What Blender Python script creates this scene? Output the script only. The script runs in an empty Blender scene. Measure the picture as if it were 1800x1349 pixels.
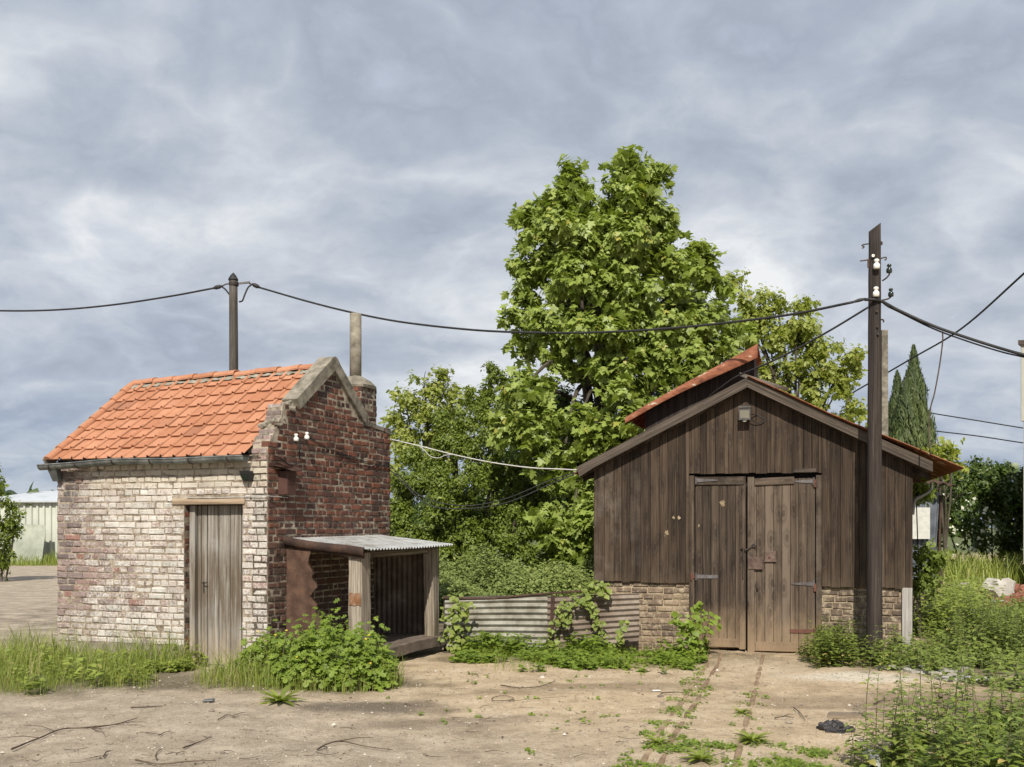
import bpy, math, random
import numpy as np
from mathutils import Vector, Matrix

random.seed(7)
rng = np.random.default_rng(11)
R_ = math.radians
scene = bpy.context.scene
COL = scene.collection

# ------------------------------------------------------------------ camera
F = 2000.0                      # focal length in pixels of the 1800 px wide photograph
HZ = 925.0                      # row of the horizon
CAMZ = 1.65
cam_d = bpy.data.cameras.new("camera")
cam = bpy.data.objects.new("camera", cam_d)
COL.objects.link(cam)
cam.location = (0, 0, CAMZ)
cam.rotation_euler = (R_(90), 0, 0)
cam_d.sensor_fit = 'HORIZONTAL'
cam_d.sensor_width = 36.0
cam_d.lens = 36.0 * F / 1800.0
cam_d.shift_y = (HZ - 674.5) / 1800.0
cam_d.clip_start = 0.1
cam_d.clip_end = 3000
scene.camera = cam

# ------------------------------------------------------------------ light
SUN_AZ = 5.0                    # degrees left of straight behind the camera
SUN_EL = 43.0
SUN_E = 5.0
sdir = Vector((-math.sin(R_(SUN_AZ)) * math.cos(R_(SUN_EL)),
               -math.cos(R_(SUN_AZ)) * math.cos(R_(SUN_EL)), math.sin(R_(SUN_EL))))
sun_d = bpy.data.lights.new("sun", 'SUN')
sun_d.energy = SUN_E
sun_d.angle = R_(0.6)
sun_d.color = (1.0, 0.93, 0.82)
sun = bpy.data.objects.new("sun", sun_d)
COL.objects.link(sun)
sun.location = (-4, -20, 25)
sun.rotation_euler = sdir.to_track_quat('Z', 'Y').to_euler()

scene.view_settings.view_transform = 'Standard'
scene.view_settings.look = 'None'
scene.view_settings.exposure = 0.2
scene.view_settings.gamma = 1.0
scene.view_settings.use_curve_mapping = False
scene.cycles.max_bounces = 6
scene.cycles.transparent_max_bounces = 6
scene.cycles.use_denoising = True


# ------------------------------------------------------------------ node helpers
class NT:
    def __init__(s, tree):
        s.t = tree
        tree.nodes.clear()

    def n(s, typ, props=None, ins=None):
        nd = s.t.nodes.new(typ)
        for k, v in (props or {}).items():
            setattr(nd, k, v)
        for k, v in (ins or {}).items():
            s.put(nd.inputs[k], v)
        return nd

    def put(s, sock, v):
        if isinstance(v, bpy.types.NodeSocket):
            s.t.links.new(v, sock)
        elif v is not None:
            if isinstance(v, (tuple, list)) and len(v) == 3 and sock.type == 'RGBA':
                v = (*v, 1)
            sock.default_value = v

    def mix(s, f, a, b, blend='MIX'):
        nd = s.n('ShaderNodeMix', {'data_type': 'RGBA', 'blend_type': blend, 'clamp_factor': True})
        s.put(nd.inputs[0], f); s.put(nd.inputs[6], a); s.put(nd.inputs[7], b)
        return nd.outputs[2]

    def m(s, op, a, b=None, c=None, clamp=False):
        nd = s.n('ShaderNodeMath', {'operation': op, 'use_clamp': clamp})
        s.put(nd.inputs[0], a)
        if b is not None: s.put(nd.inputs[1], b)
        if c is not None: s.put(nd.inputs[2], c)
        return nd.outputs[0]

    def vm(s, op, a, b):
        nd = s.n('ShaderNodeVectorMath', {'operation': op})
        s.put(nd.inputs[0], a); s.put(nd.inputs[1], b)
        return nd.outputs[0]

    def ramp(s, f, stops, interp='LINEAR'):
        nd = s.n('ShaderNodeValToRGB', None, {0: f})
        cr = nd.color_ramp
        cr.interpolation = interp
        while len(cr.elements) < len(stops):
            cr.elements.new(0.5)
        for e, (p, c) in zip(cr.elements, stops):
            e.position = p
            e.color = (*c, 1) if isinstance(c, (tuple, list)) else (c, c, c, 1)
        return nd.outputs[0]

    def noise(s, v, scale, detail=4, rough=0.55, dist=0.0, out=0):
        nd = s.n('ShaderNodeTexNoise', None, {'Vector': v, 'Scale': scale, 'Detail': detail, 'Roughness': rough, 'Distortion': dist})
        return nd.outputs[out]

    def vor(s, v, scale, feature='F1', out=0, rand=1.0):
        nd = s.n('ShaderNodeTexVoronoi', {'feature': feature}, {'Vector': v, 'Scale': scale, 'Randomness': rand})
        return nd.outputs[out]

    def sm(s, v, a, b):          # smoothstep a..b -> 0..1
        nd = s.n('ShaderNodeMapRange', {'interpolation_type': 'SMOOTHSTEP'}, {0: v, 1: a, 2: b, 3: 0.0, 4: 1.0})
        return nd.outputs[0]

    def attr(s, name, out='Vector'):
        return s.n('ShaderNodeAttribute', {'attribute_name': name}).outputs[out]

    def sep(s, v):
        return s.n('ShaderNodeSeparateXYZ', None, {0: v}).outputs

    def obj(s):
        return s.n('ShaderNodeNewGeometry').outputs['Position']


def material(name):
    m = bpy.data.materials.new(name)
    m.use_nodes = True
    return m, NT(m.node_tree)


def finish(g, color, rough=0.8, bump=None, bstr=0.3, bdist=0.01, metal=0.0, spec=0.35, normal=None, extra=None):
    ins = {'Base Color': color, 'Roughness': rough, 'Metallic': metal, 'Specular IOR Level': spec}
    if bump is not None:
        b = g.n('ShaderNodeBump', None, {'Strength': bstr, 'Distance': bdist, 'Height': bump})
        ins['Normal'] = b.outputs[0]
    p = g.n('ShaderNodeBsdfPrincipled', None, ins)
    o = g.n('ShaderNodeOutputMaterial')
    g.t.links.new(p.outputs[0], o.inputs[0])
    return p


# ------------------------------------------------------------------ sky
world = bpy.data.worlds.new("World")
scene.world = world
world.use_nodes = True
g = NT(world.node_tree)
sky = g.n('ShaderNodeTexSky', {'sky_type': 'NISHITA', 'sun_disc': False, 'sun_elevation': R_(SUN_EL),
                               'sun_rotation': math.atan2(sdir.x, sdir.y), 'altitude': 60})
skyc = g.vm('SCALE', sky.outputs[0], (0, 0, 0))
skyc.node.inputs['Scale'].default_value = 0.09
dirv = g.n('ShaderNodeTexCoord').outputs['Generated']
x, y, z = g.sep(dirv)[0:3]
zz = g.m('ADD', g.m('MAXIMUM', z, 0.0), 0.36)
px = g.m('DIVIDE', x, zz)
py = g.m('DIVIDE', y, zz)
pv = g.n('ShaderNodeCombineXYZ', None, {0: px, 1: py, 2: 0.0}).outputs[0]
pv = g.vm('ADD', pv, (3.7, 1.3, 0.0))
wv = g.vm('MULTIPLY', g.vm('SUBTRACT', g.noise(pv, 2.2, 4, 0.55, 0, 1), (0.5, 0.5, 0.5)), (0.26, 0.26, 0.0))
pw = g.vm('ADD', pv, wv)
n1 = g.noise(pw, 1.5, 5, 0.5, 0.0)                      # big masses
n2 = g.noise(g.vm('ADD', pw, (9.0, 4.0, 2.0)), 4.2, 13, 0.60, 0.0)
bl = g.m('ABSOLUTE', g.m('SUBTRACT', g.noise(g.vm('ADD', pw, (1.0, 8.0, 6.0)), 3.8, 9, 0.52, 0.0), 0.5))      # billows
fine = g.noise(g.vm('ADD', pv, (5.0, 2.0, 1.0)), 9.5, 8, 0.6, 0.25)
den = g.m('ADD', g.m('MULTIPLY', g.m('SUBTRACT', n1, 0.5), 1.35), g.m('MULTIPLY', g.m('SUBTRACT', n2, 0.5), 0.85))
den = g.m('ADD', den, g.m('MULTIPLY', g.m('SUBTRACT', 0.10, bl), 1.5))
den = g.m('ADD', den, g.m('MULTIPLY', g.m('SUBTRACT', fine, 0.5), 0.30))
# the deck is brightest part of the way up
band = g.m('MULTIPLY', g.sm(z, 0.08, 0.19), g.m('SUBTRACT', 1.0, g.sm(z, 0.24, 0.42)))
den = g.m('ADD', g.m('ADD', den, 0.47), g.m('MULTIPLY', band, 0.07))
cloud = g.ramp(den, [(0.10, (0.44, 0.495, 0.59)), (0.30, (0.345, 0.388, 0.465)), (0.46, (0.408, 0.452, 0.528)),
                     (0.60, (0.49, 0.53, 0.593)), (0.74, (0.59, 0.622, 0.670)), (0.92, (0.76, 0.775, 0.79))])
# the cloud deck low over the horizon is seen through more air and goes slate blue
low = g.m('SUBTRACT', 1.0, g.sm(z, 0.02, 0.15))
slate = g.ramp(den, [(0.25, (0.165, 0.225, 0.335)), (0.45, (0.225, 0.29, 0.405)), (0.65, (0.35, 0.41, 0.50)), (0.85, (0.48, 0.53, 0.59))])
cloud = g.mix(g.m('MULTIPLY', low, 0.9), cloud, slate)
# thin places where the clear sky shows
gap = g.sm(g.noise(g.vm('ADD', pv, (1.6, 7.0, 5.0)), 1.1, 6, 0.5), 0.48, 0.66)
leftside = g.m('MULTIPLY', g.m('SUBTRACT', 1.0, g.sm(x, -0.42, -0.22)), g.sm(z, 0.20, 0.36))
gap = g.m('ADD', g.m('MULTIPLY', gap, 0.12), g.m('MULTIPLY', leftside, g.m('MULTIPLY', gap, 1.0)), clamp=True)
blue = g.mix(0.55, skyc, (0.34, 0.42, 0.66))
cloud = g.mix(gap, cloud, blue)
bg = g.n('ShaderNodeBackground', None, {0: cloud, 1: 1.0})
o = g.n('ShaderNodeOutputWorld')
g.t.links.new(bg.outputs[0], o.inputs[0])


# ------------------------------------------------------------------ survey helpers
def at(px_, py_, Y):
    """the point of the place that lies Y metres out and is seen at that pixel of the photograph"""
    return Vector(((px_ - 900.0) / F * Y, Y, CAMZ - (py_ - HZ) / F * Y))


def gnd(px_, py_):
    Y = CAMZ * F / (py_ - HZ)
    return Vector(((px_ - 900.0) / F * Y, Y, 0.0))


def plan(px_, P, Q):
    """point in plan on the straight line P-Q that is seen in column px_"""
    u = (px_ - 900.0) / F
    dx, dy = Q[0] - P[0], Q[1] - P[1]
    k = (u * P[1] - P[0]) / (dx - u * dy)
    return P[0] + dx * k, P[1] + dy * k


def tag(o, label, cat=None, group=None, kind=None):
    if label: o['label'] = label
    if cat: o['category'] = cat
    if group: o['group'] = group
    if kind: o['kind'] = kind
    return o


def thing(name, label, cat, loc=(0, 0, 0), rz=0.0, group=None):
    o = bpy.data.objects.new(name, None)
    COL.objects.link(o)
    o.location = loc
    o.rotation_euler = (0, 0, rz)
    o.empty_display_size = 0.2
    return tag(o, label, cat, group)


def dup_tree(o, parent=None):
    c = o.copy()
    COL.objects.link(c)
    if parent is not None: c.parent = parent
    for ch in list(o.children):
        dup_tree(ch, c)
    return c


def root_loc(p):
    v = Vector((0, 0, 0))
    while p is not None:
        v += p.location
        p = p.parent
    return v


def np_mesh(name, V, FS, mats, parent=None, tint=None, lp=None, midx=None, smooth=True, sharp=None):
    """one mesh object from arrays: V (n,3) world points; FS list of (k,m) face index arrays"""
    V = np.asarray(V, dtype=np.float32)
    off = root_loc(parent)
    W = V - np.array(off, dtype=np.float32)
    me = bpy.data.meshes.new(name)
    me.vertices.add(len(W))
    me.vertices.foreach_set('co', W.ravel())
    li, ls, lt, at_ = [], [], [], 0
    for f in FS:
        f = np.asarray(f, dtype=np.int32)
        if f.size == 0: continue
        k, m = f.shape
        li.append(f.ravel())
        ls.append(at_ + np.arange(k, dtype=np.int32) * m)
        lt.append(np.full(k, m, dtype=np.int32))
        at_ += k * m
    li = np.concatenate(li); ls = np.concatenate(ls); lt = np.concatenate(lt)
    me.loops.add(len(li)); me.polygons.add(len(ls))
    me.loops.foreach_set('vertex_index', li)
    me.polygons.foreach_set('loop_start', ls)
    me.polygons.foreach_set('loop_total', lt)
    if midx is not None:
        me.polygons.foreach_set('material_index', np.asarray(midx, dtype=np.int32))
    if tint is not None:
        t = np.asarray(tint, dtype=np.float32)
        a = me.attributes.new('tint', 'FLOAT_VECTOR', 'POINT')
        a.data.foreach_set('vector', t.ravel())
    if lp is not None:
        a = me.attributes.new('lp', 'FLOAT_VECTOR', 'POINT')
        a.data.foreach_set('vector', np.asarray(lp, dtype=np.float32).ravel())
    for m in (mats if isinstance(mats, (list, tuple)) else [mats]):
        me.materials.append(m)
    me.update(calc_edges=True)
    me.validate()
    if sharp is not None and not smooth:
        me.set_sharp_from_angle(angle=R_(sharp))
    o = bpy.data.objects.new(name, me)
    COL.objects.link(o)
    if parent is not None: o.parent = parent
    return o


class MB:
    """collects shapes and links them as one mesh object"""
    def __init__(s):
        s.v, s.f, s.t, s.l, s.m = [], [], [], [], []

    def add(s, V, Fc, tint=None, lp=None, mat=0):
        b = len(s.v)
        if tint is None: tint = (random.random(), random.random(), random.random())
        V = [Vector(p) for p in V]
        s.v += V
        s.t += [tint] * len(V)
        s.l += [tuple(p) for p in (lp if lp is not None else V)]
        s.f += [tuple(b + i for i in q) for q in Fc]
        s.m += [mat] * len(Fc)

    def build(s, name, mats, parent=None, smooth=False):
        by = {}
        order = []
        for i, f in enumerate(s.f):
            by.setdefault(len(f), []).append(i)
        FS, mi = [], []
        for k, ids in by.items():
            FS.append(np.array([s.f[i] for i in ids], dtype=np.int32))
            mi += [s.m[i] for i in ids]
        return np_mesh(name, np.array([tuple(p) for p in s.v]), FS, mats, parent,
                       np.array(s.t), np.array(s.l), mi, smooth, 35)

    # -- shapes
    def box(s, o, ax, ay, az, tint=None, ch=0.0, jit=0.0, mat=0, long=2):
        """box from corner o along three edge vectors; lp runs along the 'long' edge as z"""
        o = Vector(o); E = [Vector(ax), Vector(ay), Vector(az)]
        Ln = [e.length for e in E]
        off = (random.uniform(0, 40), random.uniform(0, 40), random.uniform(0, 40))
        V, L = [], []
        others = [i for i in range(3) if i != long]

        def pt(c):
            V.append(o + E[0] * c[0] + E[1] * c[1] + E[2] * c[2] +
                     (Vector((random.uniform(-jit, jit), random.uniform(-jit, jit), random.uniform(-jit, jit))) if jit else Vector()))
            L.append((off[0] + c[others[0]] * Ln[others[0]], off[1] + c[others[1]] * Ln[others[1]], off[2] + c[long] * Ln[long]))
        if ch <= 0:
            for c in ((0, 0, 0), (1, 0, 0), (1, 1, 0), (0, 1, 0), (0, 0, 1), (1, 0, 1), (1, 1, 1), (0, 1, 1)): pt(c)
            fc = [(0, 3, 2, 1), (4, 5, 6, 7), (0, 1, 5, 4), (1, 2, 6, 5), (2, 3, 7, 6), (3, 0, 4, 7)]
        else:
            k = [min(ch / max(l, 1e-6), 0.45) for l in Ln]
            idx = {}
            for i in (0, 1):
                for j in (0, 1):
                    for q in (0, 1):
                        c = (i, j, q)
                        for axis in range(3):
                            cc = [float(x) for x in c]
                            for a2 in range(3):
                                if a2 != axis:
                                    cc[a2] = cc[a2] + k[a2] * (1 if cc[a2] == 0 else -1)
                            idx[(c, axis)] = len(V)
                            pt(cc)
            fc = []
            for axis in range(3):
                a1, a2 = (axis + 1) % 3, (axis + 2) % 3
                for e in (0, 1):
                    q = []
                    for (u, w) in ((0, 0), (1, 0), (1, 1), (0, 1)):
                        c = [0, 0, 0]; c[axis] = e; c[a1] = u; c[a2] = w
                        q.append(idx[(tuple(c), axis)])
                    fc.append(tuple(q) if e else tuple(reversed(q)))
            for axis in range(3):      # edges running along axis
                a1, a2 = (axis + 1) % 3, (axis + 2) % 3
                for u in (0, 1):
                    for w in (0, 1):
                        c0 = [0, 0, 0]; c0[a1] = u; c0[a2] = w
                        c1 = list(c0); c1[axis] = 1
                        c0, c1 = tuple(c0), tuple(c1)
                        q = (idx[(c0, a1)], idx[(c1, a1)], idx[(c1, a2)], idx[(c0, a2)])
                        fc.append(q if u != w else tuple(reversed(q)))
            for c in [(i, j, q) for i in (0, 1) for j in (0, 1) for q in (0, 1)]:
                q = (idx[(c, 0)], idx[(c, 1)], idx[(c, 2)])
                fc.append(q if sum(c) % 2 == 1 else tuple(reversed(q)))
        if E[0].cross(E[1]).dot(E[2]) < 0:
            fc = [tuple(reversed(q)) for q in fc]
        s.add(V, fc, tint, L, mat)

    def prism(s, poly, n, tint=None, mat=0, lpz=None):
        """closed prism: planar polygon (list of points) pushed along vector n"""
        k = len(poly)
        P = [Vector(p) for p in poly]
        Q = [p + Vector(n) for p in P]
        fc = [tuple(range(k - 1, -1, -1)), tuple(range(k, 2 * k))] + [(i, (i + 1) % k, k + (i + 1) % k, k + i) for i in range(k)]
        s.add(P + Q, fc, tint, lpz, mat)

    def tube(s, pts, rad, n=8, tint=None, caps=True, mat=0, flat=1.0, wob=0.0):
        P = [Vector(p) for p in pts]
        k = len(P)
        if not isinstance(rad, (list, tuple)): rad = [rad] * k
        V, L = [], []
        ref = None
        dist = 0.0
        off = random.uniform(0, 50)
        for i, p in enumerate(P):
            d = (P[min(i + 1, k - 1)] - P[max(i - 1, 0)]).normalized()
            if ref is None:
                ref = Vector((0, 0, 1)) if abs(d.z) < 0.9 else Vector((1, 0, 0))
            a = (ref - d * ref.dot(d)).normalized()
            b = d.cross(a)
            ref = a
            if i: dist += (P[i] - P[i - 1]).length
            for j in range(n):
                th = 2 * math.pi * j / n
                r = rad[i] * (1 + (random.uniform(-wob, wob) if wob else 0))
                V.append(p + a * (math.cos(th) * r) + b * (math.sin(th) * r * flat))
                L.append((off + math.cos(th) * rad[i], off + math.sin(th) * rad[i], off + dist))
        fc = []
        for i in range(k - 1):
            for j in range(n):
                j2 = (j + 1) % n
                fc.append((i * n + j, i * n + j2, (i + 1) * n + j2, (i + 1) * n + j))
        if caps:
            fc.append(tuple(range(n - 1, -1, -1)))
            fc.append(tuple((k - 1) * n + j for j in range(n)))
        s.add(V, fc, tint, L, mat)

    def lathe(s, c, prof, n=14, tint=None, mat=0, axis=(0, 0, 1)):
        ax = Vector(axis).normalized()
        a = ax.orthogonal().normalized(); b = ax.cross(a)
        V = []
        c = Vector(c)
        for (r, h) in prof:
            for j in range(n):
                th = 2 * math.pi * j / n
                V.append(c + ax * h + a * (r * math.cos(th)) + b * (r * math.sin(th)))
        fc = []
        for i in range(len(prof) - 1):
            for j in range(n):
                j2 = (j + 1) % n
                fc.append((i * n + j, i * n + j2, (i + 1) * n + j2, (i + 1) * n + j))
        fc.append(tuple(range(n - 1, -1, -1)))
        fc.append(tuple((len(prof) - 1) * n + j for j in range(n)))
        s.add(V, fc, tint, None, mat)

    def sheet(s, fn, nu, nv, thick=0.0, tint=None, mat=0):
        """grid surface fn(u,v)->point, u,v in 0..1, optionally with a second skin 'thick' along its normal"""
        V = [Vector(fn(i / nu, j / nv)) for j in range(nv + 1) for i in range(nu + 1)]
        w = nu + 1
        fc = [(j * w + i, j * w + i + 1, (j + 1) * w + i + 1, (j + 1) * w + i) for j in range(nv) for i in range(nu)]
        if thick:
            n = (V[1] - V[0]).cross(V[w] - V[0]).normalized() * thick
            k = len(V)
            V = V + [p - n for p in V]
            back = [tuple(k + a for a in reversed(q)) for q in fc]
            rim = []
            for i in range(nu):
                rim.append((i + 1, i, k + i, k + i + 1))
                a = nv * w + i
                rim.append((a, a + 1, k + a + 1, k + a))
            for j in range(nv):
                a = j * w
                rim.append((a, a + w, k + a + w, k + a))
                a = j * w + nu
                rim.append((a + w, a, k + a, k + a + w))
            fc = fc + back + rim
        s.add(V, fc, tint, None, mat)


def spline(pts, n=10):
    """points along a smooth curve through pts"""
    P = [Vector(p) for p in pts]
    P = [P[0] * 2 - P[1]] + P + [P[-1] * 2 - P[-2]]
    out = []
    for i in range(1, len(P) - 2):
        p0, p1, p2, p3 = P[i - 1], P[i], P[i + 1], P[i + 2]
        for k in range(n):
            t = k / n
            out.append(0.5 * ((2 * p1) + (p2 - p0) * t + (2 * p0 - 5 * p1 + 4 * p2 - p3) * t * t + (3 * p1 - p0 - 3 * p2 + p3) * t ** 3))
    out.append(P[-2])
    return out


# ------------------------------------------------------------------ materials
def make_brick_mats():
    # bare dark red brick
    m, g = material('red_brick')
    lp = g.attr('lp'); t = g.sep(g.attr('tint'))
    base = g.ramp(t[0], [(0.0, (0.045, 0.030, 0.029)), (0.25, (0.085, 0.040, 0.030)), (0.5, (0.140, 0.056, 0.036)),
                         (0.85, (0.190, 0.070, 0.040)), (1.0, (0.24, 0.085, 0.046))])
    pos = g.obj()
    n = g.noise(pos, 38, 5, 0.65)
    base = g.mix(g.sm(n, 0.42, 0.72), base, g.mix(0.55, base, (0.045, 0.032, 0.030)))
    n2 = g.noise(pos, 9, 5, 0.6)
    base = g.mix(g.m('MULTIPLY', g.sm(n2, 0.54, 0.74), 0.35), base, (0.15, 0.12, 0.09))
    # low courses greener and greyer with damp
    zz = g.sep(pos)[2]
    damp = g.m('MULTIPLY', g.m('SUBTRACT', 1.0, g.sm(zz, 0.9, 1.9)), g.sm(n2, 0.36, 0.62))
    base = g.mix(g.m('MULTIPLY', damp, 0.55), base, (0.085, 0.072, 0.048))
    fleck = g.sm(g.noise(pos, 120, 2, 0.5), 0.68, 0.78)
    base = g.mix(g.m('MULTIPLY', fleck, 0.5), base, (0.36, 0.32, 0.26))
    finish(g, base, 0.85, g.noise(pos, 55, 6, 0.7), 0.9, 0.012)
    red = m
    # mortar of the bare wall
    m, g = material('lime_mortar')
    pos = g.obj()
    c = g.ramp(g.noise(pos, 7, 6, 0.65), [(0.30, (0.060, 0.048, 0.038)), (0.44, (0.22, 0.185, 0.14)), (0.58, (0.40, 0.345, 0.265)), (0.8, (0.50, 0.445, 0.36))])
    finish(g, c, 0.95, g.noise(pos, 70, 6, 0.75), 1.0, 0.014)
    mortar = m
    # whitewashed brick, worn: lp.x = metres from the right corner, lp.y = height
    m, g = material('worn_whitewashed_brick')
    lp = g.attr('lp'); t = g.sep(g.attr('tint')); s_, z_, r_ = g.sep(lp)[0:3]
    pos = g.obj()
    brick = g.ramp(t[0], [(0.0, (0.16, 0.125, 0.119)), (0.35, (0.29, 0.225, 0.210)), (0.85, (0.34, 0.245, 0.220)), (1.0, (0.31, 0.155, 0.125))])
    brick = g.mix(g.sm(g.noise(pos, 30, 4, 0.6), 0.45, 0.7), brick, g.mix(0.5, brick, (0.12, 0.09, 0.085)))
    big = g.noise(pos, 1.5, 4, 0.6)
    left = g.sm(s_, 2.15, 2.95)
    corner = g.m('MULTIPLY', g.m('SUBTRACT', 1.0, g.sm(s_, 0.05, 0.32)), 0.10)
    midpatch = g.m('MULTIPLY', g.m('MULTIPLY', g.sm(s_, 1.45, 2.2), g.sm(z_, 0.45, 0.8)), g.m('SUBTRACT', 1.0, g.sm(z_, 1.3, 1.95)))
    amt = g.m('ADD', 0.70, g.m('MULTIPLY', g.m('SUBTRACT', big, 0.5), 0.9))
    amt = g.m('SUBTRACT', amt, g.m('MULTIPLY', left, 0.25))
    amt = g.m('SUBTRACT', amt, g.m('MULTIPLY', midpatch, 0.30))
    amt = g.m('SUBTRACT', amt, corner)
    amt = g.m('ADD', amt, g.m('MULTIPLY', g.m('SUBTRACT', t[1], 0.5), 0.30))
    fine = g.noise(pos, 32, 8, 0.74)
    cover = g.sm(g.m('ADD', amt, g.m('MULTIPLY', g.m('SUBTRACT', fine, 0.5), 1.7)), 0.27, 0.72)
    white = g.ramp(g.noise(pos, 5, 5, 0.65), [(0.3, (0.50, 0.475, 0.425)), (0.5, (0.66, 0.64, 0.585)), (0.7, (0.78, 0.765, 0.715))])
    white = g.mix(g.m('MULTIPLY', t[2], 0.3), white, (0.58, 0.46, 0.38))
    col = g.mix(g.m('MULTIPLY', cover, 0.92), brick, white)
    # yellowed limewash under the eaves
    top = g.m('MULTIPLY', g.sm(z_, 2.02, 2.22), g.m('SUBTRACT', 1.0, left))
    col = g.mix(g.m('MULTIPLY', top, 0.4), col, (0.50, 0.435, 0.29))
    soot = g.m('MULTIPLY', g.m('MULTIPLY', g.sm(s_, 2.35, 2.8), g.sm(z_, 1.55, 2.2)), g.sm(g.noise(pos, 3.4, 5, 0.6), 0.38, 0.55))
    col = g.mix(g.m('MULTIPLY', soot, 0.75), col, (0.06, 0.055, 0.05))
    grime = g.m('MULTIPLY', g.sm(g.noise(g.vm('MULTIPLY', pos, (3.0, 3.0, 1.3)), 1.0, 9, 0.7), 0.50, 0.68), g.sm(fine, 0.40, 0.60))
    col = g.mix(g.m('MULTIPLY', grime, 0.55), col, (0.20, 0.165, 0.135))
    dirt = g.m('MULTIPLY', g.m('SUBTRACT', 1.0, g.sm(z_, 0.15, 0.5)), g.sm(g.noise(pos, 8, 5, 0.65), 0.42, 0.62))
    col = g.mix(g.m('MULTIPLY', dirt, 0.5), col, (0.27, 0.23, 0.16))
    speck = g.sm(g.noise(pos, 75, 3, 0.6), 0.62, 0.72)
    col = g.mix(g.m('MULTIPLY', speck, 0.45), col, (0.13, 0.10, 0.085))
    finish(g, col, 0.9, g.noise(pos, 40, 7, 0.75), 1.0, 0.02)
    white_b = m
    m, g = material('stained_shadowed_pale_mortar')
    pos = g.obj()
    c = g.ramp(g.noise(pos, 10, 6, 0.7), [(0.28, (0.09, 0.068, 0.050)), (0.46, (0.24, 0.19, 0.14)), (0.6, (0.42, 0.36, 0.285)), (0.8, (0.64, 0.59, 0.50))])  # darkest tone also stands in for shadow in the recessed joints
    finish(g, c, 0.95, g.noise(pos, 60, 6, 0.75), 1.0, 0.012)
    pale = m
    # sooty yellowish base of the timber shed
    m, g = material('crumbling_buff_brick')
    t = g.sep(g.attr('tint')); pos = g.obj()
    base = g.ramp(t[0], [(0.0, (0.095, 0.072, 0.055)), (0.45, (0.165, 0.118, 0.085)), (0.75, (0.27, 0.20, 0.138)), (1.0, (0.33, 0.255, 0.165))])
    base = g.mix(g.sm(g.noise(pos, 14, 6, 0.7), 0.45, 0.68), base, (0.38, 0.31, 0.215))
    base = g.mix(g.m('MULTIPLY', g.sm(g.noise(pos, 40, 4, 0.6), 0.55, 0.7), 0.6), base, (0.10, 0.075, 0.06))
    finish(g, base, 0.92, g.noise(pos, 50, 6, 0.7), 1.0, 0.014)
    buff = m
    m, g = material('sandy_mortar')
    pos = g.obj()
    c = g.ramp(g.noise(pos, 9, 6, 0.7), [(0.3, (0.10, 0.080, 0.055)), (0.5, (0.34, 0.27, 0.18)), (0.7, (0.47, 0.39, 0.27))])
    finish(g, c, 0.95, g.noise(pos, 55, 6, 0.75), 1.0, 0.015)
    return red, mortar, white_b, pale, buff, m


M_red, M_mortar, M_wbrick, M_pale, M_buff, M_sandmortar = make_brick_mats()


def simple(name, stops, scale=6.0, rough=0.85, bump=40, bstr=0.5, bdist=0.008, tintamt=0.25, detail=6, spec=0.3, metal=0.0, coord='pos', stretch=(1, 1, 1)):
    m, g = material(name)
    v = g.obj() if coord == 'pos' else g.attr('lp')
    if stretch != (1, 1, 1):
        v = g.vm('MULTIPLY', v, stretch)
    n = g.noise(v, scale, detail, 0.65)
    t = g.sep(g.attr('tint'))
    n = g.m('ADD', n, g.m('MULTIPLY', g.m('SUBTRACT', t[0], 0.5), tintamt))
    c = g.ramp(n, stops)
    finish(g, c, rough, g.noise(v, bump, 5, 0.7), bstr, bdist, metal, spec)
    return m


M_concrete = simple('weathered_concrete', [(0.28, (0.11, 0.10, 0.075)), (0.48, (0.235, 0.21, 0.165)), (0.66, (0.34, 0.31, 0.25)), (0.85, (0.45, 0.42, 0.35))], 7, bump=60, bstr=0.8)
M_zinc = simple('dull_zinc', [(0.3, (0.05, 0.056, 0.056)), (0.5, (0.12, 0.13, 0.125)), (0.72, (0.30, 0.31, 0.30))], 5, 0.5, 12, 0.25, spec=0.5, metal=0.35)
M_rust = simple('rusty_sheet_iron', [(0.30, (0.028, 0.017, 0.013)), (0.44, (0.054, 0.030, 0.0215)), (0.56, (0.080, 0.045, 0.031)), (0.68, (0.115, 0.068, 0.047)), (0.8, (0.16, 0.075, 0.036))], 6, 0.8, 50, 0.5, detail=10)
M_rustred = simple('flaking_red_painted_iron', [(0.30, (0.080, 0.032, 0.019)), (0.43, (0.165, 0.058, 0.030)), (0.54, (0.245, 0.088, 0.044)), (0.615, (0.26, 0.115, 0.065)), (0.645, (0.42, 0.35, 0.26)), (0.9, (0.52, 0.47, 0.37))], 9, 0.8, 40, 0.5, coord='pos', stretch=(0.7, 0.7, 1.7), tintamt=0.0, detail=9)
M_galv = simple('pale_galvanised_sheet', [(0.28, (0.22, 0.205, 0.18)), (0.40, (0.36, 0.365, 0.36)), (0.55, (0.47, 0.48, 0.475)), (0.68, (0.54, 0.545, 0.54)), (0.8, (0.42, 0.35, 0.26))], 4.5, 0.45, 20, 0.1, spec=0.5, metal=0.3)
M_galvold = simple('stained_corrugated_iron', [(0.28, (0.075, 0.062, 0.044)), (0.42, (0.145, 0.133, 0.103)), (0.56, (0.225, 0.217, 0.178)), (0.75, (0.32, 0.315, 0.275))], 4.5, 0.6, 25, 0.25, spec=0.4, metal=0.15)
M_galvbrown = simple('brown_corrugated_iron', [(0.28, (0.085, 0.060, 0.043)), (0.45, (0.15, 0.115, 0.088)), (0.6, (0.24, 0.20, 0.16)), (0.8, (0.33, 0.285, 0.23))], 2.6, 0.65, 25, 0.25, spec=0.35)
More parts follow.
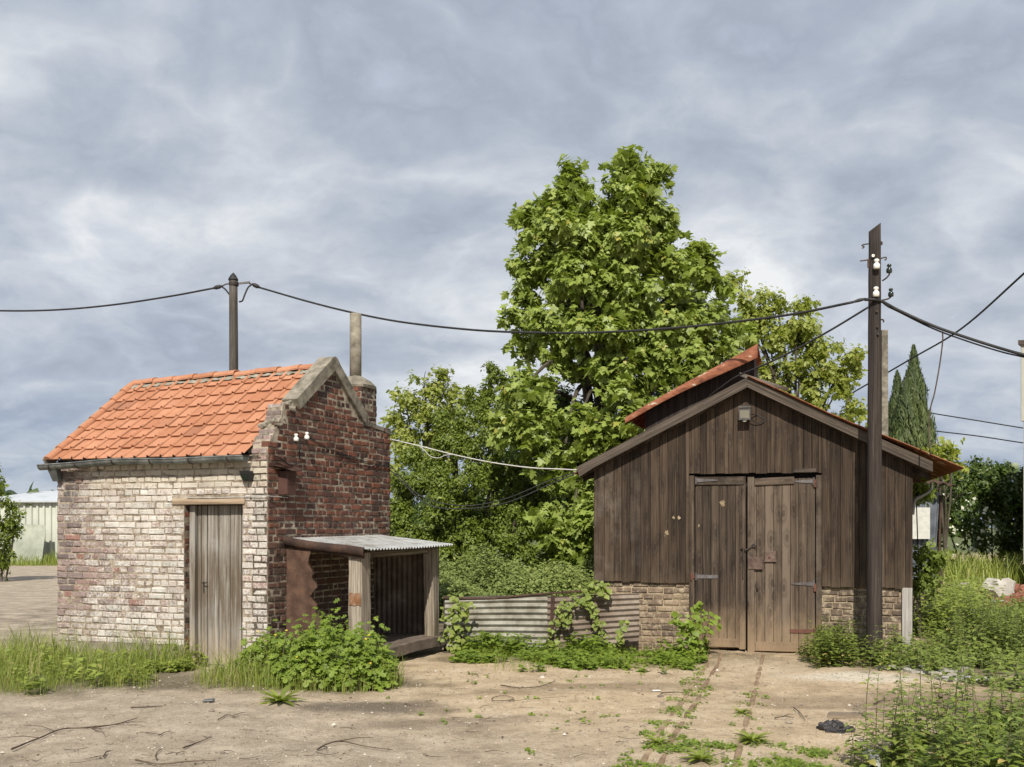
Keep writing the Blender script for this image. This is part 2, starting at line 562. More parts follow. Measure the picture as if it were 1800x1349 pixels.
M_galvblue = simple('blue_grey_corrugated_iron', [(0.28, (0.085, 0.095, 0.115)), (0.45, (0.17, 0.19, 0.22)), (0.6, (0.27, 0.295, 0.33)), (0.8, (0.16, 0.15, 0.15))], 2.2, 0.55, 25, 0.2, spec=0.4, metal=0.2)
M_ceramic = simple('white_glazed_ceramic', [(0.3, (0.66, 0.65, 0.60)), (0.7, (0.80, 0.79, 0.74))], 12, 0.25, 30, 0.02, spec=0.5)
M_glassdark = simple('dark_green_glass', [(0.3, (0.010, 0.017, 0.014)), (0.7, (0.025, 0.035, 0.030))], 12, 0.15, 30, 0.02, spec=0.6)
M_black = simple('black_rubber', [(0.3, (0.014, 0.014, 0.015)), (0.7, (0.035, 0.034, 0.034))], 12, 0.6, 60, 0.1)
M_iron = simple('dark_iron', [(0.3, (0.022, 0.018, 0.016)), (0.7, (0.075, 0.055, 0.045))], 14, 0.65, 60, 0.2)
M_whitecable = simple('white_plastic_cable', [(0.3, (0.34, 0.33, 0.31)), (0.7, (0.52, 0.51, 0.48))], 9, 0.5, 60, 0.05)
M_steel = simple('dull_hinge_steel', [(0.3, (0.07, 0.060, 0.058)), (0.55, (0.125, 0.112, 0.112)), (0.8, (0.19, 0.175, 0.18))], 16, 0.55, 60, 0.2, spec=0.5, metal=0.3)
M_hingered = simple('red_oxide_hinge', [(0.3, (0.08, 0.038, 0.028)), (0.7, (0.15, 0.062, 0.044))], 20, 0.7, 60, 0.2)
M_boxbrown = simple('brown_painted_box', [(0.3, (0.060, 0.030, 0.024)), (0.7, (0.090, 0.045, 0.036))], 8, 0.55, 60, 0.1)
M_greenwhite = simple('cream_profiled_sheet', [(0.3, (0.44, 0.455, 0.39)), (0.6, (0.54, 0.56, 0.49)), (0.85, (0.36, 0.36, 0.29))], 0.9, 0.6, 20, 0.05)
M_panelwhite = simple('dirty_white_board', [(0.3, (0.42, 0.42, 0.38)), (0.6, (0.54, 0.54, 0.50)), (0.85, (0.62, 0.62, 0.58))], 12, 0.7, 50, 0.1)
M_dark = simple('dark_interior', [(0.3, (0.010, 0.009, 0.008)), (0.7, (0.022, 0.020, 0.018))], 8, 0.95, 40, 0.2)
M_bark = simple('grey_brown_bark', [(0.3, (0.035, 0.028, 0.020)), (0.55, (0.085, 0.070, 0.052)), (0.8, (0.14, 0.12, 0.095))], 9, 0.95, 30, 1.0, 0.02, coord='lp', stretch=(3, 3, 0.7))
M_twig = simple('dry_twig_bark', [(0.3, (0.045, 0.032, 0.023)), (0.7, (0.13, 0.098, 0.07))], 14, 0.95, 60, 0.4)
M_stem = simple('green_brown_stem', [(0.3, (0.05, 0.055, 0.022)), (0.7, (0.11, 0.10, 0.05))], 14, 0.9, 60, 0.2)
M_stone = simple('pale_rubble', [(0.3, (0.20, 0.18, 0.15)), (0.6, (0.33, 0.31, 0.27)), (0.85, (0.46, 0.44, 0.40))], 6, 0.9, 40, 0.7, tintamt=0.5)
M_redrub = simple('red_brick_rubble', [(0.3, (0.16, 0.060, 0.040)), (0.6, (0.27, 0.105, 0.07)), (0.85, (0.33, 0.17, 0.12))], 6, 0.9, 40, 0.7, tintamt=0.4)
M_plasticbag = simple('crumpled_dark_plastic', [(0.3, (0.018, 0.016, 0.016)), (0.7, (0.055, 0.050, 0.050))], 8, 0.35, 22, 0.9, 0.02, spec=0.5)


def make_tile():
    m, g = material('orange_clay_tile')
    t = g.sep(g.attr('tint')); pos = g.obj()
    c = g.ramp(t[0], [(0.0, (0.345, 0.146, 0.075)), (0.35, (0.39, 0.173, 0.092)), (1.0, (0.43, 0.203, 0.115))])
    n = g.noise(pos, 3.0, 6, 0.65)
    c = g.mix(g.m('MULTIPLY', g.sm(n, 0.48, 0.7), 0.55), c, (0.52, 0.25, 0.145))
    n2 = g.noise(pos, 17, 6, 0.7)
    c = g.mix(g.m('MULTIPLY', g.sm(n2, 0.50, 0.70), 0.45), c, (0.25, 0.105, 0.065))
    # lichen and grime
    li = g.sm(g.noise(pos, 48, 4, 0.65), 0.60, 0.72)
    c = g.mix(g.m('MULTIPLY', li, 0.6), c, (0.20, 0.17, 0.11))
    c = g.mix(g.m('MULTIPLY', g.sm(t[1], 0.90, 0.97), 0.45), c, (0.16, 0.07, 0.045))
    finish(g, c, 0.72, g.noise(pos, 70, 4, 0.6), 0.25, 0.006)
    return m


M_tile = make_tile()


def make_wood(name, stops, knots=0.8, grey=None, bstr=0.6, gloss=0.8, foot=None, tintamt=0.35, stain=None):
    m, g = material(name)
    lp = g.attr('lp'); t = g.sep(g.attr('tint')); pos = g.obj()
    warp = g.noise(g.vm('MULTIPLY', lp, (6, 6, 1.1)), 1.0, 3, 0.5)
    grain = g.noise(g.vm('MULTIPLY', lp, (95, 95, 2.2)), 1.0, 4, 0.6, 0.5)
    band = g.noise(g.vm('MULTIPLY', lp, (26, 26, 0.55)), 1.0, 4, 0.55, 0.9)
    streak = g.noise(g.vm('MULTIPLY', lp, (9, 9, 0.35)), 1.0, 3, 0.5)
    v = g.m('ADD', g.m('ADD', g.m('MULTIPLY', grain, 0.42), g.m('MULTIPLY', band, 0.38)), g.m('MULTIPLY', streak, 0.20))
    v = g.m('ADD', g.m('MULTIPLY', g.m('SUBTRACT', v, 0.5), 1.45), 0.5)
    v = g.m('ADD', v, g.m('MULTIPLY', g.m('SUBTRACT', t[0], 0.5), tintamt * 0.55))
    c = g.ramp(v, stops)
    h = g.m('ADD', g.m('MULTIPLY', grain, 0.6), g.m('MULTIPLY', band, 0.5))
    if knots:
        l3 = g.sep(g.vm('ADD', lp, g.vm('MULTIPLY', g.noise(pos, 5, 2, 0.5, 0, 1), (0.05, 0.05, 0.05))))
        k = g.n('ShaderNodeTexVoronoi', {'voronoi_dimensions': '2D'}, {'Vector': g.n('ShaderNodeCombineXYZ', None, {0: g.m('MULTIPLY', g.m('ADD', l3[0], l3[1]), 7.0), 1: g.m('MULTIPLY', l3[2], 2.6), 2: 0.0}).outputs[0], 'Scale': 1.0}).outputs[0]
        kn = g.m('SUBTRACT', 1.0, g.sm(k, 0.10, 0.21))
        ring = g.m('MULTIPLY', g.sm(k, 0.17, 0.25), g.m('SUBTRACT', 1.0, g.sm(k, 0.25, 0.42)))
        c = g.mix(g.m('MULTIPLY', ring, 0.5 * knots), c, g.mix(0.8, c, (0.012, 0.009, 0.007)))
        c = g.mix(g.m('MULTIPLY', kn, 0.75 * knots), c, g.mix(0.85, c, (0.010, 0.007, 0.006)))
    if grey is not None:
        gn = g.sm(g.noise(pos, 1.7, 5, 0.65), 0.45, 0.68)
        gr = g.sm(t[1], 0.35, 1.0)
        c = g.mix(g.m('MULTIPLY', g.m('MULTIPLY', gn, gr), 0.75), c, g.mix(0.7, c, grey))
    if foot is not None:
        # rain-splashed soil dried on the foot of the boards
        fz = g.sep(pos)[2]
        f = g.m('SUBTRACT', 1.0, g.sm(g.m('ADD', fz, g.m('MULTIPLY', g.m('SUBTRACT', g.noise(g.vm('MULTIPLY', pos, (2.2, 2.2, 0.6)), 4.5, 6, 0.65), 0.5), 1.1)), foot[1], foot[2]))
        c = g.mix(g.m('MULTIPLY', f, foot[3]), c, foot[0])
    if stain is not None:
        fz = g.sep(pos)[2]
        sn = g.noise(g.vm('MULTIPLY', lp, (16, 16, 1.6)), 1.0, 5, 0.6)
        f = g.m('MULTIPLY', g.m('MULTIPLY', g.sm(fz, 0.35, 0.75), g.m('SUBTRACT', 1.0, g.sm(fz, 1.1, 1.5))), g.sm(sn, 0.36, 0.58))
        c = g.mix(g.m('MULTIPLY', f, 0.75), c, stain)
    fl = g.sm(g.noise(pos, 19, 3, 0.6), 0.735, 0.77)
    c = g.mix(g.m('MULTIPLY', fl, 0.6), c, (0.34, 0.29, 0.215))
    finish(g, c, gloss, h, bstr, 0.006, spec=0.25)
    return m


DW = [(0.28, (0.0095, 0.0062, 0.0044)), (0.44, (0.033, 0.0216, 0.0142)), (0.56, (0.059, 0.0405, 0.0270)), (0.76, (0.115, 0.084, 0.059))]
M_board = make_wood('tarred_brown_boards', DW, 0.8, (0.20, 0.175, 0.15), foot=((0.21, 0.155, 0.10), 0.55, 1.25, 0.22))
M_doorboard = make_wood('brown_door_boards', [(0.28, (0.014, 0.0098, 0.0072)), (0.44, (0.046, 0.0325, 0.0230)), (0.56, (0.078, 0.0565, 0.0405)), (0.76, (0.145, 0.110, 0.082))], 0.9, (0.17, 0.14, 0.11), foot=((0.30, 0.215, 0.135), -0.15, 0.78, 0.8))
M_barge = make_wood('weathered_bargeboard', [(0.30, (0.026, 0.020, 0.0155)), (0.45, (0.060, 0.047, 0.036)), (0.58, (0.105, 0.085, 0.068)), (0.75, (0.175, 0.148, 0.122))], 0.4, (0.25, 0.225, 0.195))
M_polewood = make_wood('creosoted_pole', [(0.30, (0.014, 0.011, 0.010)), (0.45, (0.030, 0.023, 0.020)), (0.58, (0.052, 0.041, 0.035)), (0.75, (0.095, 0.077, 0.066))], 0.25, None, 0.9)
M_greypole = make_wood('weathered_grey_pole', [(0.30, (0.024, 0.020, 0.016)), (0.45, (0.058, 0.050, 0.042)), (0.58, (0.10, 0.088, 0.075)), (0.75, (0.165, 0.15, 0.13))], 0.3, None, 0.9)
M_greydoor = make_wood('silver_weathered_planks', [(0.30, (0.090, 0.072, 0.054)), (0.45, (0.20, 0.175, 0.145)), (0.58, (0.31, 0.285, 0.25)), (0.75, (0.43, 0.405, 0.365))], 0.25, (0.34, 0.34, 0.335), foot=((0.40, 0.30, 0.20), -0.2, 0.55, 0.6), stain=(0.10, 0.072, 0.045))
M_post = make_wood('grey_split_oak', [(0.30, (0.070, 0.050, 0.036)), (0.45, (0.19, 0.155, 0.118)), (0.58, (0.32, 0.275, 0.22)), (0.75, (0.46, 0.41, 0.345))], 0.2, None, 1.0, foot=((0.15, 0.14, 0.075), 0.0, 0.5, 0.5))
M_lintel = make_wood('tan_oak_lintel', [(0.30, (0.13, 0.085, 0.055)), (0.45, (0.27, 0.195, 0.13)), (0.58, (0.38, 0.29, 0.205)), (0.75, (0.47, 0.385, 0.29))], 0.2, None, 0.8)
M_palepost = make_wood('pale_limewashed_post', [(0.30, (0.10, 0.088, 0.075)), (0.45, (0.22, 0.20, 0.18)), (0.58, (0.33, 0.31, 0.285)), (0.75, (0.46, 0.44, 0.41))], 0.2, None, 0.8)


def leafmat(name, stops, trans=0.35, rough=0.45, spec=0.4, tcol=(1.25, 1.3, 0.7)):
    m, g = material(name)
    t = g.sep(g.attr('tint'))
    c = g.ramp(t[0], stops)
    n = g.noise(g.obj(), 1.3, 3, 0.5)
    c = g.mix(g.m('MULTIPLY', g.sm(n, 0.4, 0.7), 0.25), c, g.mix(1.0, c, (0.80, 0.86, 0.55), 'MULTIPLY'))
    p = g.n('ShaderNodeBsdfPrincipled', None, {'Base Color': c, 'Roughness': rough, 'Specular IOR Level': spec})
    tc = g.mix(1.0, c, tcol, 'MULTIPLY')
    tr = g.n('ShaderNodeBsdfTranslucent', None, {'Color': tc})
    mx = g.n('ShaderNodeMixShader', None, {0: trans, 1: p.outputs[0], 2: tr.outputs[0]})
    o = g.n('ShaderNodeOutputMaterial')
    g.t.links.new(mx.outputs[0], o.inputs[0])
    return m


L_syc = leafmat('sycamore_leaf', trans=0.34, stops=[(0.0, (0.130, 0.178, 0.030)), (0.4, (0.235, 0.300, 0.060)), (0.75, (0.325, 0.395, 0.105)), (0.93, (0.31, 0.355, 0.075)), (1.0, (0.40, 0.36, 0.08))])
L_far = leafmat('pale_spring_leaf', [(0.0, (0.19, 0.225, 0.038)), (0.5, (0.31, 0.355, 0.075)), (0.9, (0.39, 0.42, 0.11)), (1.0, (0.42, 0.36, 0.13))], 0.45)
L_bush = leafmat('hedge_leaf', [(0.0, (0.065, 0.097, 0.012)), (0.5, (0.140, 0.190, 0.025)), (0.85, (0.22, 0.27, 0.045)), (1.0, (0.29, 0.31, 0.07))], 0.3, 0.5)
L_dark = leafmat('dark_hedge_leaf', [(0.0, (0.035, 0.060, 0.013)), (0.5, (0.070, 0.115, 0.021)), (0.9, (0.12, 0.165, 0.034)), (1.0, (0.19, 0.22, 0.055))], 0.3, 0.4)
L_net = leafmat('nettle_leaf', [(0.0, (0.10, 0.140, 0.026)), (0.5, (0.185, 0.240, 0.048)), (0.85, (0.25, 0.30, 0.068)), (0.93, (0.25, 0.27, 0.065)), (1.0, (0.48, 0.38, 0.14))], 0.3, 0.55)
L_mound = leafmat('grey_green_nettle_leaf', [(0.0, (0.105, 0.140, 0.038)), (0.5, (0.195, 0.245, 0.070)), (0.9, (0.265, 0.315, 0.095)), (1.0, (0.33, 0.35, 0.11))], 0.3, 0.6)
L_cel = leafmat('fresh_lobed_leaf', [(0.0, (0.100, 0.155, 0.020)), (0.5, (0.180, 0.255, 0.034)), (0.9, (0.25, 0.33, 0.050)), (1.0, (0.36, 0.36, 0.06))], 0.4, 0.5)
L_grass = leafmat('grass_blade', [(0.0, (0.14, 0.180, 0.030)), (0.5, (0.235, 0.290, 0.052)), (0.82, (0.31, 0.36, 0.080)), (0.92, (0.32, 0.29, 0.11)), (1.0, (0.46, 0.39, 0.22))], 0.35, 0.5)
L_cyp = leafmat('cypress_foliage', [(0.0, (0.034, 0.052, 0.015)), (0.5, (0.070, 0.098, 0.028)), (1.0, (0.12, 0.15, 0.045))], 0.15, 0.6)
L_petal = leafmat('yellow_petal', [(0.0, (0.70, 0.52, 0.04)), (1.0, (0.80, 0.66, 0.08))], 0.3, 0.6)
L_blossom = leafmat('white_blossom', [(0.0, (0.60, 0.62, 0.50)), (1.0, (0.74, 0.75, 0.66))], 0.3, 0.6)


def make_ground():
    m, g = material('sandy_trodden_earth')
    pos = g.obj()
    x, y, z = g.sep(pos)[0:3]
    n_big = g.noise(pos, 0.45, 5, 0.6)
    n_mid = g.noise(pos, 2.1, 11, 0.68)
    n_fine = g.noise(pos, 14, 8, 0.78)
    grit = g.noise(pos, 95, 4, 0.7)
    sand = g.ramp(n_mid, [(0.28, (0.26, 0.192, 0.118)), (0.42, (0.42, 0.322, 0.207)), (0.56, (0.52, 0.408, 0.27)), (0.75, (0.61, 0.50, 0.35))])
    grey = g.ramp(n_mid, [(0.28, (0.20, 0.166, 0.126)), (0.45, (0.325, 0.272, 0.208)), (0.60, (0.415, 0.352, 0.276)), (0.8, (0.51, 0.445, 0.36))])
    # the tarred, gravelly yard lies to the left, bare sand to the right
    edge = g.m('ADD', g.m('ADD', x, g.m('MULTIPLY', g.m('SUBTRACT', n_big, 0.5), 2.6)), g.m('MULTIPLY', g.m('SUBTRACT', y, 9.4), 0.95))
    yard = g.m('MULTIPLY', g.m('SUBTRACT', 1.0, g.sm(edge, -2.6, 1.8)), 0.85)
    back = g.m('SUBTRACT', 1.0, g.sm(x, -7.4, -5.4))
    yard = g.m('MAXIMUM', yard, back)
    c = g.mix(yard, sand, grey)
    pale = g.sm(g.m('ADD', n_mid, g.m('MULTIPLY', n_fine, 0.35)), 0.72, 0.86)
    c = g.mix(g.m('MULTIPLY', pale, 0.5), c, (0.55, 0.46, 0.345))

    def patch(cx, cy, rx, ry, col, amt, soft=0.55, rot=0.0):
        dx = g.m('SUBTRACT', x, cx); dy = g.m('SUBTRACT', y, cy)
        ca, sa = math.cos(rot), math.sin(rot)
        a = g.m('DIVIDE', g.m('ADD', g.m('MULTIPLY', dx, ca), g.m('MULTIPLY', dy, sa)), rx)
        b = g.m('DIVIDE', g.m('SUBTRACT', g.m('MULTIPLY', dy, ca), g.m('MULTIPLY', dx, sa)), ry)
        d = g.m('SQRT', g.m('ADD', g.m('MULTIPLY', a, a), g.m('MULTIPLY', b, b)))
        d = g.m('ADD', d, g.m('MULTIPLY', g.m('SUBTRACT', n_mid, 0.5), 1.5))
        d = g.m('ADD', d, g.m('MULTIPLY', g.m('SUBTRACT', n_fine, 0.5), 0.7))
        f = g.m('SUBTRACT', 1.0, g.sm(d, 1.0 - soft, 1.0 + soft * 0.6))
        return g.mix(g.m('MULTIPLY', f, amt), c, col)
    c = patch(-1.25, 10.45, 0.75, 0.42, (0.060, 0.048, 0.038), 0.75)          # damp black stain
    c = patch(-0.55, 9.75, 0.9, 0.30, (0.125, 0.095, 0.070), 0.5, rot=0.2)
    c = patch(1.1, 11.6, 1.6, 0.35, (0.16, 0.110, 0.066), 0.5, rot=0.25)
    c = patch(3.3, 10.9, 1.6, 0.55, (0.17, 0.115, 0.07), 0.45)
    c = patch(3.75, 12.35, 0.85, 0.36, (0.66, 0.60, 0.49), 0.8, rot=-0.1)       # spilled lime by the door
    c = patch(3.0, 13.4, 0.5, 0.9, (0.56, 0.46, 0.335), 0.5, rot=0.25)
    c = patch(5.1, 10.2, 2.0, 1.3, (0.165, 0.115, 0.072), 0.7)
    c = patch(13.5, 33.0, 4.6, 4.2, (0.34, 0.170, 0.115), 0.9)                # red brick dust track
    # soil under the plants
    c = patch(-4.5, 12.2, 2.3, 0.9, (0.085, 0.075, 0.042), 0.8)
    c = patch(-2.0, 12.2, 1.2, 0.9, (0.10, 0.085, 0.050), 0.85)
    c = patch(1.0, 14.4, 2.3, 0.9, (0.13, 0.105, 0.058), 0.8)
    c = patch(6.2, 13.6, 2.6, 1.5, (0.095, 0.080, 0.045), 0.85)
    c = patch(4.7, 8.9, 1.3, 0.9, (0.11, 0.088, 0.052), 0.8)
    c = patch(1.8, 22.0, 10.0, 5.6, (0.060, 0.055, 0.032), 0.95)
    # far land is rough pasture
    far = g.m('MAXIMUM', g.sm(y, 60, 75), g.m('MULTIPLY', g.sm(y, 21, 26), g.m('MULTIPLY', g.sm(x, -7.5, -6.0), g.m('SUBTRACT', 1.0, g.sm(x, 9.0, 10.5)))))
    c = g.mix(far, c, (0.085, 0.115, 0.035))
    c = g.mix(g.m('MULTIPLY', g.sm(n_fine, 0.49, 0.62), 0.5), c, g.mix(0.75, c, (0.10, 0.075, 0.05)))
    peb = g.vor(pos, 34, out=0)
    pebc = g.vor(pos, 34, out=1)
    peb_m = g.m('MULTIPLY', g.m('SUBTRACT', 1.0, g.sm(peb, 0.20, 0.34)), g.sm(g.sep(pebc)[0], 0.72, 0.80))
    c = g.mix(g.m('MULTIPLY', peb_m, 0.8), c, g.ramp(g.sep(pebc)[1], [(0.0, (0.10, 0.085, 0.07)), (0.5, (0.38, 0.33, 0.27)), (1.0, (0.58, 0.53, 0.46))]))
    c = g.mix(g.m('MULTIPLY', g.sm(grit, 0.50, 0.66), 0.55), c, g.mix(0.6, c, (0.09, 0.07, 0.05)))
    c = g.mix(g.m('MULTIPLY', g.m('SUBTRACT', 1.0, g.sm(grit, 0.34, 0.48)), 0.40), c, (0.60, 0.51, 0.39))
    h = g.m('ADD', g.m('ADD', g.m('MULTIPLY', n_fine, 0.7), g.m('MULTIPLY', grit, 0.3)), g.m('MULTIPLY', peb_m, 0.25))
    finish(g, c, 0.95, h, 0.9, 0.03, spec=0.2)
    return m


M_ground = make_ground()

# ================================================================== GROUND
def gh(x, y):
    """height of the trodden ground"""
    a = 0.018 * math.sin(x * 1.7 + 0.6 * y) + 0.014 * math.sin(2.3 * y - 0.9 * x + 1.0) + 0.010 * math.sin(4.1 * x + 1.3) * math.sin(3.3 * y)
    k = min(1.0, max(0.0, (y - 6) / 2.0)) * min(1.0, max(0.0, (22 - y) / 6.0))
    return a * k - 0.01


def build_ground():
    xs = np.unique(np.round(np.concatenate([-np.geomspace(9, 900, 22)[::-1], np.arange(-9, 9.001, 0.09), np.geomspace(9, 900, 22)]), 4))
    ys = np.unique(np.round(np.concatenate([[-400, -100, -40, -15, -5, 0, 3, 5], np.arange(6.5, 18.001, 0.09), np.geomspace(18, 1400, 34)]), 4))
    X, Y = np.meshgrid(xs, ys)
    Z = 0.018 * np.sin(X * 1.7 + 0.6 * Y) + 0.014 * np.sin(2.3 * Y - 0.9 * X + 1.0) + 0.010 * np.sin(4.1 * X + 1.3) * np.sin(3.3 * Y)
    K = np.clip((Y - 6) / 2, 0, 1) * np.clip((22 - Y) / 6, 0, 1) * np.clip((10 - np.abs(X)) / 2, 0, 1)
    r = np.random.default_rng(3)
    Zr = r.normal(0, 0.0035, Z.shape)
    Z = (Z + Zr) * K - 0.01
    w = len(xs)
    V = np.stack([X, Y, Z], -1).reshape(-1, 3)
    i, j = np.meshgrid(np.arange(len(xs) - 1), np.arange(len(ys) - 1))
    a = (j * w + i).ravel()
    Fq = np.stack([a, a + 1, a + 1 + w, a + w], 1)
    o = np_mesh('ground', V, [Fq], M_ground, smooth=True)
    tag(o, 'sandy trodden earth and grey gravelly yard around the two sheds', 'ground', kind='structure')


build_ground()

# ================================================================== BRICK HOUSE
HA = R_(21.0)
HC = Vector((-2.795, 13.0, 0))
Af = Vector((-math.cos(HA), math.sin(HA), 0))       # along the front, to the left
Dh = Vector((math.sin(HA), math.cos(HA), 0))        # along the gable, backwards
UP = Vector((0, 0, 1))
HL, HD = 3.04, 3.065


def hp(s, t, z):
    return HC + Af * s + Dh * t + UP * z


house = thing('brick_house', 'small whitewashed brick outhouse with orange tiled roof and grey plank door', 'outhouse', hp(1.5, 1.5, 0))


def brick_run(mb, frame, s0, s1, z0, z1, course, L, hdr, joint, proud, inside=None, holes=(), rows0=0, jit=0.003, lpf=None, depth=0.09, miss=0.0, tintf=None):
    """courses of single bricks: frame(s, d, z) gives a point d metres out from the wall face"""
    nrow = int(round((z1 - z0) / course))
    for r in range(nrow):
        za = z0 + r * course
        zb = za + course - joint
        row = r + rows0
        bl = hdr if row % 2 else L
        s = s0 - (random.uniform(0.0, bl) if row % 2 else random.uniform(0, bl * 0.5))
        while s < s1 - 0.01:
            b = bl
            if row % 2 and random.random() < 0.10: b = L
            elif not row % 2 and random.random() < 0.12: b = hdr
            a0, a1 = max(s, s0), min(s + b - joint, s1)
            s += b
            segs = [(a0, a1)]
            for (hs0, hs1, hz0, hz1) in holes:
                if zb > hz0 + 0.01 and za < hz1 - 0.01:
                    ns = []
                    for (p, q) in segs:
                        if q <= hs0 or p >= hs1: ns.append((p, q)); continue
                        if p < hs0: ns.append((p, hs0))
                        if q > hs1: ns.append((hs1, q))
                    segs = ns
            for (p, q) in segs:
                if q - p < 0.028: continue
                if inside and not (inside(p + 0.01, zb) and inside(q - 0.01, zb)): continue
                if random.random() < miss: continue
                pr = proud + random.uniform(-0.009, 0.005)
                dz0, dz1 = random.uniform(-0.003, 0.004), random.uniform(-0.005, 0.003)
                ch = random.uniform(0.005, 0.013)
                P = []
                j = lambda a: random.uniform(-a, a)
                for (cs, cz, d) in ((p, za + dz0, -depth), (q, za + dz0, -depth), (q, zb + dz1, -depth), (p, zb + dz1, -depth)):
                    P.append((cs, d, cz))
                for (cs, cz) in ((p, za + dz0), (q, za + dz0), (q, zb + dz1), (p, zb + dz1)):
                    P.append((cs, pr - ch, cz))
                tl = random.uniform(-0.003, 0.003)
                for n_, (cs, cz) in enumerate(((p + ch, za + dz0 + ch), (q - ch, za + dz0 + ch), (q - ch, zb + dz1 - ch), (p + ch, zb + dz1 - ch))):
                    P.append((cs + j(jit), pr + j(0.0015) + (tl if n_ in (0, 3) else -tl), cz + j(jit)))
                V = [frame(*c) for c in P]
                lp = [(c[0], c[2], random.random()) for c in P] if lpf else None
                tt = (random.random(), random.random(), random.random())
                if tintf: tt = tintf((p + q) / 2, za, tt)
                fc = [(8, 9, 10, 11)]
                for k in range(4):
                    k2 = (k + 1) % 4
                    fc.append((4 + k, 4 + k2, 8 + k2, 8 + k))
                    fc.append((k, k2, 4 + k2, 4 + k))
                n = (V[9] - V[8]).cross(V[11] - V[8])
                out = frame(0, 1, 0) - frame(0, 0, 0)
                if n.dot(out) < 0: fc = [tuple(reversed(f)) for f in fc]
                mb.add(V, fc, tt, lp)


DOOR_S0, DOOR_S1, DOOR_Z = 0.335, 1.150, 1.905
EAVE = 2.43


def build_house():
    # ---- front wall: bricks, mortar bed with the door opening, reveals
    fr = lambda s, d, z: hp(s, -d, z)
    mb = MB()
    brick_run(mb, fr, 0.006, HL, 0.235, EAVE, 0.0775, 0.232, 0.116, 0.0105, 0.004, None,
              [(DOOR_S0, DOOR_S1, 0, DOOR_Z + 0.072), (0.30, 1.315, DOOR_Z - 0.004, DOOR_Z + 0.074)], lpf=True, jit=0.004)
    wall = mb.build('front_wall', [M_wbrick], house)
    wall['label'] = 'worn whitewashed front wall'
    mm = MB()
    nq = 60
    # mortar bed, recessed, with the opening left out
    for (a, b, z0, z1) in ((0.01, DOOR_S0, 0.0, EAVE + 0.04), (DOOR_S1, HL - 0.01, 0.0, EAVE + 0.04), (DOOR_S0, DOOR_S1, DOOR_Z + 0.01, EAVE + 0.04)):
        mm.box(hp(a, 0.006, z0), Af * (b - a), Dh * 0.2, UP * (z1 - z0), mat=0)
    mm.build('mortar_bed', [M_pale], wall)
    # concrete plinth
    pl = MB()
    for (a, b) in ((0.004, DOOR_S0 - 0.003), (DOOR_S1 + 0.003, HL + 0.004)):
        n = max(2, int((b - a) / 0.12))
        def f(u, v, a=a, b=b):
            return hp(a + (b - a) * u, -0.022 + 0.01 * math.sin(9 * u) * v + random.uniform(-0.003, 0.003), -0.05 + 0.282 * v + (random.uniform(-0.012, 0.012) if v > 0.9 else 0))
        pl.sheet(f, n, 4)
        pl.box(hp(a, -0.018, -0.05), Af * (b - a), Dh * 0.02, UP * 0.262)
    pl.build('plinth', [M_concrete], house)
    # ---- gable wall on the right
    edge = [(0.0, 2.47), (0.02, 2.60), (0.10, 2.68), (0.17, 2.76), (0.24, 2.86), (0.30, 2.95), (0.34, 3.09), (0.70, 3.10), (1.48, 3.62), (2.22, 3.07), (2.26, 3.0), (HD, 3.0)]

    def top_at(t):
        for (a, za), (b, zb) in zip(edge, edge[1:]):
            if a <= t <= b:
                return za + (zb - za) * (t - a) / max(b - a, 1e-6)
        return 0
    gr = lambda t, d, z: hp(-d, t, z)

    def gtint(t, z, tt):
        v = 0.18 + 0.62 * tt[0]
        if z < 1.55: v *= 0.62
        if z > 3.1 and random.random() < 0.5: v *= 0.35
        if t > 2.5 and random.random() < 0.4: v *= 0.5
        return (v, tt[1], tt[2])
    gb = MB()
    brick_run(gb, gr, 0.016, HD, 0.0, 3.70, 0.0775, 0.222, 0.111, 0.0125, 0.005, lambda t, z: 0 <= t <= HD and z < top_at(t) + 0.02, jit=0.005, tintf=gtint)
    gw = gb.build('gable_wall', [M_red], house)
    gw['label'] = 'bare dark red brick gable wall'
    gm = MB()
    poly = [hp(0.005, t, z - 0.006) for (t, z) in [(0.006, 0), (HD - 0.005, 0)] + [(min(max(t, 0.006), HD - 0.005), z) for (t, z) in reversed(edge)]]
    gm.prism(poly, Af * 0.20)
    gm.build('mortar_bed', [M_mortar], gw)
    # ---- stepped kneeler, its bricks ending towards the tiles
    kb = MB()
    z = EAVE - 0.03
    k = 0
    while z < 3.05:
        tz = None
        for t_ in np.arange(0.0, 0.7, 0.01):
            if top_at(t_) >= z + 0.07: tz = t_; break
        s = 0.012
        lead = tz - random.uniform(0.0, 0.05) if tz > 0.03 else -0.004
        while s < 0.215:
            w = random.choice((0.105, 0.105, 0.215)); w = min(w, 0.225 - s)
            if w > 0.04:
                kb.box(hp(s, lead + random.uniform(-0.014, 0.012), z), Af * (w - 0.010), Dh * 0.22, UP * 0.066, ch=0.008, jit=0.004)
            s += w
        z += 0.0775
    kn = kb.build('kneeler', [M_wbrick], house)
    for a in kn.data.attributes['lp'].data: a.vector = (2.55, 1.0, random.random())
    # broken bricks and mortar piled on the slope of the parapet
    rb = MB()
    for i in range(46):
        t_ = random.uniform(0.03, 0.62)
        s_ = random.uniform(0.03, 0.25)
        zt = 2.46 + t_ * 0.745 + random.uniform(0.0, 0.10) + (0.10 if s_ < 0.2 else 0.0)
        a = random.uniform(0, 3)
        d1 = Af * math.cos(a) + Dh * math.sin(a); d2 = Af * -math.sin(a) + Dh * math.cos(a)
        sz = random.uniform(0.04, 0.11)
        rb.box(hp(s_, t_, zt), d1 * sz, d2 * sz * random.uniform(0.5, 0.9) + UP * 0.03, UP * random.uniform(0.03, 0.07), ch=0.014, jit=0.012)
    rb.build('parapet_mortar', [M_concrete], house)
    # ---- coping: two cast slabs meeting at the apex
    cp = MB()
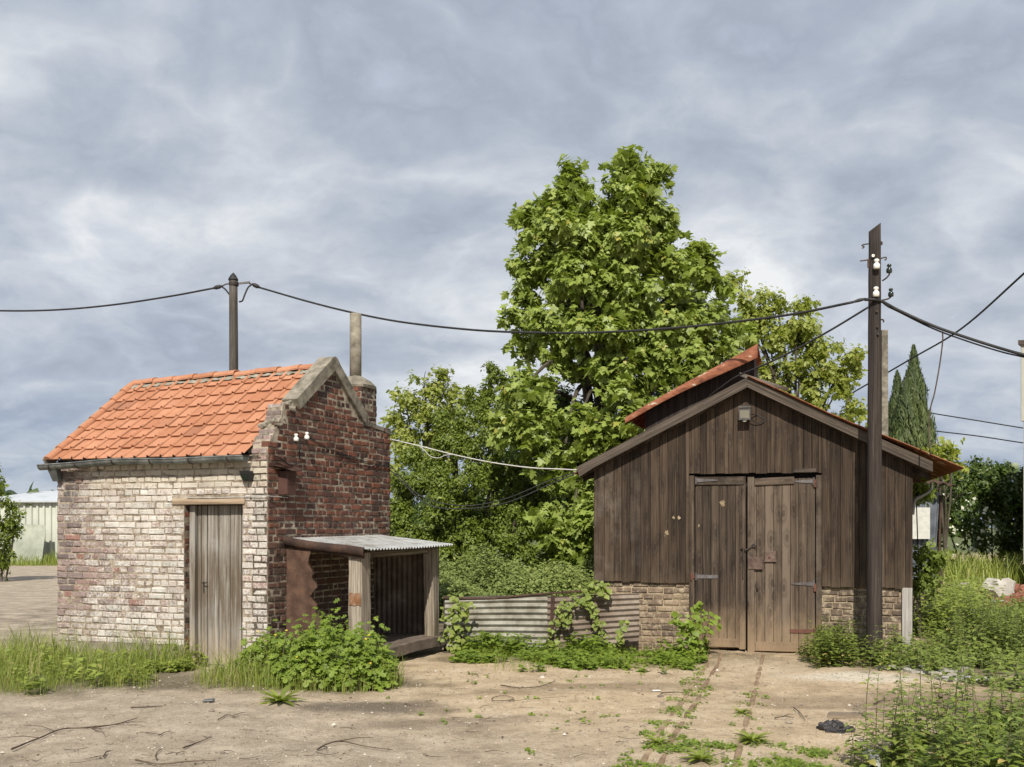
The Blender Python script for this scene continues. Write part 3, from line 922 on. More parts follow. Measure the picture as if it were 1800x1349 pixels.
    O1, O2 = Vector((0.66, 0, 3.085)), Vector((1.485, 0, 3.63))

    def cop(t0, z0, t1, z1, h=0.145):
        d = Vector((t1 - t0, z1 - z0)).normalized(); nn = Vector((-d.y, d.x)) if d.x * 1 > 0 else Vector((d.y, -d.x))
        if nn.y < 0: nn = -nn
        return d, nn
    dA, nA = cop(0.66, 3.06, 1.485, 3.625)
    dB, nB = cop(2.265, 3.03, 1.485, 3.625)
    h = 0.135
    apx_in = (1.485, 3.615)
    apx_out = (1.485, 3.615 + h / nA.y * 1.0 + 0.02)
    a0 = (0.655, 3.05); a1 = (a0[0] + nA.x * h, a0[1] + nA.y * h)
    b0 = (2.285, 3.015); b1 = (b0[0] + nB.x * h, b0[1] + nB.y * h)
    rnd = [(apx_out[0] - 0.12, apx_out[1] - 0.075), (apx_out[0] - 0.07, apx_out[1] - 0.035), (apx_out[0] - 0.03, apx_out[1] - 0.012), (apx_out[0] + 0.005, apx_out[1] - 0.006), (apx_out[0] + 0.045, apx_out[1] - 0.018), (apx_out[0] + 0.085, apx_out[1] - 0.048), (apx_out[0] + 0.13, apx_out[1] - 0.095)]
    out = [a0, (0.95, 3.05 + 0.295 * 0.685), apx_in, (1.9, 3.30), b0, b1] + list(reversed(rnd)) + [a1]
    poly = [hp(-0.035, t, z) for (t, z) in out]
    cp.prism(poly, Af * 0.215)
    cp.build('coping', [M_concrete], house)
    # flat mortar capping of the raised rear shoulder
    fl = MB()
    fl.sheet(lambda u, v: hp(-0.008 + 0.30 * v, 2.24 + 0.83 * u, 3.005 + 0.03 * math.sin(3 * u + 1) + random.uniform(-0.006, 0.006) - 0.02 * v * v), 10, 5, 0.05)
    fl.build('shoulder_capping', [M_concrete], house)
    # ---- plain hidden walls (left and rear)
    hw = MB()
    lf = lambda t, d, z: hp(HL + d, t, z)
    brick_run(hw, lf, 0.01, HD, 0.0, 2.47, 0.0775, 0.232, 0.116, 0.0105, 0.004, jit=0.004, depth=0.05)
    brick_run(hw, lf, 0.35, 2.75, 2.48, 3.5, 0.0775, 0.232, 0.116, 0.0105, 0.004, inside=lambda t, z: z < 2.42 + 0.76 * min(t, 1.55) and z < 2.42 + 0.76 * 1.5 - 0.6 * (t - 1.5), jit=0.004, depth=0.05)
    hw.build('left_wall', [M_red], house)
    hm = MB()
    hm.prism([hp(HL - 0.004, 0.012, 0), hp(HL - 0.004, HD - 0.012, 0), hp(HL - 0.004, HD - 0.012, 2.62), hp(HL - 0.004, 1.52, 3.48), hp(HL - 0.004, 0.012, 2.42)], Af * -0.18)
    hm.box(hp(0.21, HD - 0.2, 0), Af * (HL - 0.42), Dh * 0.19, UP * 2.7)
    hm.build('rear_wall', [M_mortar], house)

    # ---- roof
    tE, zE = -0.085, 2.455
    s_left, s_right = HL + 0.02, 0.235

    def ridge_z(s): return 3.655 - 0.028 * (s - 0.2)
    tR = 1.485
    NR = 8
    rt = MB()
    ncol = 15
    cw = (s_left - s_right) / ncol
    prof = [(-0.04, 0.014), (0.02, 0.004), (0.08, 0.001), (0.45, 0.001), (0.78, 0.002), (0.82, 0.013), (0.86, 0.027), (0.91, 0.032), (0.96, 0.027), (1.03, 0.012)]

    def roofpt(s, k, up):
        zr = ridge_z(s)
        sag = -0.020 * math.sin(math.pi * min(max((s - s_right) / (s_left - s_right), 0), 1)) * math.sin(math.pi * min(max(k, 0), 1))
        t_ = tE + (tR - tE) * k
        z_ = zE + (zr - zE) * k + sag
        sl = Vector((tR - tE, zr - zE)).normalized()
        return hp(s, t_ - sl.y * up, z_ + sl.x * up)
    for r in range(NR):
        for c in range(ncol):
            # columns are counted from the right; the roll lies at the right edge of each tile
            sA = s_left - c * cw
            k0, k1 = r / NR - 0.012, (r + 1) / NR + 0.020
            dj, kj = random.uniform(-0.004, 0.004), random.uniform(-0.006, 0.006)
            lift = random.uniform(0.0, 0.005)
            tilt = random.uniform(-0.004, 0.004)
            V = []
            nn = len(prof)
            for (kk, up) in ((k0 + kj, 0.027 + lift), ((k0 + k1) / 2, 0.014 + lift * 0.5), (k1, 0.0)):
                for (q, hgt) in prof:
                    V.append(roofpt(sA - q * cw * 1.0 + dj, kk, up + hgt + tilt * q))
            for (q, hgt) in prof:
                V.append(roofpt(sA - q * cw + dj, k0 + kj + 0.001, 0.013 + lift + hgt + tilt * q))
            fc = []
            for a in range(2):
                for b in range(nn - 1):
                    fc.append((a * nn + b, a * nn + b + 1, (a + 1) * nn + b + 1, (a + 1) * nn + b))
            for b in range(nn - 1):
                fc.append((3 * nn + b, 3 * nn + b + 1, b + 1, b))
            rt.add(V, fc, (random.random(), random.random(), random.random()))
    # rear slope, same tiles laid plainly
    for r in range(6):
        for c in range(14):
            sA = s_left - c * 0.2
            def bp(s, k, up): return hp(s, tR + (HD + 0.06 - tR) * k, ridge_z(s) - (ridge_z(s) - 2.62) * k + up)
            V = []
            for (kk, up) in ((r / 6, 0.0), ((r + 1) / 6 + 0.02, 0.024)):
                for (q, hgt) in prof: V.append(bp(sA - q * 0.2, kk, up + hgt))
            nn = len(prof)
            rt.add(V, [(b, nn + b, nn + b + 1, b + 1) for b in range(nn - 1)], None)
    roof = rt.build('roof', [M_tile], house, smooth=False)
    # roof boarding under the tiles
    rb = MB()
    rb.add([hp(0.2, -0.03, 2.43), hp(HL - 0.01, -0.03, 2.43), hp(HL - 0.01, tR, 3.52), hp(0.2, tR, 3.60)], [(0, 1, 2, 3)], None)
    rb.add([hp(0.2, HD, 2.58), hp(HL - 0.01, HD, 2.58), hp(HL - 0.01, tR, 3.52), hp(0.2, tR, 3.60)], [(3, 2, 1, 0)], None)
    rb.build('boarding', [M_dark], roof)
    # verge tiles on the left edge and their cement fillet
    vg = MB()
    for r in range(NR):
        k0, k1 = r / NR - 0.014, (r + 1) / NR + 0.02
        V, nn = [], 7
        for (kk, up, w) in ((k0, 0.034, 0.095), (k1, 0.012, 0.080)):
            for q in range(nn):
                th = math.pi * q / (nn - 1)
                V.append(roofpt(s_left + 0.018 + w * 0.55 * math.cos(th), kk, up + 0.045 * math.sin(th)))
        vg.add(V, [(b, b + 1, nn + b + 1, nn + b) for b in range(nn - 1)] + [tuple(range(nn))], (random.random(), random.uniform(0, 0.95), 0.5))
    vg.build('verge_tiles', [M_tile], roof)
    vf = MB()
    vf.sheet(lambda u, v: roofpt(HL + 0.075 + 0.012 * math.sin(17 * u), u * 1.01 - 0.005, -0.10 + 0.135 * v + random.uniform(-0.005, 0.005)), 30, 3, 0.05)
    vf.build('verge_fillet', [M_concrete], roof)
    # ridge: half-round caps, uneven, bedded in broken mortar
    nr = 9
    bed = MB()
    for side in (-1, 1):
        bed.sheet(lambda u, v: hp(0.28 + (HL - 0.27) * u, tR + side * (0.03 + 0.115 * (1 - v)) , ridge_z(0.28 + (HL - 0.27) * u) - 0.066 + 0.080 * v + random.uniform(-0.014, 0.012)), 60, 3)
    bed.build('ridge_mortar', [M_concrete], roof)
    ln = (HL - 0.13) / nr
    for i in range(nr):
        cap = MB()
        s0 = 0.14 + i * ln
        up = -0.004 + random.uniform(-0.010, 0.012)
        tl = random.uniform(-0.010, 0.012)
        V, nn = [], 9
        for (ss, dr) in ((s0 - 0.012, 0.012), (s0 + ln * 0.5, 0.004), (s0 + ln + 0.012, 0.0)):
            for q in range(nn):
                th = math.pi * q / (nn - 1)
                rr = 0.088 + dr
                V.append(hp(ss, tR - rr * math.cos(th), ridge_z(ss) + up + tl * (ss - s0) / ln + 0.060 * math.sin(th) + dr))
        m_ = len(V)
        W = [v - UP * 0.014 for v in V]
        fc = [(a * nn + b, a * nn + b + 1, (a + 1) * nn + b + 1, (a + 1) * nn + b) for a in range(2) for b in range(nn - 1)]
        rim = [(b + 1, b, m_ + b, m_ + b + 1) for b in range(nn - 1)] + [(2 * nn + b, 2 * nn + b + 1, m_ + 2 * nn + b + 1, m_ + 2 * nn + b) for b in range(nn - 1)]
        cap.add(V + W, fc + [tuple(m_ + x for x in reversed(f)) for f in fc] + rim, (random.random(), random.random() * 0.98, 0.5))
        cap.build('ridge_tile', [M_tile], roof, smooth=False)
    # ---- gutter
    gt = MB()
    gs0, gs1 = 0.20, HL + 0.135

    def gz(s): return 2.438 - 0.030 * max(0, (s - 1.9)) ** 1.5 + 0.006 * math.sin(4 * s)
    N_ = 9

    def gut(u, v):
        s = gs0 + (gs1 - gs0) * u
        th = math.pi * v
        r = 0.058
        return hp(s, -0.135 - r * math.cos(th), gz(s) - r * 1.05 * math.sin(th))
    gt.sheet(gut, 40, N_, 0.003)
    for s_ in (gs0 + 0.002, gs1 - 0.002):
        c = hp(s_, -0.135, gz(s_))
        V = [c] + [hp(s_, -0.135 - 0.0575 * math.cos(math.pi * q / 8), gz(s_) - 0.060 * math.sin(math.pi * q / 8)) for q in range(9)]
        gt.add(V, [(0, q + 1, q + 2) for q in range(8)])
        gt.add(V, [(0, q + 2, q + 1) for q in range(8)])
    gt.tube([hp(gs0 + (gs1 - gs0) * i / 20, -0.195, gz(gs0 + (gs1 - gs0) * i / 20) + 0.004) for i in range(21)], 0.008, 6)
    gut_o = gt.build('gutter', [M_zinc], house)
    for k_, s_ in enumerate((0.42, 0.95, 1.5, 2.05, 2.6, 3.0)):
        br = MB()
        pts = [hp(s_, -0.135 - 0.063 * math.cos(math.pi * q / 8), gz(s_) - 0.066 * math.sin(math.pi * q / 8)) for q in range(9)] + [hp(s_, -0.05, gz(s_) + 0.03)]
        for a, b in zip(pts, pts[1:]):
            br.box(a - Af * 0.011, Af * 0.022, (b - a), (b - a).cross(Af).normalized() * 0.004)
        br.build('bracket', [M_iron], gut_o)
    # outlet funnel and stub under the left end
    of = MB()
    V = []
    for (z_, w, d0, d1) in ((2.385, 0.075, -0.17, -0.085), (2.30, 0.060, -0.13, -0.05), (2.20, 0.045, -0.085, -0.015)):
        for (ss, dd) in ((-w, d0), (w, d0), (w, d1), (-w, d1)): V.append(hp(2.985 - ss, dd, z_))
    of.add(V, [(0, 1, 5, 4), (1, 2, 6, 5), (2, 3, 7, 6), (3, 0, 4, 7), (4, 5, 9, 8), (5, 6, 10, 9), (6, 7, 11, 10), (7, 4, 8, 11), (8, 9, 10, 11)])
    of.build('outlet', [M_zinc], gut_o)
    # ---- door: planks in a frame behind a deep reveal
    rv = MB()
    brick_run(rv, lambda t, d, z: hp(DOOR_S1 - d, t, z), 0.012, 0.22, 0.20, DOOR_Z, 0.0775, 0.2, 0.10, 0.0105, 0.003, jit=0.004, depth=0.05)
    rv.build('door_reveal', [M_red], house)
    rv = MB()
    brick_run(rv, lambda t, d, z: hp(DOOR_S0 + d, t, z), 0.012, 0.22, 0.20, DOOR_Z, 0.0775, 0.2, 0.10, 0.0105, 0.003, jit=0.004, depth=0.05)
    rv.build('door_reveal', [M_red], house)
    lt = MB()
    lt.box(hp(0.302, -0.012, DOOR_Z), Af * 1.01, Dh * 0.21, UP * 0.066, ch=0.006, jit=0.003, long=0)
    lt.build('lintel', [M_lintel], house)
    th = MB()
    th.box(hp(DOOR_S0, 0.02, -0.04), Af * (DOOR_S1 - DOOR_S0), Dh * 0.25, UP * 0.055, ch=0.008, jit=0.004)
    th.build('threshold', [M_concrete], house)
    door = MB()
    d0 = 0.125
    a, b = DOOR_S0 + 0.012, 1.055
    edges = [a, a + 0.085, a + 0.245, a + 0.405, a + 0.565, b - 0.055, b]
    for (p, q) in zip(edges, edges[1:]):
        zb = 0.02 + random.uniform(-0.006, 0.012)
        door.box(hp(p + 0.006, d0 + random.uniform(-0.004, 0.003), zb), Af * (q - p - 0.012), Dh * 0.026, UP * (DOOR_Z - 0.012 - zb), ch=0.004, tint=(random.uniform(0.2, 0.9), random.random(), random.random()))
    dr = door.build('door', [M_greydoor], house)
    fm = MB()
    fm.box(hp(1.062, 0.085, 0.02), Af * 0.075, Dh * 0.085, UP * (DOOR_Z - 0.03), ch=0.006)
    fm.build('door_frame', [M_greydoor], house)
    dk = MB()
    dk.box(hp(DOOR_S0 + 0.003, 0.165, 0.015), Af * (DOOR_S1 - DOOR_S0 - 0.006), Dh * 0.03, UP * (DOOR_Z - 0.02))
    dk.build('door_backing', [M_dark], dr)
    lk = MB()
    c = hp(0.955, d0 - 0.004, 0.98)
    lk.lathe(c, [(0.016, -0.004), (0.018, 0.0), (0.010, 0.006)], 10, axis=-Dh)
    lk.box(c - Af * 0.008 - UP * 0.12 - Dh * 0.006, Af * 0.016, Dh * 0.006, UP * 0.11, ch=0.002)
    lk.tube([c + Af * 0.0, c - Dh * 0.04, c - Dh * 0.045 - Af * 0.07 + UP * 0.003], 0.006, 6)
    lk.build('latch', [M_iron], dr)
    # ---- chimney behind the gable
    ch = MB()
    c0 = dict(s0=0.02, s1=0.43, t0=2.26, t1=2.70)
    Z0, Z1 = 2.75, 3.52
    brick_run(ch, lambda s, d, z: hp(s, 2.26 - d, z), 0.025, 0.43, Z0, Z1, 0.0775, 0.222, 0.111, 0.0125, 0.004, jit=0.005, tintf=lambda s, z, t: (0.45 + t[0] * 0.5, t[1], t[2]), depth=0.06)  # front face tinted paler: sunlight put into the brick colour
    brick_run(ch, lambda t, d, z: hp(0.02 - d, t, z), 2.262, 2.70, Z0, Z1, 0.0775, 0.222, 0.111, 0.0125, 0.004, jit=0.005, tintf=lambda s, z, t: (t[0] * 0.30, t[1], t[2]), depth=0.06)  # gable-side face tinted darker: shade put into the brick colour
    brick_run(ch, lambda t, d, z: hp(0.43 + d, t, z), 2.262, 2.70, Z0, Z1, 0.0775, 0.222, 0.111, 0.0125, 0.004, jit=0.005, depth=0.06)
    brick_run(ch, lambda s, d, z: hp(s, 2.70 + d, z), 0.025, 0.43, Z0, Z1, 0.0775, 0.222, 0.111, 0.0125, 0.004, jit=0.005, depth=0.06)
    chim = ch.build('chimney', [M_red], house)
    cm = MB()
    cm.box(hp(0.024, 2.265, Z0), Af * 0.402, Dh * 0.43, UP * (Z1 - Z0))
    cm.build('mortar_bed', [M_mortar], chim)
    cc = MB()
    rings = [(0.235, 0.0), (0.245, 0.035), (0.19, 0.10), (0.125, 0.145), (0.085, 0.165)]
    V, nn = [], 16
    for i, (r, h_) in enumerate(rings):
        for q in range(nn):
            a_ = 2 * math.pi * (q + 0.5) / nn
            cx_, cy_ = math.cos(a_), math.sin(a_)
            pw = 0.25 + 0.75 * i / 4
            sx = math.copysign(abs(cx_) ** pw, cx_); sy = math.copysign(abs(cy_) ** pw, cy_)
            V.append(hp(0.225 + r * sx * (0.97 if i < 2 else 1) + random.uniform(-.004, .004), 2.48 + r * sy * (0.97 if i < 2 else 1), Z1 - 0.012 + h_ + random.uniform(-.004, .004)))
    fc = [(i * nn + q, i * nn + (q + 1) % nn, (i + 1) * nn + (q + 1) % nn, (i + 1) * nn + q) for i in range(len(rings) - 1) for q in range(nn)]
    fc.append(tuple((len(rings) - 1) * nn + q for q in range(nn))); fc.append(tuple(reversed(range(nn))))
    n0 = (V[1] - V[0]).cross(V[nn] - V[0])
    if n0.dot(V[0] - hp(0.225, 2.48, Z1)) < 0: fc = [tuple(reversed(f)) for f in fc]
    cc.add(V, fc)
    cc.build('chimney_cap', [M_concrete], chim)
    fp = MB()
    c = hp(0.225, 2.48, Z1 + 0.12)
    V = []
    fp.lathe(c, [(0.080, 0), (0.079, 0.4), (0.078, 0.87), (0.074, 0.885), (0.060, 0.885), (0.060, 0.70)], 20)
    fp.build('flue_pipe', [M_concrete], chim, smooth=True)
    # ---- insulators and wiring on the gable
    w0 = lambda px_, py_, d=0.05: hp(-d, gable_t(px_), CAMZ - (py_ - HZ) / F * (hp(-d, gable_t(px_), 0).y))
    for (px_, py_) in ((509, 770), (528, 767)):
        ins = MB()
        c = w0(px_, py_, 0.09)
        ins.lathe(c - UP * 0.040, [(0.020, 0), (0.030, 0.004), (0.031, 0.030), (0.024, 0.045), (0.015, 0.052), (0.015, 0.060), (0.023, 0.066), (0.023, 0.080), (0.014, 0.088)], 12)
        io = ins.build('insulator', [M_ceramic], house, smooth=True)
        ar = MB()
        ar.tube([c - UP * 0.04, c - UP * 0.055, c - UP * 0.06 - Vector((math.cos(HA), -math.sin(HA), 0)) * 0.05, w0(px_, py_, -0.01) - UP * 0.05], 0.006, 6)
        ar.build('insulator_arm', [M_iron], io)


def gable_t(px_):
    u = (px_ - 900.0) / F
    # on the gable face: HC + Dh t
    return (u * HC.y - HC.x) / (Dh.x - u * Dh.y)


build_house()
GW = lambda px_, py_, d=0.012: hp(-d, gable_t(px_), CAMZ - (py_ - HZ) / F * (hp(-d, gable_t(px_), 0).y))

# things fixed to the house
def wall_cables():
    c = MB(); c.tube(spline([GW(524, 772, 0.03), GW(524, 790, 0.02), GW(524, 806, 0.02), GW(520, 815, 0.02), GW(510, 818, 0.02), GW(500, 814, 0.025), GW(490, 806, 0.03), GW(478, 801, 0.02)], 6), 0.008, 6)
    tag(c.build('conduit_cable', [M_black]), 'black cable dropping from the two white insulators to the rusty wall box', 'cable')
    c = MB()
    for o_ in (0.0, 0.02):
        c.tube(spline([GW(530, 768, 0.05) + UP * o_, GW(570, 788, 0.02) + UP * o_, GW(620, 808, 0.018) + UP * o_, GW(655, 818, 0.02) + UP * o_, GW(684, 822, 0.02) + UP * o_], 8), 0.0055, 5)
    tag(c.build('twin_wire', [M_black]), 'pair of thin wires slanting across the dark brick gable', 'cable')


wall_cables()
Nr = Vector((math.cos(HA), -math.sin(HA), 0))


def wall_box():
    b = thing('vent_box', 'brown louvred metal box under a bent iron plate on the brick gable', 'vent box', GW(497, 868, 0))
    o = MB()
    p = GW(489, 870, -0.003)
    o.box(p, Dh * 0.20, Nr * 0.125, UP * 0.275, ch=0.004)
    o.build('casing', [M_boxbrown], b)
    l = MB()
    for i in range(8):
        l.box(p + Nr * 0.122 + Dh * 0.03 + UP * (0.13 + i * 0.016), Dh * 0.14, Nr * 0.008 - UP * 0.004, UP * 0.007)
    l.build('louvres', [M_boxbrown], b)
    t = MB()
    t.sheet(lambda u, v: GW(478, 818, -0.005) + Dh * (0.45 * u) + Nr * (0.17 * v) - UP * (0.05 * u * (1 - u) * 2 + 0.04 * v - 0.05 * v * (u - 0.5) ** 2), 10, 5, 0.006)
    t.build('cover_plate', [M_rust], b)


wall_box()


def house_lamp():
    p = hp(0.24, -0.02, 2.225)
    L = thing('wall_lamp', 'small dark bulkhead lamp under the gutter of the whitewashed wall', 'lamp', p)
    o = MB()
    out = -Dh
    V = []
    for (z_, w, d) in ((0.055, 0.058, 0.10), (0.0, 0.060, 0.075), (-0.06, 0.045, 0.045)):
        V += [p + Af * -w + UP * z_ - out * 0.03, p + Af * w + UP * z_ - out * 0.03, p + Af * w + UP * z_ + out * d, p + Af * -w + UP * z_ + out * d]
    o.add(V, [(0, 1, 5, 4), (1, 2, 6, 5), (2, 3, 7, 6), (3, 0, 4, 7), (4, 5, 9, 8), (5, 6, 10, 9), (6, 7, 11, 10), (7, 4, 8, 11), (0, 3, 2, 1), (8, 9, 10, 11)])
    o.build('housing', [M_black], L)
    gl = MB()
    gl.add([p + Af * -0.045 + UP * 0.02 + out * 0.0885, p + Af * 0.045 + UP * 0.02 + out * 0.0885, p + Af * 0.036 - UP * 0.045 + out * 0.0575, p + Af * -0.036 - UP * 0.045 + out * 0.0575], [(0, 1, 2, 3)])
    gl.build('lens', [M_glassdark], L)


house_lamp()

# white wire over the lintel
c = MB()
c.tube(spline([hp(1.1, -0.02, 1.985), hp(0.75, -0.022, 1.98), hp(0.4, -0.022, 1.985), hp(0.2, -0.02, 1.99), hp(0.02, -0.02, 1.995), hp(-0.03, 0.02, 1.99), hp(-0.02, 0.4, 1.985)], 6), 0.0055, 5)
tag(c.build('lintel_wire', [M_whitecable]), 'thin pale wire running above the door lintel and round the corner', 'cable')

# ================================================================== LEAN-TO SHELTER
def build_shelter():
    # wall start t=.42 ; protrudes W along Nr ; runs LEN along the gable
    q = lambda t, d, z: hp(-d, t, z)
    S = thing('lean_to_shelter', 'low open lean-to of old posts and rusty sheets with corrugated iron top', 'shelter', q(1.4, 0.5, 0))
    t0, t1, W = 0.42, 2.52, 0.965
    sl = MB()
    def slab(u, v):
        return q(t0 - 0.08 + (t1 + 0.03 - t0 + 0.08) * u, 0.02 + (W + 0.10) * v, 0.085 + 0.010 * math.sin(7 * u + 3 * v) + random.uniform(-0.004, 0.004))
    V0 = 14
    sl.sheet(slab, 20, 10, 0.12)
    sl.build('floor_slab', [simple('dark_earth_floor', [(0.3, (0.085, 0.066, 0.052)), (0.6, (0.16, 0.125, 0.10)), (0.85, (0.24, 0.19, 0.15))], 6, 0.95, 30, 0.8)], S)
    zA = 1.345
    # posts
    def post(name, t, d, w, dd, z1, lean=0.0, taper=0.0):
        m = MB()
        n = 12
        V, L = [], []
        off = random.uniform(0, 30)
        ring = [(-.5, -.5), (-.18, -.53), (.15, -.5), (.2, -.42), (.24, -.5), (.5, -.48), (.53, 0), (.5, .5), (0, .52), (-.5, .5), (-.53, .1)]
        for i in range(n + 1):
            k = i / n
            ww = w * (1 + 0.05 * math.sin(5 * k + t)) * (1 + taper * k)
            for (a, b) in ring:
                x_ = t + a * ww + lean * k + random.uniform(-0.004, 0.004)
                y_ = d + b * dd * (1 + taper * k * 0.5) + random.uniform(-0.004, 0.004)
                V.append(q(x_, y_, 0.06 + (z1 - 0.06) * k)); L.append((off + a * ww, off + b * dd, off + z1 * k))
        r = len(ring)
        fc = [(i * r + j, i * r + (j + 1) % r, (i + 1) * r + (j + 1) % r, (i + 1) * r + j) for i in range(n) for j in range(r)]
        nrm = (V[1] - V[0]).cross(V[r] - V[0])
        if nrm.dot(V[0] - q(t, d, 0.06)) < 0: fc = [tuple(reversed(f)) for f in fc]
        fc.append(tuple(n * r + j for j in range(r)))
        m.add(V, fc, (0.55, 0.5, 0.5), L)
        return m.build(name, [M_post], S)
    pA = post('post', t0 + 0.10, W - 0.06, 0.22, 0.17, zA - 0.005)
    pA['label'] = 'thick pale split post at the near corner'
    post('post', t1 - 0.06, W - 0.04, 0.16, 0.13, zA + 0.015, lean=-0.04, taper=0.12)['label'] = 'leaning brown post at the far corner'
    # rust stain plate nailed on the near post
    rp = MB()
    rp.sheet(lambda u, v: q(t0 - 0.025, W - 0.125 + 0.15 * u, 0.74 + 0.14 * v + 0.008 * math.sin(11 * u)), 5, 4, 0.004)
    rp.build('nailed_plate', [simple('bright_rust', [(0.3, (0.11, 0.055, 0.03)), (0.52, (0.22, 0.105, 0.05)), (0.65, (0.27, 0.20, 0.145))], 14, 0.9, 60, 0.5)], S)
    # rolled iron beam on the front
    bm = MB()
    N_ = 14
    def beam(u, v):
        th = math.pi * (0.05 + 0.95 * v)
        return q(t0 - 0.055 - 0.045 * math.sin(th), 0.0 + 1.06 * u, 1.475 - 0.135 * u + 0.052 * math.cos(th) - 0.01 * math.sin(5 * u))
    bm.sheet(beam, N_, 8, 0.006)
    bm.box(q(t0 - 0.05, 0.02, 1.40), Nr * 1.0 - UP * 0.125, Dh * 0.06, UP * 0.075)
    bm.build('front_beam', [M_rust], S)
    # torn rusty side sheet
    sh = MB()
    tear = [(0.0, 0.50), (0.12, 0.52), (0.2, 0.47), (0.3, 0.49), (0.38, 0.47), (0.45, 0.42), (0.52, 0.45), (0.60, 0.38), (0.68, 0.41), (0.78, 0.36), (0.86, 0.38), (0.93, 0.34), (1.0, 0.36)]
    def tw(v):
        for (a, wa), (b, wb) in zip(tear, tear[1:]):
            if a <= v <= b: return wa + (wb - wa) * (v - a) / (b - a)
    def tornf(u, v):
        w = tw(v) + (0.016 * math.sin(47 * v + 1) + 0.02 * math.sin(19 * v) + random.uniform(-0.014, 0.014)) * (u > 0.9)
        return q(t0 - 0.045 + 0.012 * math.sin(6 * u * w + 2 * v) - (0.03 * (u > 0.92) * abs(math.sin(9 * v))), 0.01 + w * u, 0.10 + 1.29 * v - 0.03 * u)
    sh.sheet(tornf, 12, 40, 0.003)
    sh.build('side_sheet', [M_rust], S)['label'] = 'rusty flat sheet with a torn edge'
    # corrugated far end and back rail
    def corr(o, a, b, la, lb, pitch, amp, nrm, n_per=8, nv=6, wob=0.0):
        nu = int(la / pitch * n_per)
        return (lambda u, v: o + a * (u * la) + b * (v * lb) + nrm * (amp * math.sin(2 * math.pi * u * la / pitch) + wob * math.sin(5 * v + 3 * u))), nu, nv
    es = MB()
    f, nu, nv = corr(q(t1 + 0.035, 0.02, 0.09), Nr, UP, W + 0.0, 1.28, 0.076, 0.010, Dh)
    es.sheet(f, nu, nv, 0.002)
    es.build('end_sheet', [M_galvbrown], S)
    # long rails carrying the top
    rl = MB()
    rl.box(q(t0 - 0.02, W - 0.10, zA - 0.07), Dh * (t1 - t0 + 0.06) + UP * 0.02, Nr * 0.06, UP * 0.065, long=0)
    rl.box(q(t0 - 0.02, 0.02, 1.40), Dh * (t1 - t0 + 0.3), Nr * 0.06, UP * 0.06, long=0)
    rl.build('rail', [M_post], S)
    # corrugated top, ridges running outwards from the wall
    tp = MB()
    Lt = t1 - t0 + 0.28
    def top(u, v):
        t = t0 - 0.065 + Lt * u
        return q(t, 0.015 + 1.10 * v, 1.50 - 0.118 * v + 0.012 * math.sin(2 * math.pi * Lt * u / 0.078) + 0.02 * u - 0.01 * math.sin(3 * u) * v)
    tp.sheet(top, int(Lt / 0.078 * 10), 6, 0.002)
    tp.build('roof_sheet', [M_galv], S)


build_shelter()

# ================================================================== CORRUGATED FENCE
def build_fence():
    Fn = thing('corrugated_fence', 'low fence of stained corrugated sheets between lean-to and wooden shed', 'fence', (0.2, 15.0, 0))
    P0, P1 = Vector((-0.86, 15.06, 0)), Vector((1.68, 14.86, 0))
    d = (P1 - P0).normalized()
    nrm = Vector((d.y, -d.x, 0))

    def strip(name, a, b, z0f, z1f, mat, off, wob=0.012):
        m = MB()
        L = b - a
        per = 9
        rows = 9
        nv = rows * 8
        def f(u, v):
            z = z0f(u) + (z1f(u) - z0f(u)) * v
            bulge = wob * math.sin(4 * u + 1.5) * math.sin(2.5 * v + 1)
            return P0 + d * (a + L * u) + UP * z + nrm * (off + bulge + 0.0115 * math.sin(2 * math.pi * rows * v))
        m.sheet(f, 24, nv, 0.003)
        return m.build(name, [mat], Fn)
    strip('corrugated_sheet', -0.03, 1.36, lambda u: 0.03 - 0.02 * u, lambda u: 0.70 + 0.02 * math.sin(3 * u) + 0.035 * u * u, M_galvold, 0.0)['label'] = 'pale galvanised sheet next to the lean-to'
    strip('corrugated_sheet', 1.33, 2.53, lambda u: 0.02 + 0.12 * u, lambda u: 0.72 + 0.05 * u, M_galvbrown, 0.02)['label'] = 'brown stained sheet next to the shed'
    r = MB()
    pts = [P0 + d * x_ + UP * z_ + nrm * 0.01 for (x_, z_) in ((-0.05, 0.70), (0.3, 0.695), (0.65, 0.70), (1.0, 0.735), (1.35, 0.765), (1.62, 0.785), (1.9, 0.80))]
    r.tube(spline(pts, 4), 0.014, 6)
    r.build('top_rail', [M_rust], Fn)
    p = MB()
    b_ = P0 + d * 1.37
    p.box(b_ + nrm * 0.03 + d * -0.02, d * 0.045, nrm * 0.05, UP * 0.74 + d * 0.03 - nrm * 0.02, long=2, jit=0.004)
    p.build('fence_post', [M_rust], Fn)
    p = MB()
    p.box(P0 + d * -0.05 + nrm * -0.07, d * 0.07, nrm * 0.05, UP * 0.72, jit=0.004)
    p.build('fence_post', [M_iron], Fn)


build_fence()

# ================================================================== WOODEN SHED
SB = R_(14.0)
SP = Vector((3.05, 14.86, 0))
SR = Vector((math.cos(SB), -math.sin(SB), 0))
SD = Vector((math.sin(SB), math.cos(SB), 0))


def sp(a, d, z):
    return SP + SR * a + SD * d + UP * z


SL, SRt, SAP = -2.0, 2.065, 0.033
SDEPTH = 4.9


def roofz(a):                       # underside of the bargeboard line on the front wall
    if a <= SAP: return 3.44 + (a - SAP) * 0.505
    return 3.44 - (a - SAP) * 0.500


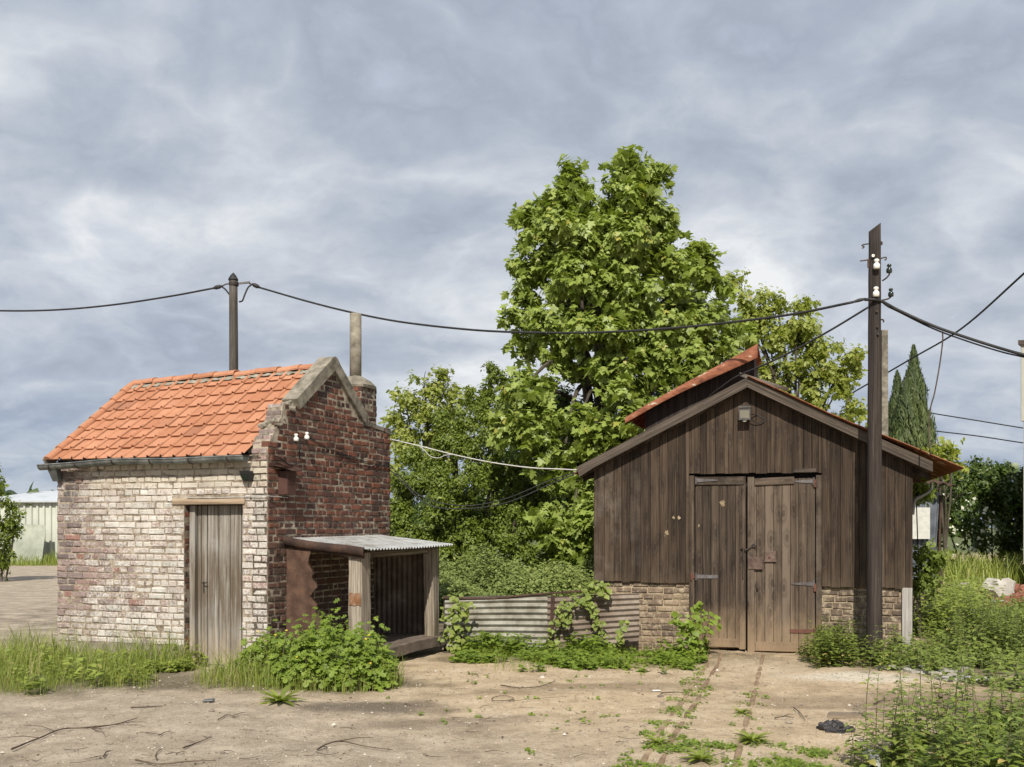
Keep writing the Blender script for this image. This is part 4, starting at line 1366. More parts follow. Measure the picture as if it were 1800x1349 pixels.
def build_shed():
    S = thing('wooden_shed', 'dark tarred timber shed with gabled roof and double plank doors', 'shed', sp(0, 2.4, 0))
    # ---- brick base
    fr = lambda a, d, z: sp(a, -d, z)
    for (a0, a1, nm) in ((SL + 0.03, -0.72, 'left'), (0.93, SRt - 0.13, 'right')):
        b = MB()
        bw = 0.215 if nm == 'left' else 0.25
        brick_run(b, fr, a0, a1, -0.06, 0.93, 0.082, bw, bw * 0.6, 0.013, 0.006, jit=0.007, tintf=(lambda s, z, t: (t[0] * (0.9 if nm == 'left' else 0.45), t[1], t[2])), depth=0.08, miss=0.02)
        bo = b.build('brick_base', [M_buff], S)
        bo['label'] = 'crumbling buff brick base left of the doors' if nm == 'left' else 'sooty brick base behind the pole'
        m = MB()
        m.box(sp(a0, 0.010, -0.06), SR * (a1 - a0), SD * 0.18, UP * 1.0)
        m.build('mortar_bed', [M_sandmortar], bo)
    # ---- boarding of the gable front
    bd = MB()
    a = SL
    DA0, DA1, DZ = -0.655, 0.880, 2.325
    while a < SRt - 0.005:
        w = random.choice((0.085, 0.10, 0.115, 0.13, 0.145))
        b = min(a + w, SRt)
        if SRt - b < 0.05: b = SRt
        cuts = [a, b]
        for e in (DA0 - 0.075, DA1 + 0.08):
            if a + 0.005 < e < b - 0.005: b = e
        ovr = a >= DA0 - 0.08 and b <= DA1 + 0.085
        z0 = DZ + 0.008 + random.uniform(-0.004, 0.01) if ovr else 0.885 - 0.012 * a + random.uniform(-0.010, 0.008)
        dep = random.uniform(0.0, 0.006) + (0.004 if not ovr else 0)
        g_ = 0.0015
        zl, zr = roofz(a) + 0.10, roofz(b) + 0.10
        tint = (random.random(), random.random() * (1.0 if a < -1.5 else 0.5), random.random())
        off = random.uniform(0, 40)
        if not ovr and a > 0.9 and random.random() < 0.0: pass
        F_ = [(a + g_, z0), (b - g_, z0), (b - g_, zr), (a + g_, zl)]
        P = [sp(x_, -0.030 - dep, z_) for (x_, z_) in F_]
        Q = [sp(x_, 0.0, z_) for (x_, z_) in F_]
        # subdivided bevelled front
        e = 0.005
        Fi = [(a + g_ + e, z0 + 0.002), (b - g_ - e, z0 + 0.002), (b - g_ - e, zr), (a + g_ + e, zl)]
        Pf = [sp(x_, -0.034 - dep, z_) for (x_, z_) in Fi]
        V = Q + P + Pf
        fc = [(8, 9, 10, 11)] + [(4 + k, 4 + (k + 1) % 4, 8 + (k + 1) % 4, 8 + k) for k in range(4)] + [(k, (k + 1) % 4, 4 + (k + 1) % 4, 4 + k) for k in range(4)]
        n = (V[9] - V[8]).cross(V[11] - V[8])
        if n.dot(-SD) < 0: fc = [tuple(reversed(f)) for f in fc]
        L = [(off + x_, off, off + z_) for (x_, z_) in F_ + F_ + Fi]
        bd.add(V, fc, tint, L)
        a = b
    cl = bd.build('board_front', [M_board], S)
    bk = MB()
    bk.prism([sp(SL + 0.01, 0.004, 0.9), sp(DA0 - 0.07, 0.004, 0.9), sp(DA0 - 0.07, 0.004, DZ + 0.03), sp(DA1 + 0.08, 0.004, DZ + 0.03), sp(DA1 + 0.08, 0.004, 0.9), sp(SRt - 0.01, 0.004, 0.9), sp(SRt - 0.01, 0.004, roofz(SRt) + 0.06), sp(SAP, 0.004, 3.5), sp(SL + 0.01, 0.004, roofz(SL) + 0.06)], SD * 0.04)
    bk.build('board_backing', [M_dark], cl)
    # side and rear walls in boards
    for (aw, sgn) in ((SL, -1), (SRt, 1)):
        m = MB()
        d = 0.01
        while d < SDEPTH:
            w = random.uniform(0.13, 0.17)
            m.box(sp(aw, d, 0.5 if sgn < 0 else 0.1), SD * (min(w, SDEPTH - d) - 0.004), SR * (0.03 * -sgn) + SR * random.uniform(-0.003, 0.003), UP * (roofz(aw) - (0.48 if sgn < 0 else 0.08)), tint=(random.random(), random.random(), 0.5))
            d += w
        m.build('side_wall', [M_board], S)
    m = MB()
    a = SL + 0.04
    while a < SRt - 0.04:
        w = 0.16
        m.box(sp(a, SDEPTH, 0), SR * (w - 0.004), SD * 0.03, UP * (roofz(a + w / 2) - 0.05))
        a += w
    m.build('rear_wall', [M_board], S)
    # corner post with the pale foot on the right
    m = MB(); m.box(sp(SRt - 0.125, -0.045, -0.03), SR * 0.125, SD * 0.12, UP * 0.905, ch=0.008, jit=0.004)
    m.build('corner_post', [M_palepost], S)['label'] = 'pale weathered foot of the corner post'
    # ---- door surround
    m = MB()
    m.box(sp(DA0 - 0.075, -0.028, 0.02), SR * 0.07, SD * 0.10, UP * (DZ - 0.03), ch=0.006)
    m.build('door_frame', [M_doorboard], S)
    m = MB()
    m.box(sp(DA1 + 0.008, -0.020, 0.02), SR * 0.075, SD * 0.10, UP * (DZ - 0.04), ch=0.006)
    fo = m.build('door_frame', [M_doorboard], S)
    m = MB(); m.box(sp(DA0 - 0.07, 0.09, 0.0), SR * (DA1 - DA0 + 0.14), SD * 0.03, UP * (DZ + 0.02))
    m.build('frame_backing', [M_dark], fo)
    m = MB(); m.box(sp(0.62, -0.046, DZ + 0.012), SR * 0.27 + UP * 0.004, SD * 0.02, UP * 0.05, long=0, ch=0.003)
    m.build('patch_board', [M_barge], S)

    def leaf(a0, a1, z0, z1, out, kind):
        m = MB()
        W = a1 - a0
        base = lambda x_, dd, z_: sp(a0 + x_, out + dd, z_)
        if kind == 'left':
            eds = [0.0, 0.10, 0.205, 0.31, 0.415, 0.52, W]
            for (p, q_) in zip(eds, eds[1:]):
                m.box(base(p + 0.002, random.uniform(-0.002, 0.002), z0 + random.uniform(0, 0.012)), SR * (q_ - p - 0.004), SD * 0.03, UP * (z1 - z0 - 0.02), ch=0.004, tint=(random.uniform(0.1, 0.75), random.random() * 0.5, random.random()))
            m.box(base(0.02, -0.022, z1 - 0.115), SR * (W - 0.05), SD * 0.022, UP * 0.105, long=0, ch=0.004)
            m.box(base(0.10, -0.018, z0 + 0.02), SR * (W - 0.20), SD * 0.02, UP * 0.11, long=0, ch=0.004)
            m.box(base(W - 0.085, -0.020, z0 - 0.005), SR * 0.08, SD * 0.022, UP * (z1 - z0 - 0.12), ch=0.004)
        else:
            eds = [0.0, 0.115, 0.22, 0.33, 0.435, 0.54, 0.645, 0.75, W]
            for i_, (p, q_) in enumerate(zip(eds, eds[1:])):
                m.box(base(p + 0.002, random.uniform(-0.002, 0.002), z0 + random.uniform(0, 0.012)), SR * (q_ - p - 0.004), SD * 0.03, UP * (z1 - z0 - 0.03), ch=0.004, tint=((1.5, 1.1, 1.6, 1.2, 1.7, 1.0, 0.7, 0.6)[i_], random.random() * 0.7, random.random()))
            m.box(base(0.0, -0.026, z0 - 0.008), SR * 0.085, SD * 0.026, UP * (z1 - z0 + 0.005), ch=0.004, tint=(0.95, 0.9, 0.5))
            m.box(base(0.09, -0.022, z1 - 0.115), SR * 0.50 + UP * 0.018, SD * 0.022, UP * 0.095, long=0, ch=0.004, tint=(0.9, 0.6, 0.5))
            m.box(base(0.10, -0.018, z0 + 0.012), SR * 0.52, SD * 0.02, UP * 0.12, long=0, ch=0.004, tint=(0.9, 0.6, 0.5))
            m.box(base(0.60, -0.017, z0 + 0.32), SR * 0.006, SD * 0.02, UP * (z1 - z0 - 0.35))
        return m.build('door_leaf', [M_doorboard], S)
    zl, zr = 0.045, 0.015
    left = leaf(DA0 + 0.004, 0.006, zl, DZ - 0.02, -0.022, 'left'); left['label'] = 'dark left door leaf with a pale scar'
    right = leaf(0.028, DA1 - 0.002, zr, DZ - 0.035, -0.030, 'right'); right['label'] = 'paler right door leaf slightly dropped'
    # ironwork
    def strap(par, a0, ln, z, dirn, mat, out, taper=True):
        m = MB()
        h0, h1 = 0.026, 0.008 if taper else 0.022
        A = sp(a0, out, z)
        e = SR * dirn
        P = [A - UP * h0, A + e * ln - UP * h1, A + e * ln + UP * h1, A + UP * h0]
        m.prism(P if dirn > 0 else list(reversed(P)), -SD * 0.006)
        m.tube([A - UP * 0.05 - e * 0.012 - SD * 0.006, A + UP * 0.05 - e * 0.012 - SD * 0.006], 0.012, 8)
        return m.build('hinge', [mat], par)
    strap(left, DA0 + 0.03, 0.27, DZ - 0.075, 1, M_steel, -0.048)
    strap(left, DA0 + 0.03, 0.27, 0.985, 1, M_steel, -0.026, False)
    strap(left, DA0 - 0.03, 0.03, 0.985, 1, M_hingered, -0.030, False)
    strap(right, DA1 - 0.03, 0.27, DZ - 0.10, -1, M_steel, -0.034)
    strap(right, DA1 - 0.03, 0.27, 0.905, -1, M_steel, -0.034)
    strap(right, DA1 - 0.02, 0.30, 0.295, -1, M_hingered, -0.034, False)
    for z_ in (DZ - 0.125, 0.86):
        m = MB(); m.tube([sp(DA1 - 0.005, -0.04, z_ - 0.05), sp(DA1 - 0.005, -0.04, z_ + 0.05)], 0.018, 8)
        m.build('hinge_pin', [M_hingered], right)
    # lock plates
    M_rustdull = simple('dull_brown_lock_plate', [(0.3, (0.060, 0.038, 0.030)), (0.5, (0.115, 0.078, 0.062)), (0.7, (0.17, 0.125, 0.10))], 14, 0.7, 60, 0.4)
    m = MB()
    m.box(sp(0.035, -0.068, 1.085), SR * 0.185, SD * 0.010, UP * 0.165, ch=0.003, jit=0.004)
    m.build('lock_plate', [M_rustdull], right)
    m = MB()
    m.box(sp(0.245, -0.050, 1.195), SR * 0.14, SD * 0.018, UP * 0.13, ch=0.005)
    m.box(sp(0.243, -0.058, 1.188), SR * 0.145, SD * 0.03, UP * 0.012)
    m.build('lock_case', [M_rustdull], right)
    m = MB()
    m.lathe(sp(0.305, -0.051, 1.245), [(0.018, 0), (0.018, 0.006), (0.006, 0.008)], 10, axis=-SD)
    m.build('keyhole_cover', [M_hingered], right)
    m = MB()
    k0 = sp(-0.02, -0.052, 1.36)
    m.tube(spline([sp(-0.06, -0.05, 1.35), sp(-0.03, -0.075, 1.36), sp(0.02, -0.078, 1.345), sp(0.06, -0.07, 1.37), sp(0.10, -0.06, 1.385)], 4), 0.010, 6)
    m.lathe(sp(0.105, -0.055, 1.39), [(0.025, 0), (0.03, 0.008), (0.02, 0.02)], 9, axis=-SD)
    m.tube(spline([sp(-0.02, -0.07, 1.34), sp(-0.028, -0.075, 1.27), sp(-0.018, -0.075, 1.18), sp(-0.03, -0.07, 1.08), sp(-0.03, -0.06, 0.97)], 4), 0.009, 6, wob=0.25)
    m.build('chain', [M_iron], left)
    m = MB(); m.tube([sp(0.145, -0.062, 0.93), sp(0.150, -0.07, 0.87), sp(0.155, -0.062, 0.83)], 0.012, 6)
    m.build('staple', [M_iron], right)
    # scars: bare wood patches
    M_scar = simple('bare_splintered_wood', [(0.3, (0.13, 0.095, 0.06)), (0.5, (0.26, 0.20, 0.125)), (0.7, (0.36, 0.29, 0.19))], 40, 0.9, 60, 0.6)
    def splat(a, z, r, out, n=11):
        sc = MB()
        c = sp(a, out, z)
        V = [c] + [c + SR * (r * random.uniform(0.45, 1.15) * math.cos(2 * math.pi * i / n)) + UP * (r * 1.25 * random.uniform(0.45, 1.2) * math.sin(2 * math.pi * i / n)) for i in range(n)]
        f = [(0, i + 1, (i + 1) % n + 1) for i in range(n)]
        sc.add(V, f)
        sc.build('bare_scar', [M_scar], left if a > -0.6 else cl)
    splat(-0.295, 1.945, 0.042, -0.0535 + 0.026)
    splat(-1.02, 1.56, 0.030, -0.046); splat(-0.93, 1.76, 0.018, -0.046); splat(-0.86, 1.76, 0.022, -0.046); splat(-0.60, 1.65, 0.018, -0.03)
    # ---- bargeboards
    for sgn in (-1, 1):
        m = MB()
        if sgn < 0: A, B = (-2.205, 2.435), (SAP - 0.001, 3.565)
        else: A, B = (SAP + 0.001, 3.565), (2.285, 2.448)
        n = 10
        hgt = 0.128
        V, L = [], []
        off = random.uniform(0, 30)
        ln = math.hypot(B[0] - A[0], B[1] - A[1])
        cut = -0.035 if sgn < 0 else 0.0
        for i in range(n + 1):
            k = i / n
            for (dd, dz) in ((-0.22, 0), (-0.22, -hgt), (-0.185, -hgt), (-0.185, 0)):
                a_ = A[0] + (B[0] - A[0]) * k
                if i == 0 and dz < 0 and sgn < 0: a_ += 0.045
                V.append(sp(a_, dd, A[1] + (B[1] - A[1]) * k + dz - 0.012 * math.sin(math.pi * k) * (sgn > 0)))
                L.append((off + dd, off + dz, off + ln * k))
        fc = [(i * 4 + j, i * 4 + (j + 1) % 4, (i + 1) * 4 + (j + 1) % 4, (i + 1) * 4 + j) for i in range(n) for j in range(4)] + [(0, 3, 2, 1), (n * 4, n * 4 + 1, n * 4 + 2, n * 4 + 3)]
        nrm = (V[1] - V[0]).cross(V[4] - V[0])
        if nrm.dot(-SD) < 0: fc = [tuple(reversed(f)) for f in fc]
        m.add(V, fc, (0.4, 0.35, 0.5), L)
        m.build('bargeboard', [M_barge], S)
        # second board behind, hard against the wall
        m = MB()
        ins = [(x_ * 0.985, z_ - 0.155) for (x_, z_) in (A, B)]
        pr = [sp(ins[0][0], -0.075, ins[0][1] + 0.10), sp(ins[0][0], -0.075, ins[0][1] + 0.02), sp(ins[1][0], -0.075, ins[1][1] + 0.02), sp(ins[1][0], -0.075, ins[1][1] + 0.10)]
        if sgn > 0: pr = list(reversed(pr))
        m.prism(pr, SD * 0.03)
        m.build('rafter', [M_board], S)
    # ---- roof sheets
    def rsheet(sgn):
        m = MB()
        aE = -2.24 if sgn < 0 else 2.64
        z0 = 3.515 if sgn < 0 else 3.575
        zE = z0 - abs(aE - SAP) * (0.508 if sgn < 0 else 0.463)
        Ld = SDEPTH + 0.55
        nw = int(Ld / 0.076)
        def f(u, v):
            d = (-0.175 if sgn < 0 else -0.26) + Ld * u
            a = SAP + (aE - SAP) * v
            return sp(a, d, z0 + (zE - z0) * v + 0.010 * math.sin(2 * math.pi * Ld * u / 0.076) - 0.03 * math.sin(math.pi * v) + 0.008 * math.sin(11 * v))
        m.sheet(f if sgn > 0 else (lambda u, v: f(1 - u, v)), nw * 6, 8, 0.004)
        return m.build('roof_sheet', [M_rustred], S)
    rf = rsheet(-1); rsheet(1)
    m = MB()
    for k in range(5):
        for sgn, aE in ((-1, -2.2), (1, 2.3)):
            z1 = 3.60 - abs(aE - SAP) * 0.5
            dd = 0.25 + k * 1.1
            m.box(sp(SAP, dd, 3.37), SR * (aE - SAP) + UP * (z1 - 3.60), SD * 0.06, UP * 0.10, long=0)
    m.build('rafters', [M_board], S)
    # ---- raised vent along the ridge
    vt = MB()
    vt.prism([sp(-1.36, 0.36, roofz(-1.36) + 0.03), sp(0.03, 0.36, 3.50), sp(0.10, 0.36, 3.48), sp(0.10, 0.36, 3.95), sp(-1.36, 0.36, 3.20)], SD * 1.5)
    vo = vt.build('roof_vent', [M_polewood], S)
    m = MB()
    m.box(sp(-0.4, 0.397, 3.24), SR * 0.03, -SD * 0.02, UP * 0.36)
    m.build('vent_stud', [M_dark], vo)
    sh = MB()
    A, B = (-1.60, 3.12), (0.15, 4.06)
    def vs(u, v):
        d = 0.18 + 1.8 * u
        kx = v
        a = A[0] + (B[0] - A[0]) * kx
        z = A[1] + (B[1] - A[1]) * kx + 0.012 * math.sin(math.pi * kx * 1.6)
        return sp(a, d, z + 0.010 * math.sin(2 * math.pi * 1.8 * u / 0.076))
    sh.sheet(lambda u, v: vs(u, 1 - v), 140, 10, 0.004)
    # folded verge: a deep rolled edge facing the yard
    def fold(u, v):
        p = vs(0.0, u)
        th = v * math.pi * 0.62
        dp = 0.080 + 0.095 * u
        return p + SD * (-0.05 * math.sin(th)) - UP * (dp * v) + UP * 0.012 * math.sin(math.pi * v) + UP * (0.020 * math.sin(math.pi * u * 1.15))* v
    sh.sheet(fold, 36, 8, 0.006)
    sh.build('vent_roof_sheet', [M_rustred], vo)['label'] = 'rust red sheet with flaking white paint'
    m = MB()
    m.box(sp(-0.08, 0.15, 3.63), SR * 0.62 - UP * 0.22, SD * 0.03, UP * 0.05, long=0)
    m.build('ridge_lath', [M_barge], vo)
    return S


shed = build_shed()


def floodlight():
    c = sp(-0.005, -0.10, 3.10)
    L = thing('floodlight', 'square grey floodlight with sensor on the gable of the wooden shed', 'floodlight', c)
    m = MB()
    V = []
    for (dd, w, z0, z1) in ((0.02, 0.066, -0.065, 0.075), (-0.075, 0.075, -0.078, 0.066)):
        for (x_, z_) in ((-w, z0), (w, z0), (w, z1), (-w, z1)): V.append(c + SR * x_ + UP * z_ + SD * dd)
    m.add(V, [(0, 1, 5, 4), (1, 2, 6, 5), (2, 3, 7, 6), (3, 0, 4, 7), (0, 3, 2, 1), (4, 5, 6, 7)])
    for i in range(5):
        m.box(c + SR * -0.075 + SD * (-0.06 + i * 0.018) + UP * 0.08, SR * 0.15, SD * 0.006, UP * 0.022)
    m.build('housing', [simple('grey_cast_housing', [(0.3, (0.055, 0.052, 0.05)), (0.7, (0.11, 0.105, 0.10))], 12, 0.6, 50, 0.1)], L)
    g_ = MB()
    g_.add([c + SR * -0.060 + UP * -0.055 - SD * 0.0765, c + SR * 0.060 + UP * -0.055 - SD * 0.0765, c + SR * 0.060 + UP * 0.045 - SD * 0.0765, c + SR * -0.060 + UP * 0.045 - SD * 0.0765], [(0, 1, 2, 3)])
    g_.build('glass', [simple('dusty_lamp_glass', [(0.3, (0.10, 0.092, 0.065)), (0.7, (0.18, 0.165, 0.12))], 6, 0.4, 30, 0.02, spec=0.6)], L)
    s_ = MB()
    s_.lathe(c - UP * 0.10 - SD * 0.03, [(0.028, 0), (0.03, 0.02), (0.012, 0.034)], 10, axis=(0, 0, 1))
    s_.build('sensor', [M_panelwhite], L)
    b = MB(); b.box(c + SR * -0.05 + UP * -0.04 + SD * 0.02, SR * 0.1, SD * 0.055, UP * 0.08)
    b.build('bracket', [M_iron], L)
    w = MB()
    w.tube(spline([c + SR * 0.08 - UP * 0.05 - SD * 0.01, c + SR * 0.13 - UP * 0.10 + SD * 0.02, c + SR * 0.20 - UP * 0.12 + SD * 0.045, c + SR * 0.245 - UP * 0.09 + SD * 0.055, c + SR * 0.24 - UP * 0.06 + SD * 0.058, c + SR * 0.15 - UP * 0.01 + SD * 0.055, c + SR * 0.08 + UP * 0.0], 6), 0.006, 6)
    w.build('flex', [M_black], L)


floodlight()

# ================================================================== RAILS
def rails():
    d = Vector((math.sin(R_(14.0)), math.cos(R_(14.0)), 0))
    def rail(name, P, L, label):
        m = MB()
        n = 60
        V = []
        nx = Vector((d.y, -d.x, 0))
        for i in range(n + 1):
            p = Vector(P) + d * (L * i / n)
            z = gh(p.x, p.y) - 0.008 + 0.012 * math.sin(0.9 * i + P[0] * 7) * math.sin(0.37 * i + P[0])
            for (x_, h) in ((-0.030, -0.03), (-0.022, 0.010), (-0.014, 0.016), (0.014, 0.016), (0.022, 0.010), (0.030, -0.03)):
                V.append(Vector((p.x, p.y, z + h + random.uniform(-0.002, 0.002))) + nx * x_)
        m.add(V, [(i * 6 + j, (i + 1) * 6 + j, (i + 1) * 6 + j + 1, i * 6 + j + 1) for i in range(n) for j in range(5)])
        tag(m.build(name, [simple('brown_rail_steel', [(0.3, (0.14, 0.088, 0.056)), (0.5, (0.23, 0.160, 0.102)), (0.7, (0.36, 0.275, 0.18))], 5, 0.8, 60, 0.4)]), label, 'rail')
    B = Vector((2.356, 13.25, 0))
    rail('narrow_gauge_rail', B - d * 6.2, 7.6, 'rusty narrow gauge rail in the sand, middle one of the three')
    rail('narrow_gauge_rail', B - d * 6.2 - Vector((0.125, -0.02, 0)), 7.6, 'rusty check rail close beside the middle rail, outermost on the yard side')
    rail('narrow_gauge_rail', B - d * 6.2 + Vector((0.54, 0.03, 0)), 7.7, 'rusty narrow gauge rail running alone to the right door leaf')


rails()

# ================================================================== POLES
def pole_right():
    Y = 13.75
    def pt(px_, py_, dy=0.0): return at(px_, py_, Y + dy)
    base = pt(1537, HZ + CAMZ * F / Y)
    P = thing('utility_pole', 'dark creosoted wooden pole with ceramic insulators in front of the shed', 'utility pole', base)
    m = MB()
    top = pt(1537.5, 405)
    n = 26
    V, L = [], []
    pts = [base.lerp(top, i / n) - UP * (0.2 if i == 0 else 0) for i in range(n + 1)]
    m.tube(pts, [0.096 - 0.026 * i / n for i in range(n + 1)], 18, wob=0.02, tint=(0.5, 0.5, 0.5))
    po = m.build('shaft', [M_polewood], P, smooth=True)
    # slanting sawn top: raise the vertices on the right
    k = 0
    me = po.data
    for v in me.vertices:
        w = v.co + P.location
        if w.z > top.z - 0.01:
            v.co.z += 0.035 + (w.x - top.x) * 0.75
    # insulators
    def ins(px_, py_, mat, dy, s=1.0, arm=None):
        c = pt(px_, py_, dy)
        m = MB()
        m.lathe(c - UP * 0.055 * s, [(0.030 * s, 0), (0.038 * s, 0.004), (0.040 * s, 0.045 * s), (0.033 * s, 0.062 * s), (0.020 * s, 0.072 * s), (0.019 * s, 0.082 * s), (0.031 * s, 0.092 * s), (0.031 * s, 0.108 * s), (0.018 * s, 0.120 * s)], 14)
        o = m.build('insulator', [mat], P, smooth=True)
        if arm:
            a = MB(); a.tube(spline([c - UP * 0.05 * s] + [pt(*q_) for q_ in arm], 5), 0.0095, 6)
            a.build('insulator_hook', [M_iron], o)
        return o
    ins(1541, 465, M_ceramic, -0.115, 1.0, [(1540, 474, -0.10), (1539, 478, -0.05)])['label'] = 'upper white ceramic insulator'
    ins(1540, 514, M_ceramic, -0.115, 1.0, [(1539, 523, -0.10), (1538, 526, -0.05)])['label'] = 'lower white ceramic insulator'
    ins(1563, 473, M_glassdark, 0.0, 0.9, [(1563, 483, 0), (1558, 489, 0), (1551, 494, 0)])['label'] = 'upper dark glass insulator'
    ins(1566, 515, M_glassdark, 0.0, 0.85, [(1565, 523, 0), (1560, 526, 0), (1551, 528, 0)])['label'] = 'lower dark glass insulator'
    def hook(pts, r=0.008):
        m = MB(); m.tube(spline([pt(*q_) for q_ in pts], 5), r, 6); m.build('pole_hook', [M_iron], P)
    hook([(1527, 429, -0.02), (1519, 430, -0.02), (1515, 432, -0.02), (1519, 434, -0.02), (1516, 437, -0.02)])
    hook([(1527, 456.5, -0.02), (1521, 458, -0.02), (1512, 459, -0.02)])
    hook([(1548, 455, 0.0), (1554, 453, 0.0), (1558, 453, 0), (1557, 457, 0), (1555, 457, 0)])
    hook([(1547, 425, 0), (1550, 427, 0), (1549, 431, 0)], 0.012)
    hook([(1549, 562, 0), (1553, 563, 0), (1553, 567, 0)], 0.010)
    for (px_, py_) in ((1541, 548), (1542, 575), (1543, 588)):
        m = MB(); m.lathe(pt(px_, py_, -0.083), [(0.016, 0), (0.016, 0.014), (0.010, 0.018)], 6, axis=(0, -1, 0)); m.build('bolt', [M_iron], P)
    m = MB(); m.lathe(pt(1534.5, 450, -0.074), [(0.018, 0), (0.018, 0.012), (0.008, 0.013), (0.008, 0.002)], 10, axis=(0, -1, 0)); m.build('ceramic_ring', [M_ceramic], P)
    m = MB(); m.box(pt(1526, 470, -0.03), (0.014, 0, 0), (0, 0.03, 0), (0, 0, 0.10)); m.build('hook_plate', [M_rust], P)
    # clamps for the cables
    for (a_, b_, dy) in (((1499, 531.5), (1522, 525.5), -0.05), ((1552, 532), (1563, 539), -0.05)):
        m = MB(); m.tube([pt(a_[0], a_[1], dy), pt((a_[0] + b_[0]) / 2, (a_[1] + b_[1]) / 2 - 0.5, dy), pt(b_[0], b_[1], dy)], [0.013, 0.022, 0.014], 8); m.build('cable_clamp', [M_black], P)
    return base, pt


RP_base, rpt = pole_right()


def pole_left():
    Y = 20.0
    base = at(411.5, HZ + CAMZ * F / Y, Y)
    P = thing('utility_pole', 'grey wooden pole with pointed cap rising behind the tiled roof', 'utility pole', base)
    m = MB()
    top = at(410, 492, Y)
    base = at(413.5, HZ + CAMZ * F / Y, Y)
    n = 16
    m.tube([base.lerp(top, i / n) for i in range(n + 1)], [0.098 - 0.024 * i / n for i in range(n + 1)], 14, wob=0.015, tint=(0.5, 0.5, 0.5))
    m.build('shaft', [M_greypole], P, smooth=True)
    m = MB(); m.lathe(top, [(0.080, -0.02), (0.090, 0.0), (0.082, 0.02), (0.05, 0.075), (0.004, 0.125)], 14); m.build('pole_cap', [M_black], P)
    m = MB()
    m.box(at(420, 500, Y - 0.03), (0.19, 0, 0.02), (0, 0.03, 0), (0, 0, 0.035), ch=0.004)
    m.build('bracket_arm', [M_steel], P)
    m = MB(); m.lathe(at(411, 500, Y), [(0.083, -0.03), (0.086, -0.02), (0.086, 0.03), (0.083, 0.04)], 14); m.build('collar', [M_iron], P)
    for (a_, b_) in (((375, 507), (391, 503)), ((443, 499.5), (457, 506))):
        m = MB(); p, q_ = at(*a_, Y), at(*b_, Y); m.tube([p, p.lerp(q_, 0.3), p.lerp(q_, 0.7), q_], [0.018, 0.038, 0.036, 0.016], 8); m.build('cable_clamp', [M_black], P)
    m = MB(); m.tube(spline([at(391, 503, Y), at(397, 500, Y), at(403, 499, Y)], 5), 0.012, 6); m.build('cable_loop', [M_iron], P)
    m = MB(); m.tube(spline([at(391, 505, Y), at(397, 510, Y), at(403, 518, Y)], 5), 0.014, 6); m.build('cable_loop', [M_black], P)
    m = MB(); m.tube(spline([at(443, 500, Y), at(436, 506, Y), at(430, 519, Y), at(426, 529, Y), at(420, 531, Y)], 5), 0.015, 6); m.build('cable_loop', [M_black], P)
    m = MB(); m.tube(spline([at(436, 497, Y), at(440, 499, Y), at(445, 501, Y)], 5), 0.012, 6); m.build('cable_loop', [M_iron], P)


pole_left()


def pole_misc():
    Y = 24.0
    b = at(1554, HZ + CAMZ * F / Y, Y)
    m = MB()
    top = at(1554, 581, Y)
    V = []
    w0, w1 = 0.075, 0.062
    m.add([b + Vector((sx * w0, sy * w0, 0)) for (sx, sy) in ((-1, -1), (1, -1), (1, 1), (-1, 1))] + [top + Vector((sx * w1, sy * w1, 0)) for (sx, sy) in ((-1, -1), (1, -1), (1, 1), (-1, 1))],
          [(0, 1, 5, 4), (1, 2, 6, 5), (2, 3, 7, 6), (3, 0, 4, 7), (4, 5, 6, 7)])
    tag(m.build('concrete_post', [M_concrete]), 'square grey concrete post standing behind the wooden shed', 'post')
    Y = 42.0
    b = at(1491, HZ + CAMZ * F / Y, Y)
    P = thing('utility_pole', 'far thin wooden pole whose capped top shows above the pale green tree', 'utility pole', b)
    m = MB(); m.tube([b, at(1491, 694, Y)], [0.14, 0.10], 8); m.build('shaft', [M_greypole], P)
    m = MB(); m.lathe(at(1491, 696, Y), [(0.13, 0), (0.14, 0.04), (0.06, 0.17), (0.01, 0.22)], 8); m.build('pole_cap', [M_black], P)
    m = MB(); m.tube([at(1491, 690, Y), at(1497, 692, Y), at(1502, 689, Y)], 0.03, 6); m.build('bracket_arm', [M_iron], P)


pole_misc()


# ================================================================== CABLES
def cable(name, label, pts, r, mat=None, n=8):
    m = MB()
    m.tube(spline(pts, n), r, 6, tint=(0.5, 0.5, 0.5))
    return tag(m.build(name, [mat or M_black], smooth=True), label, 'cable')


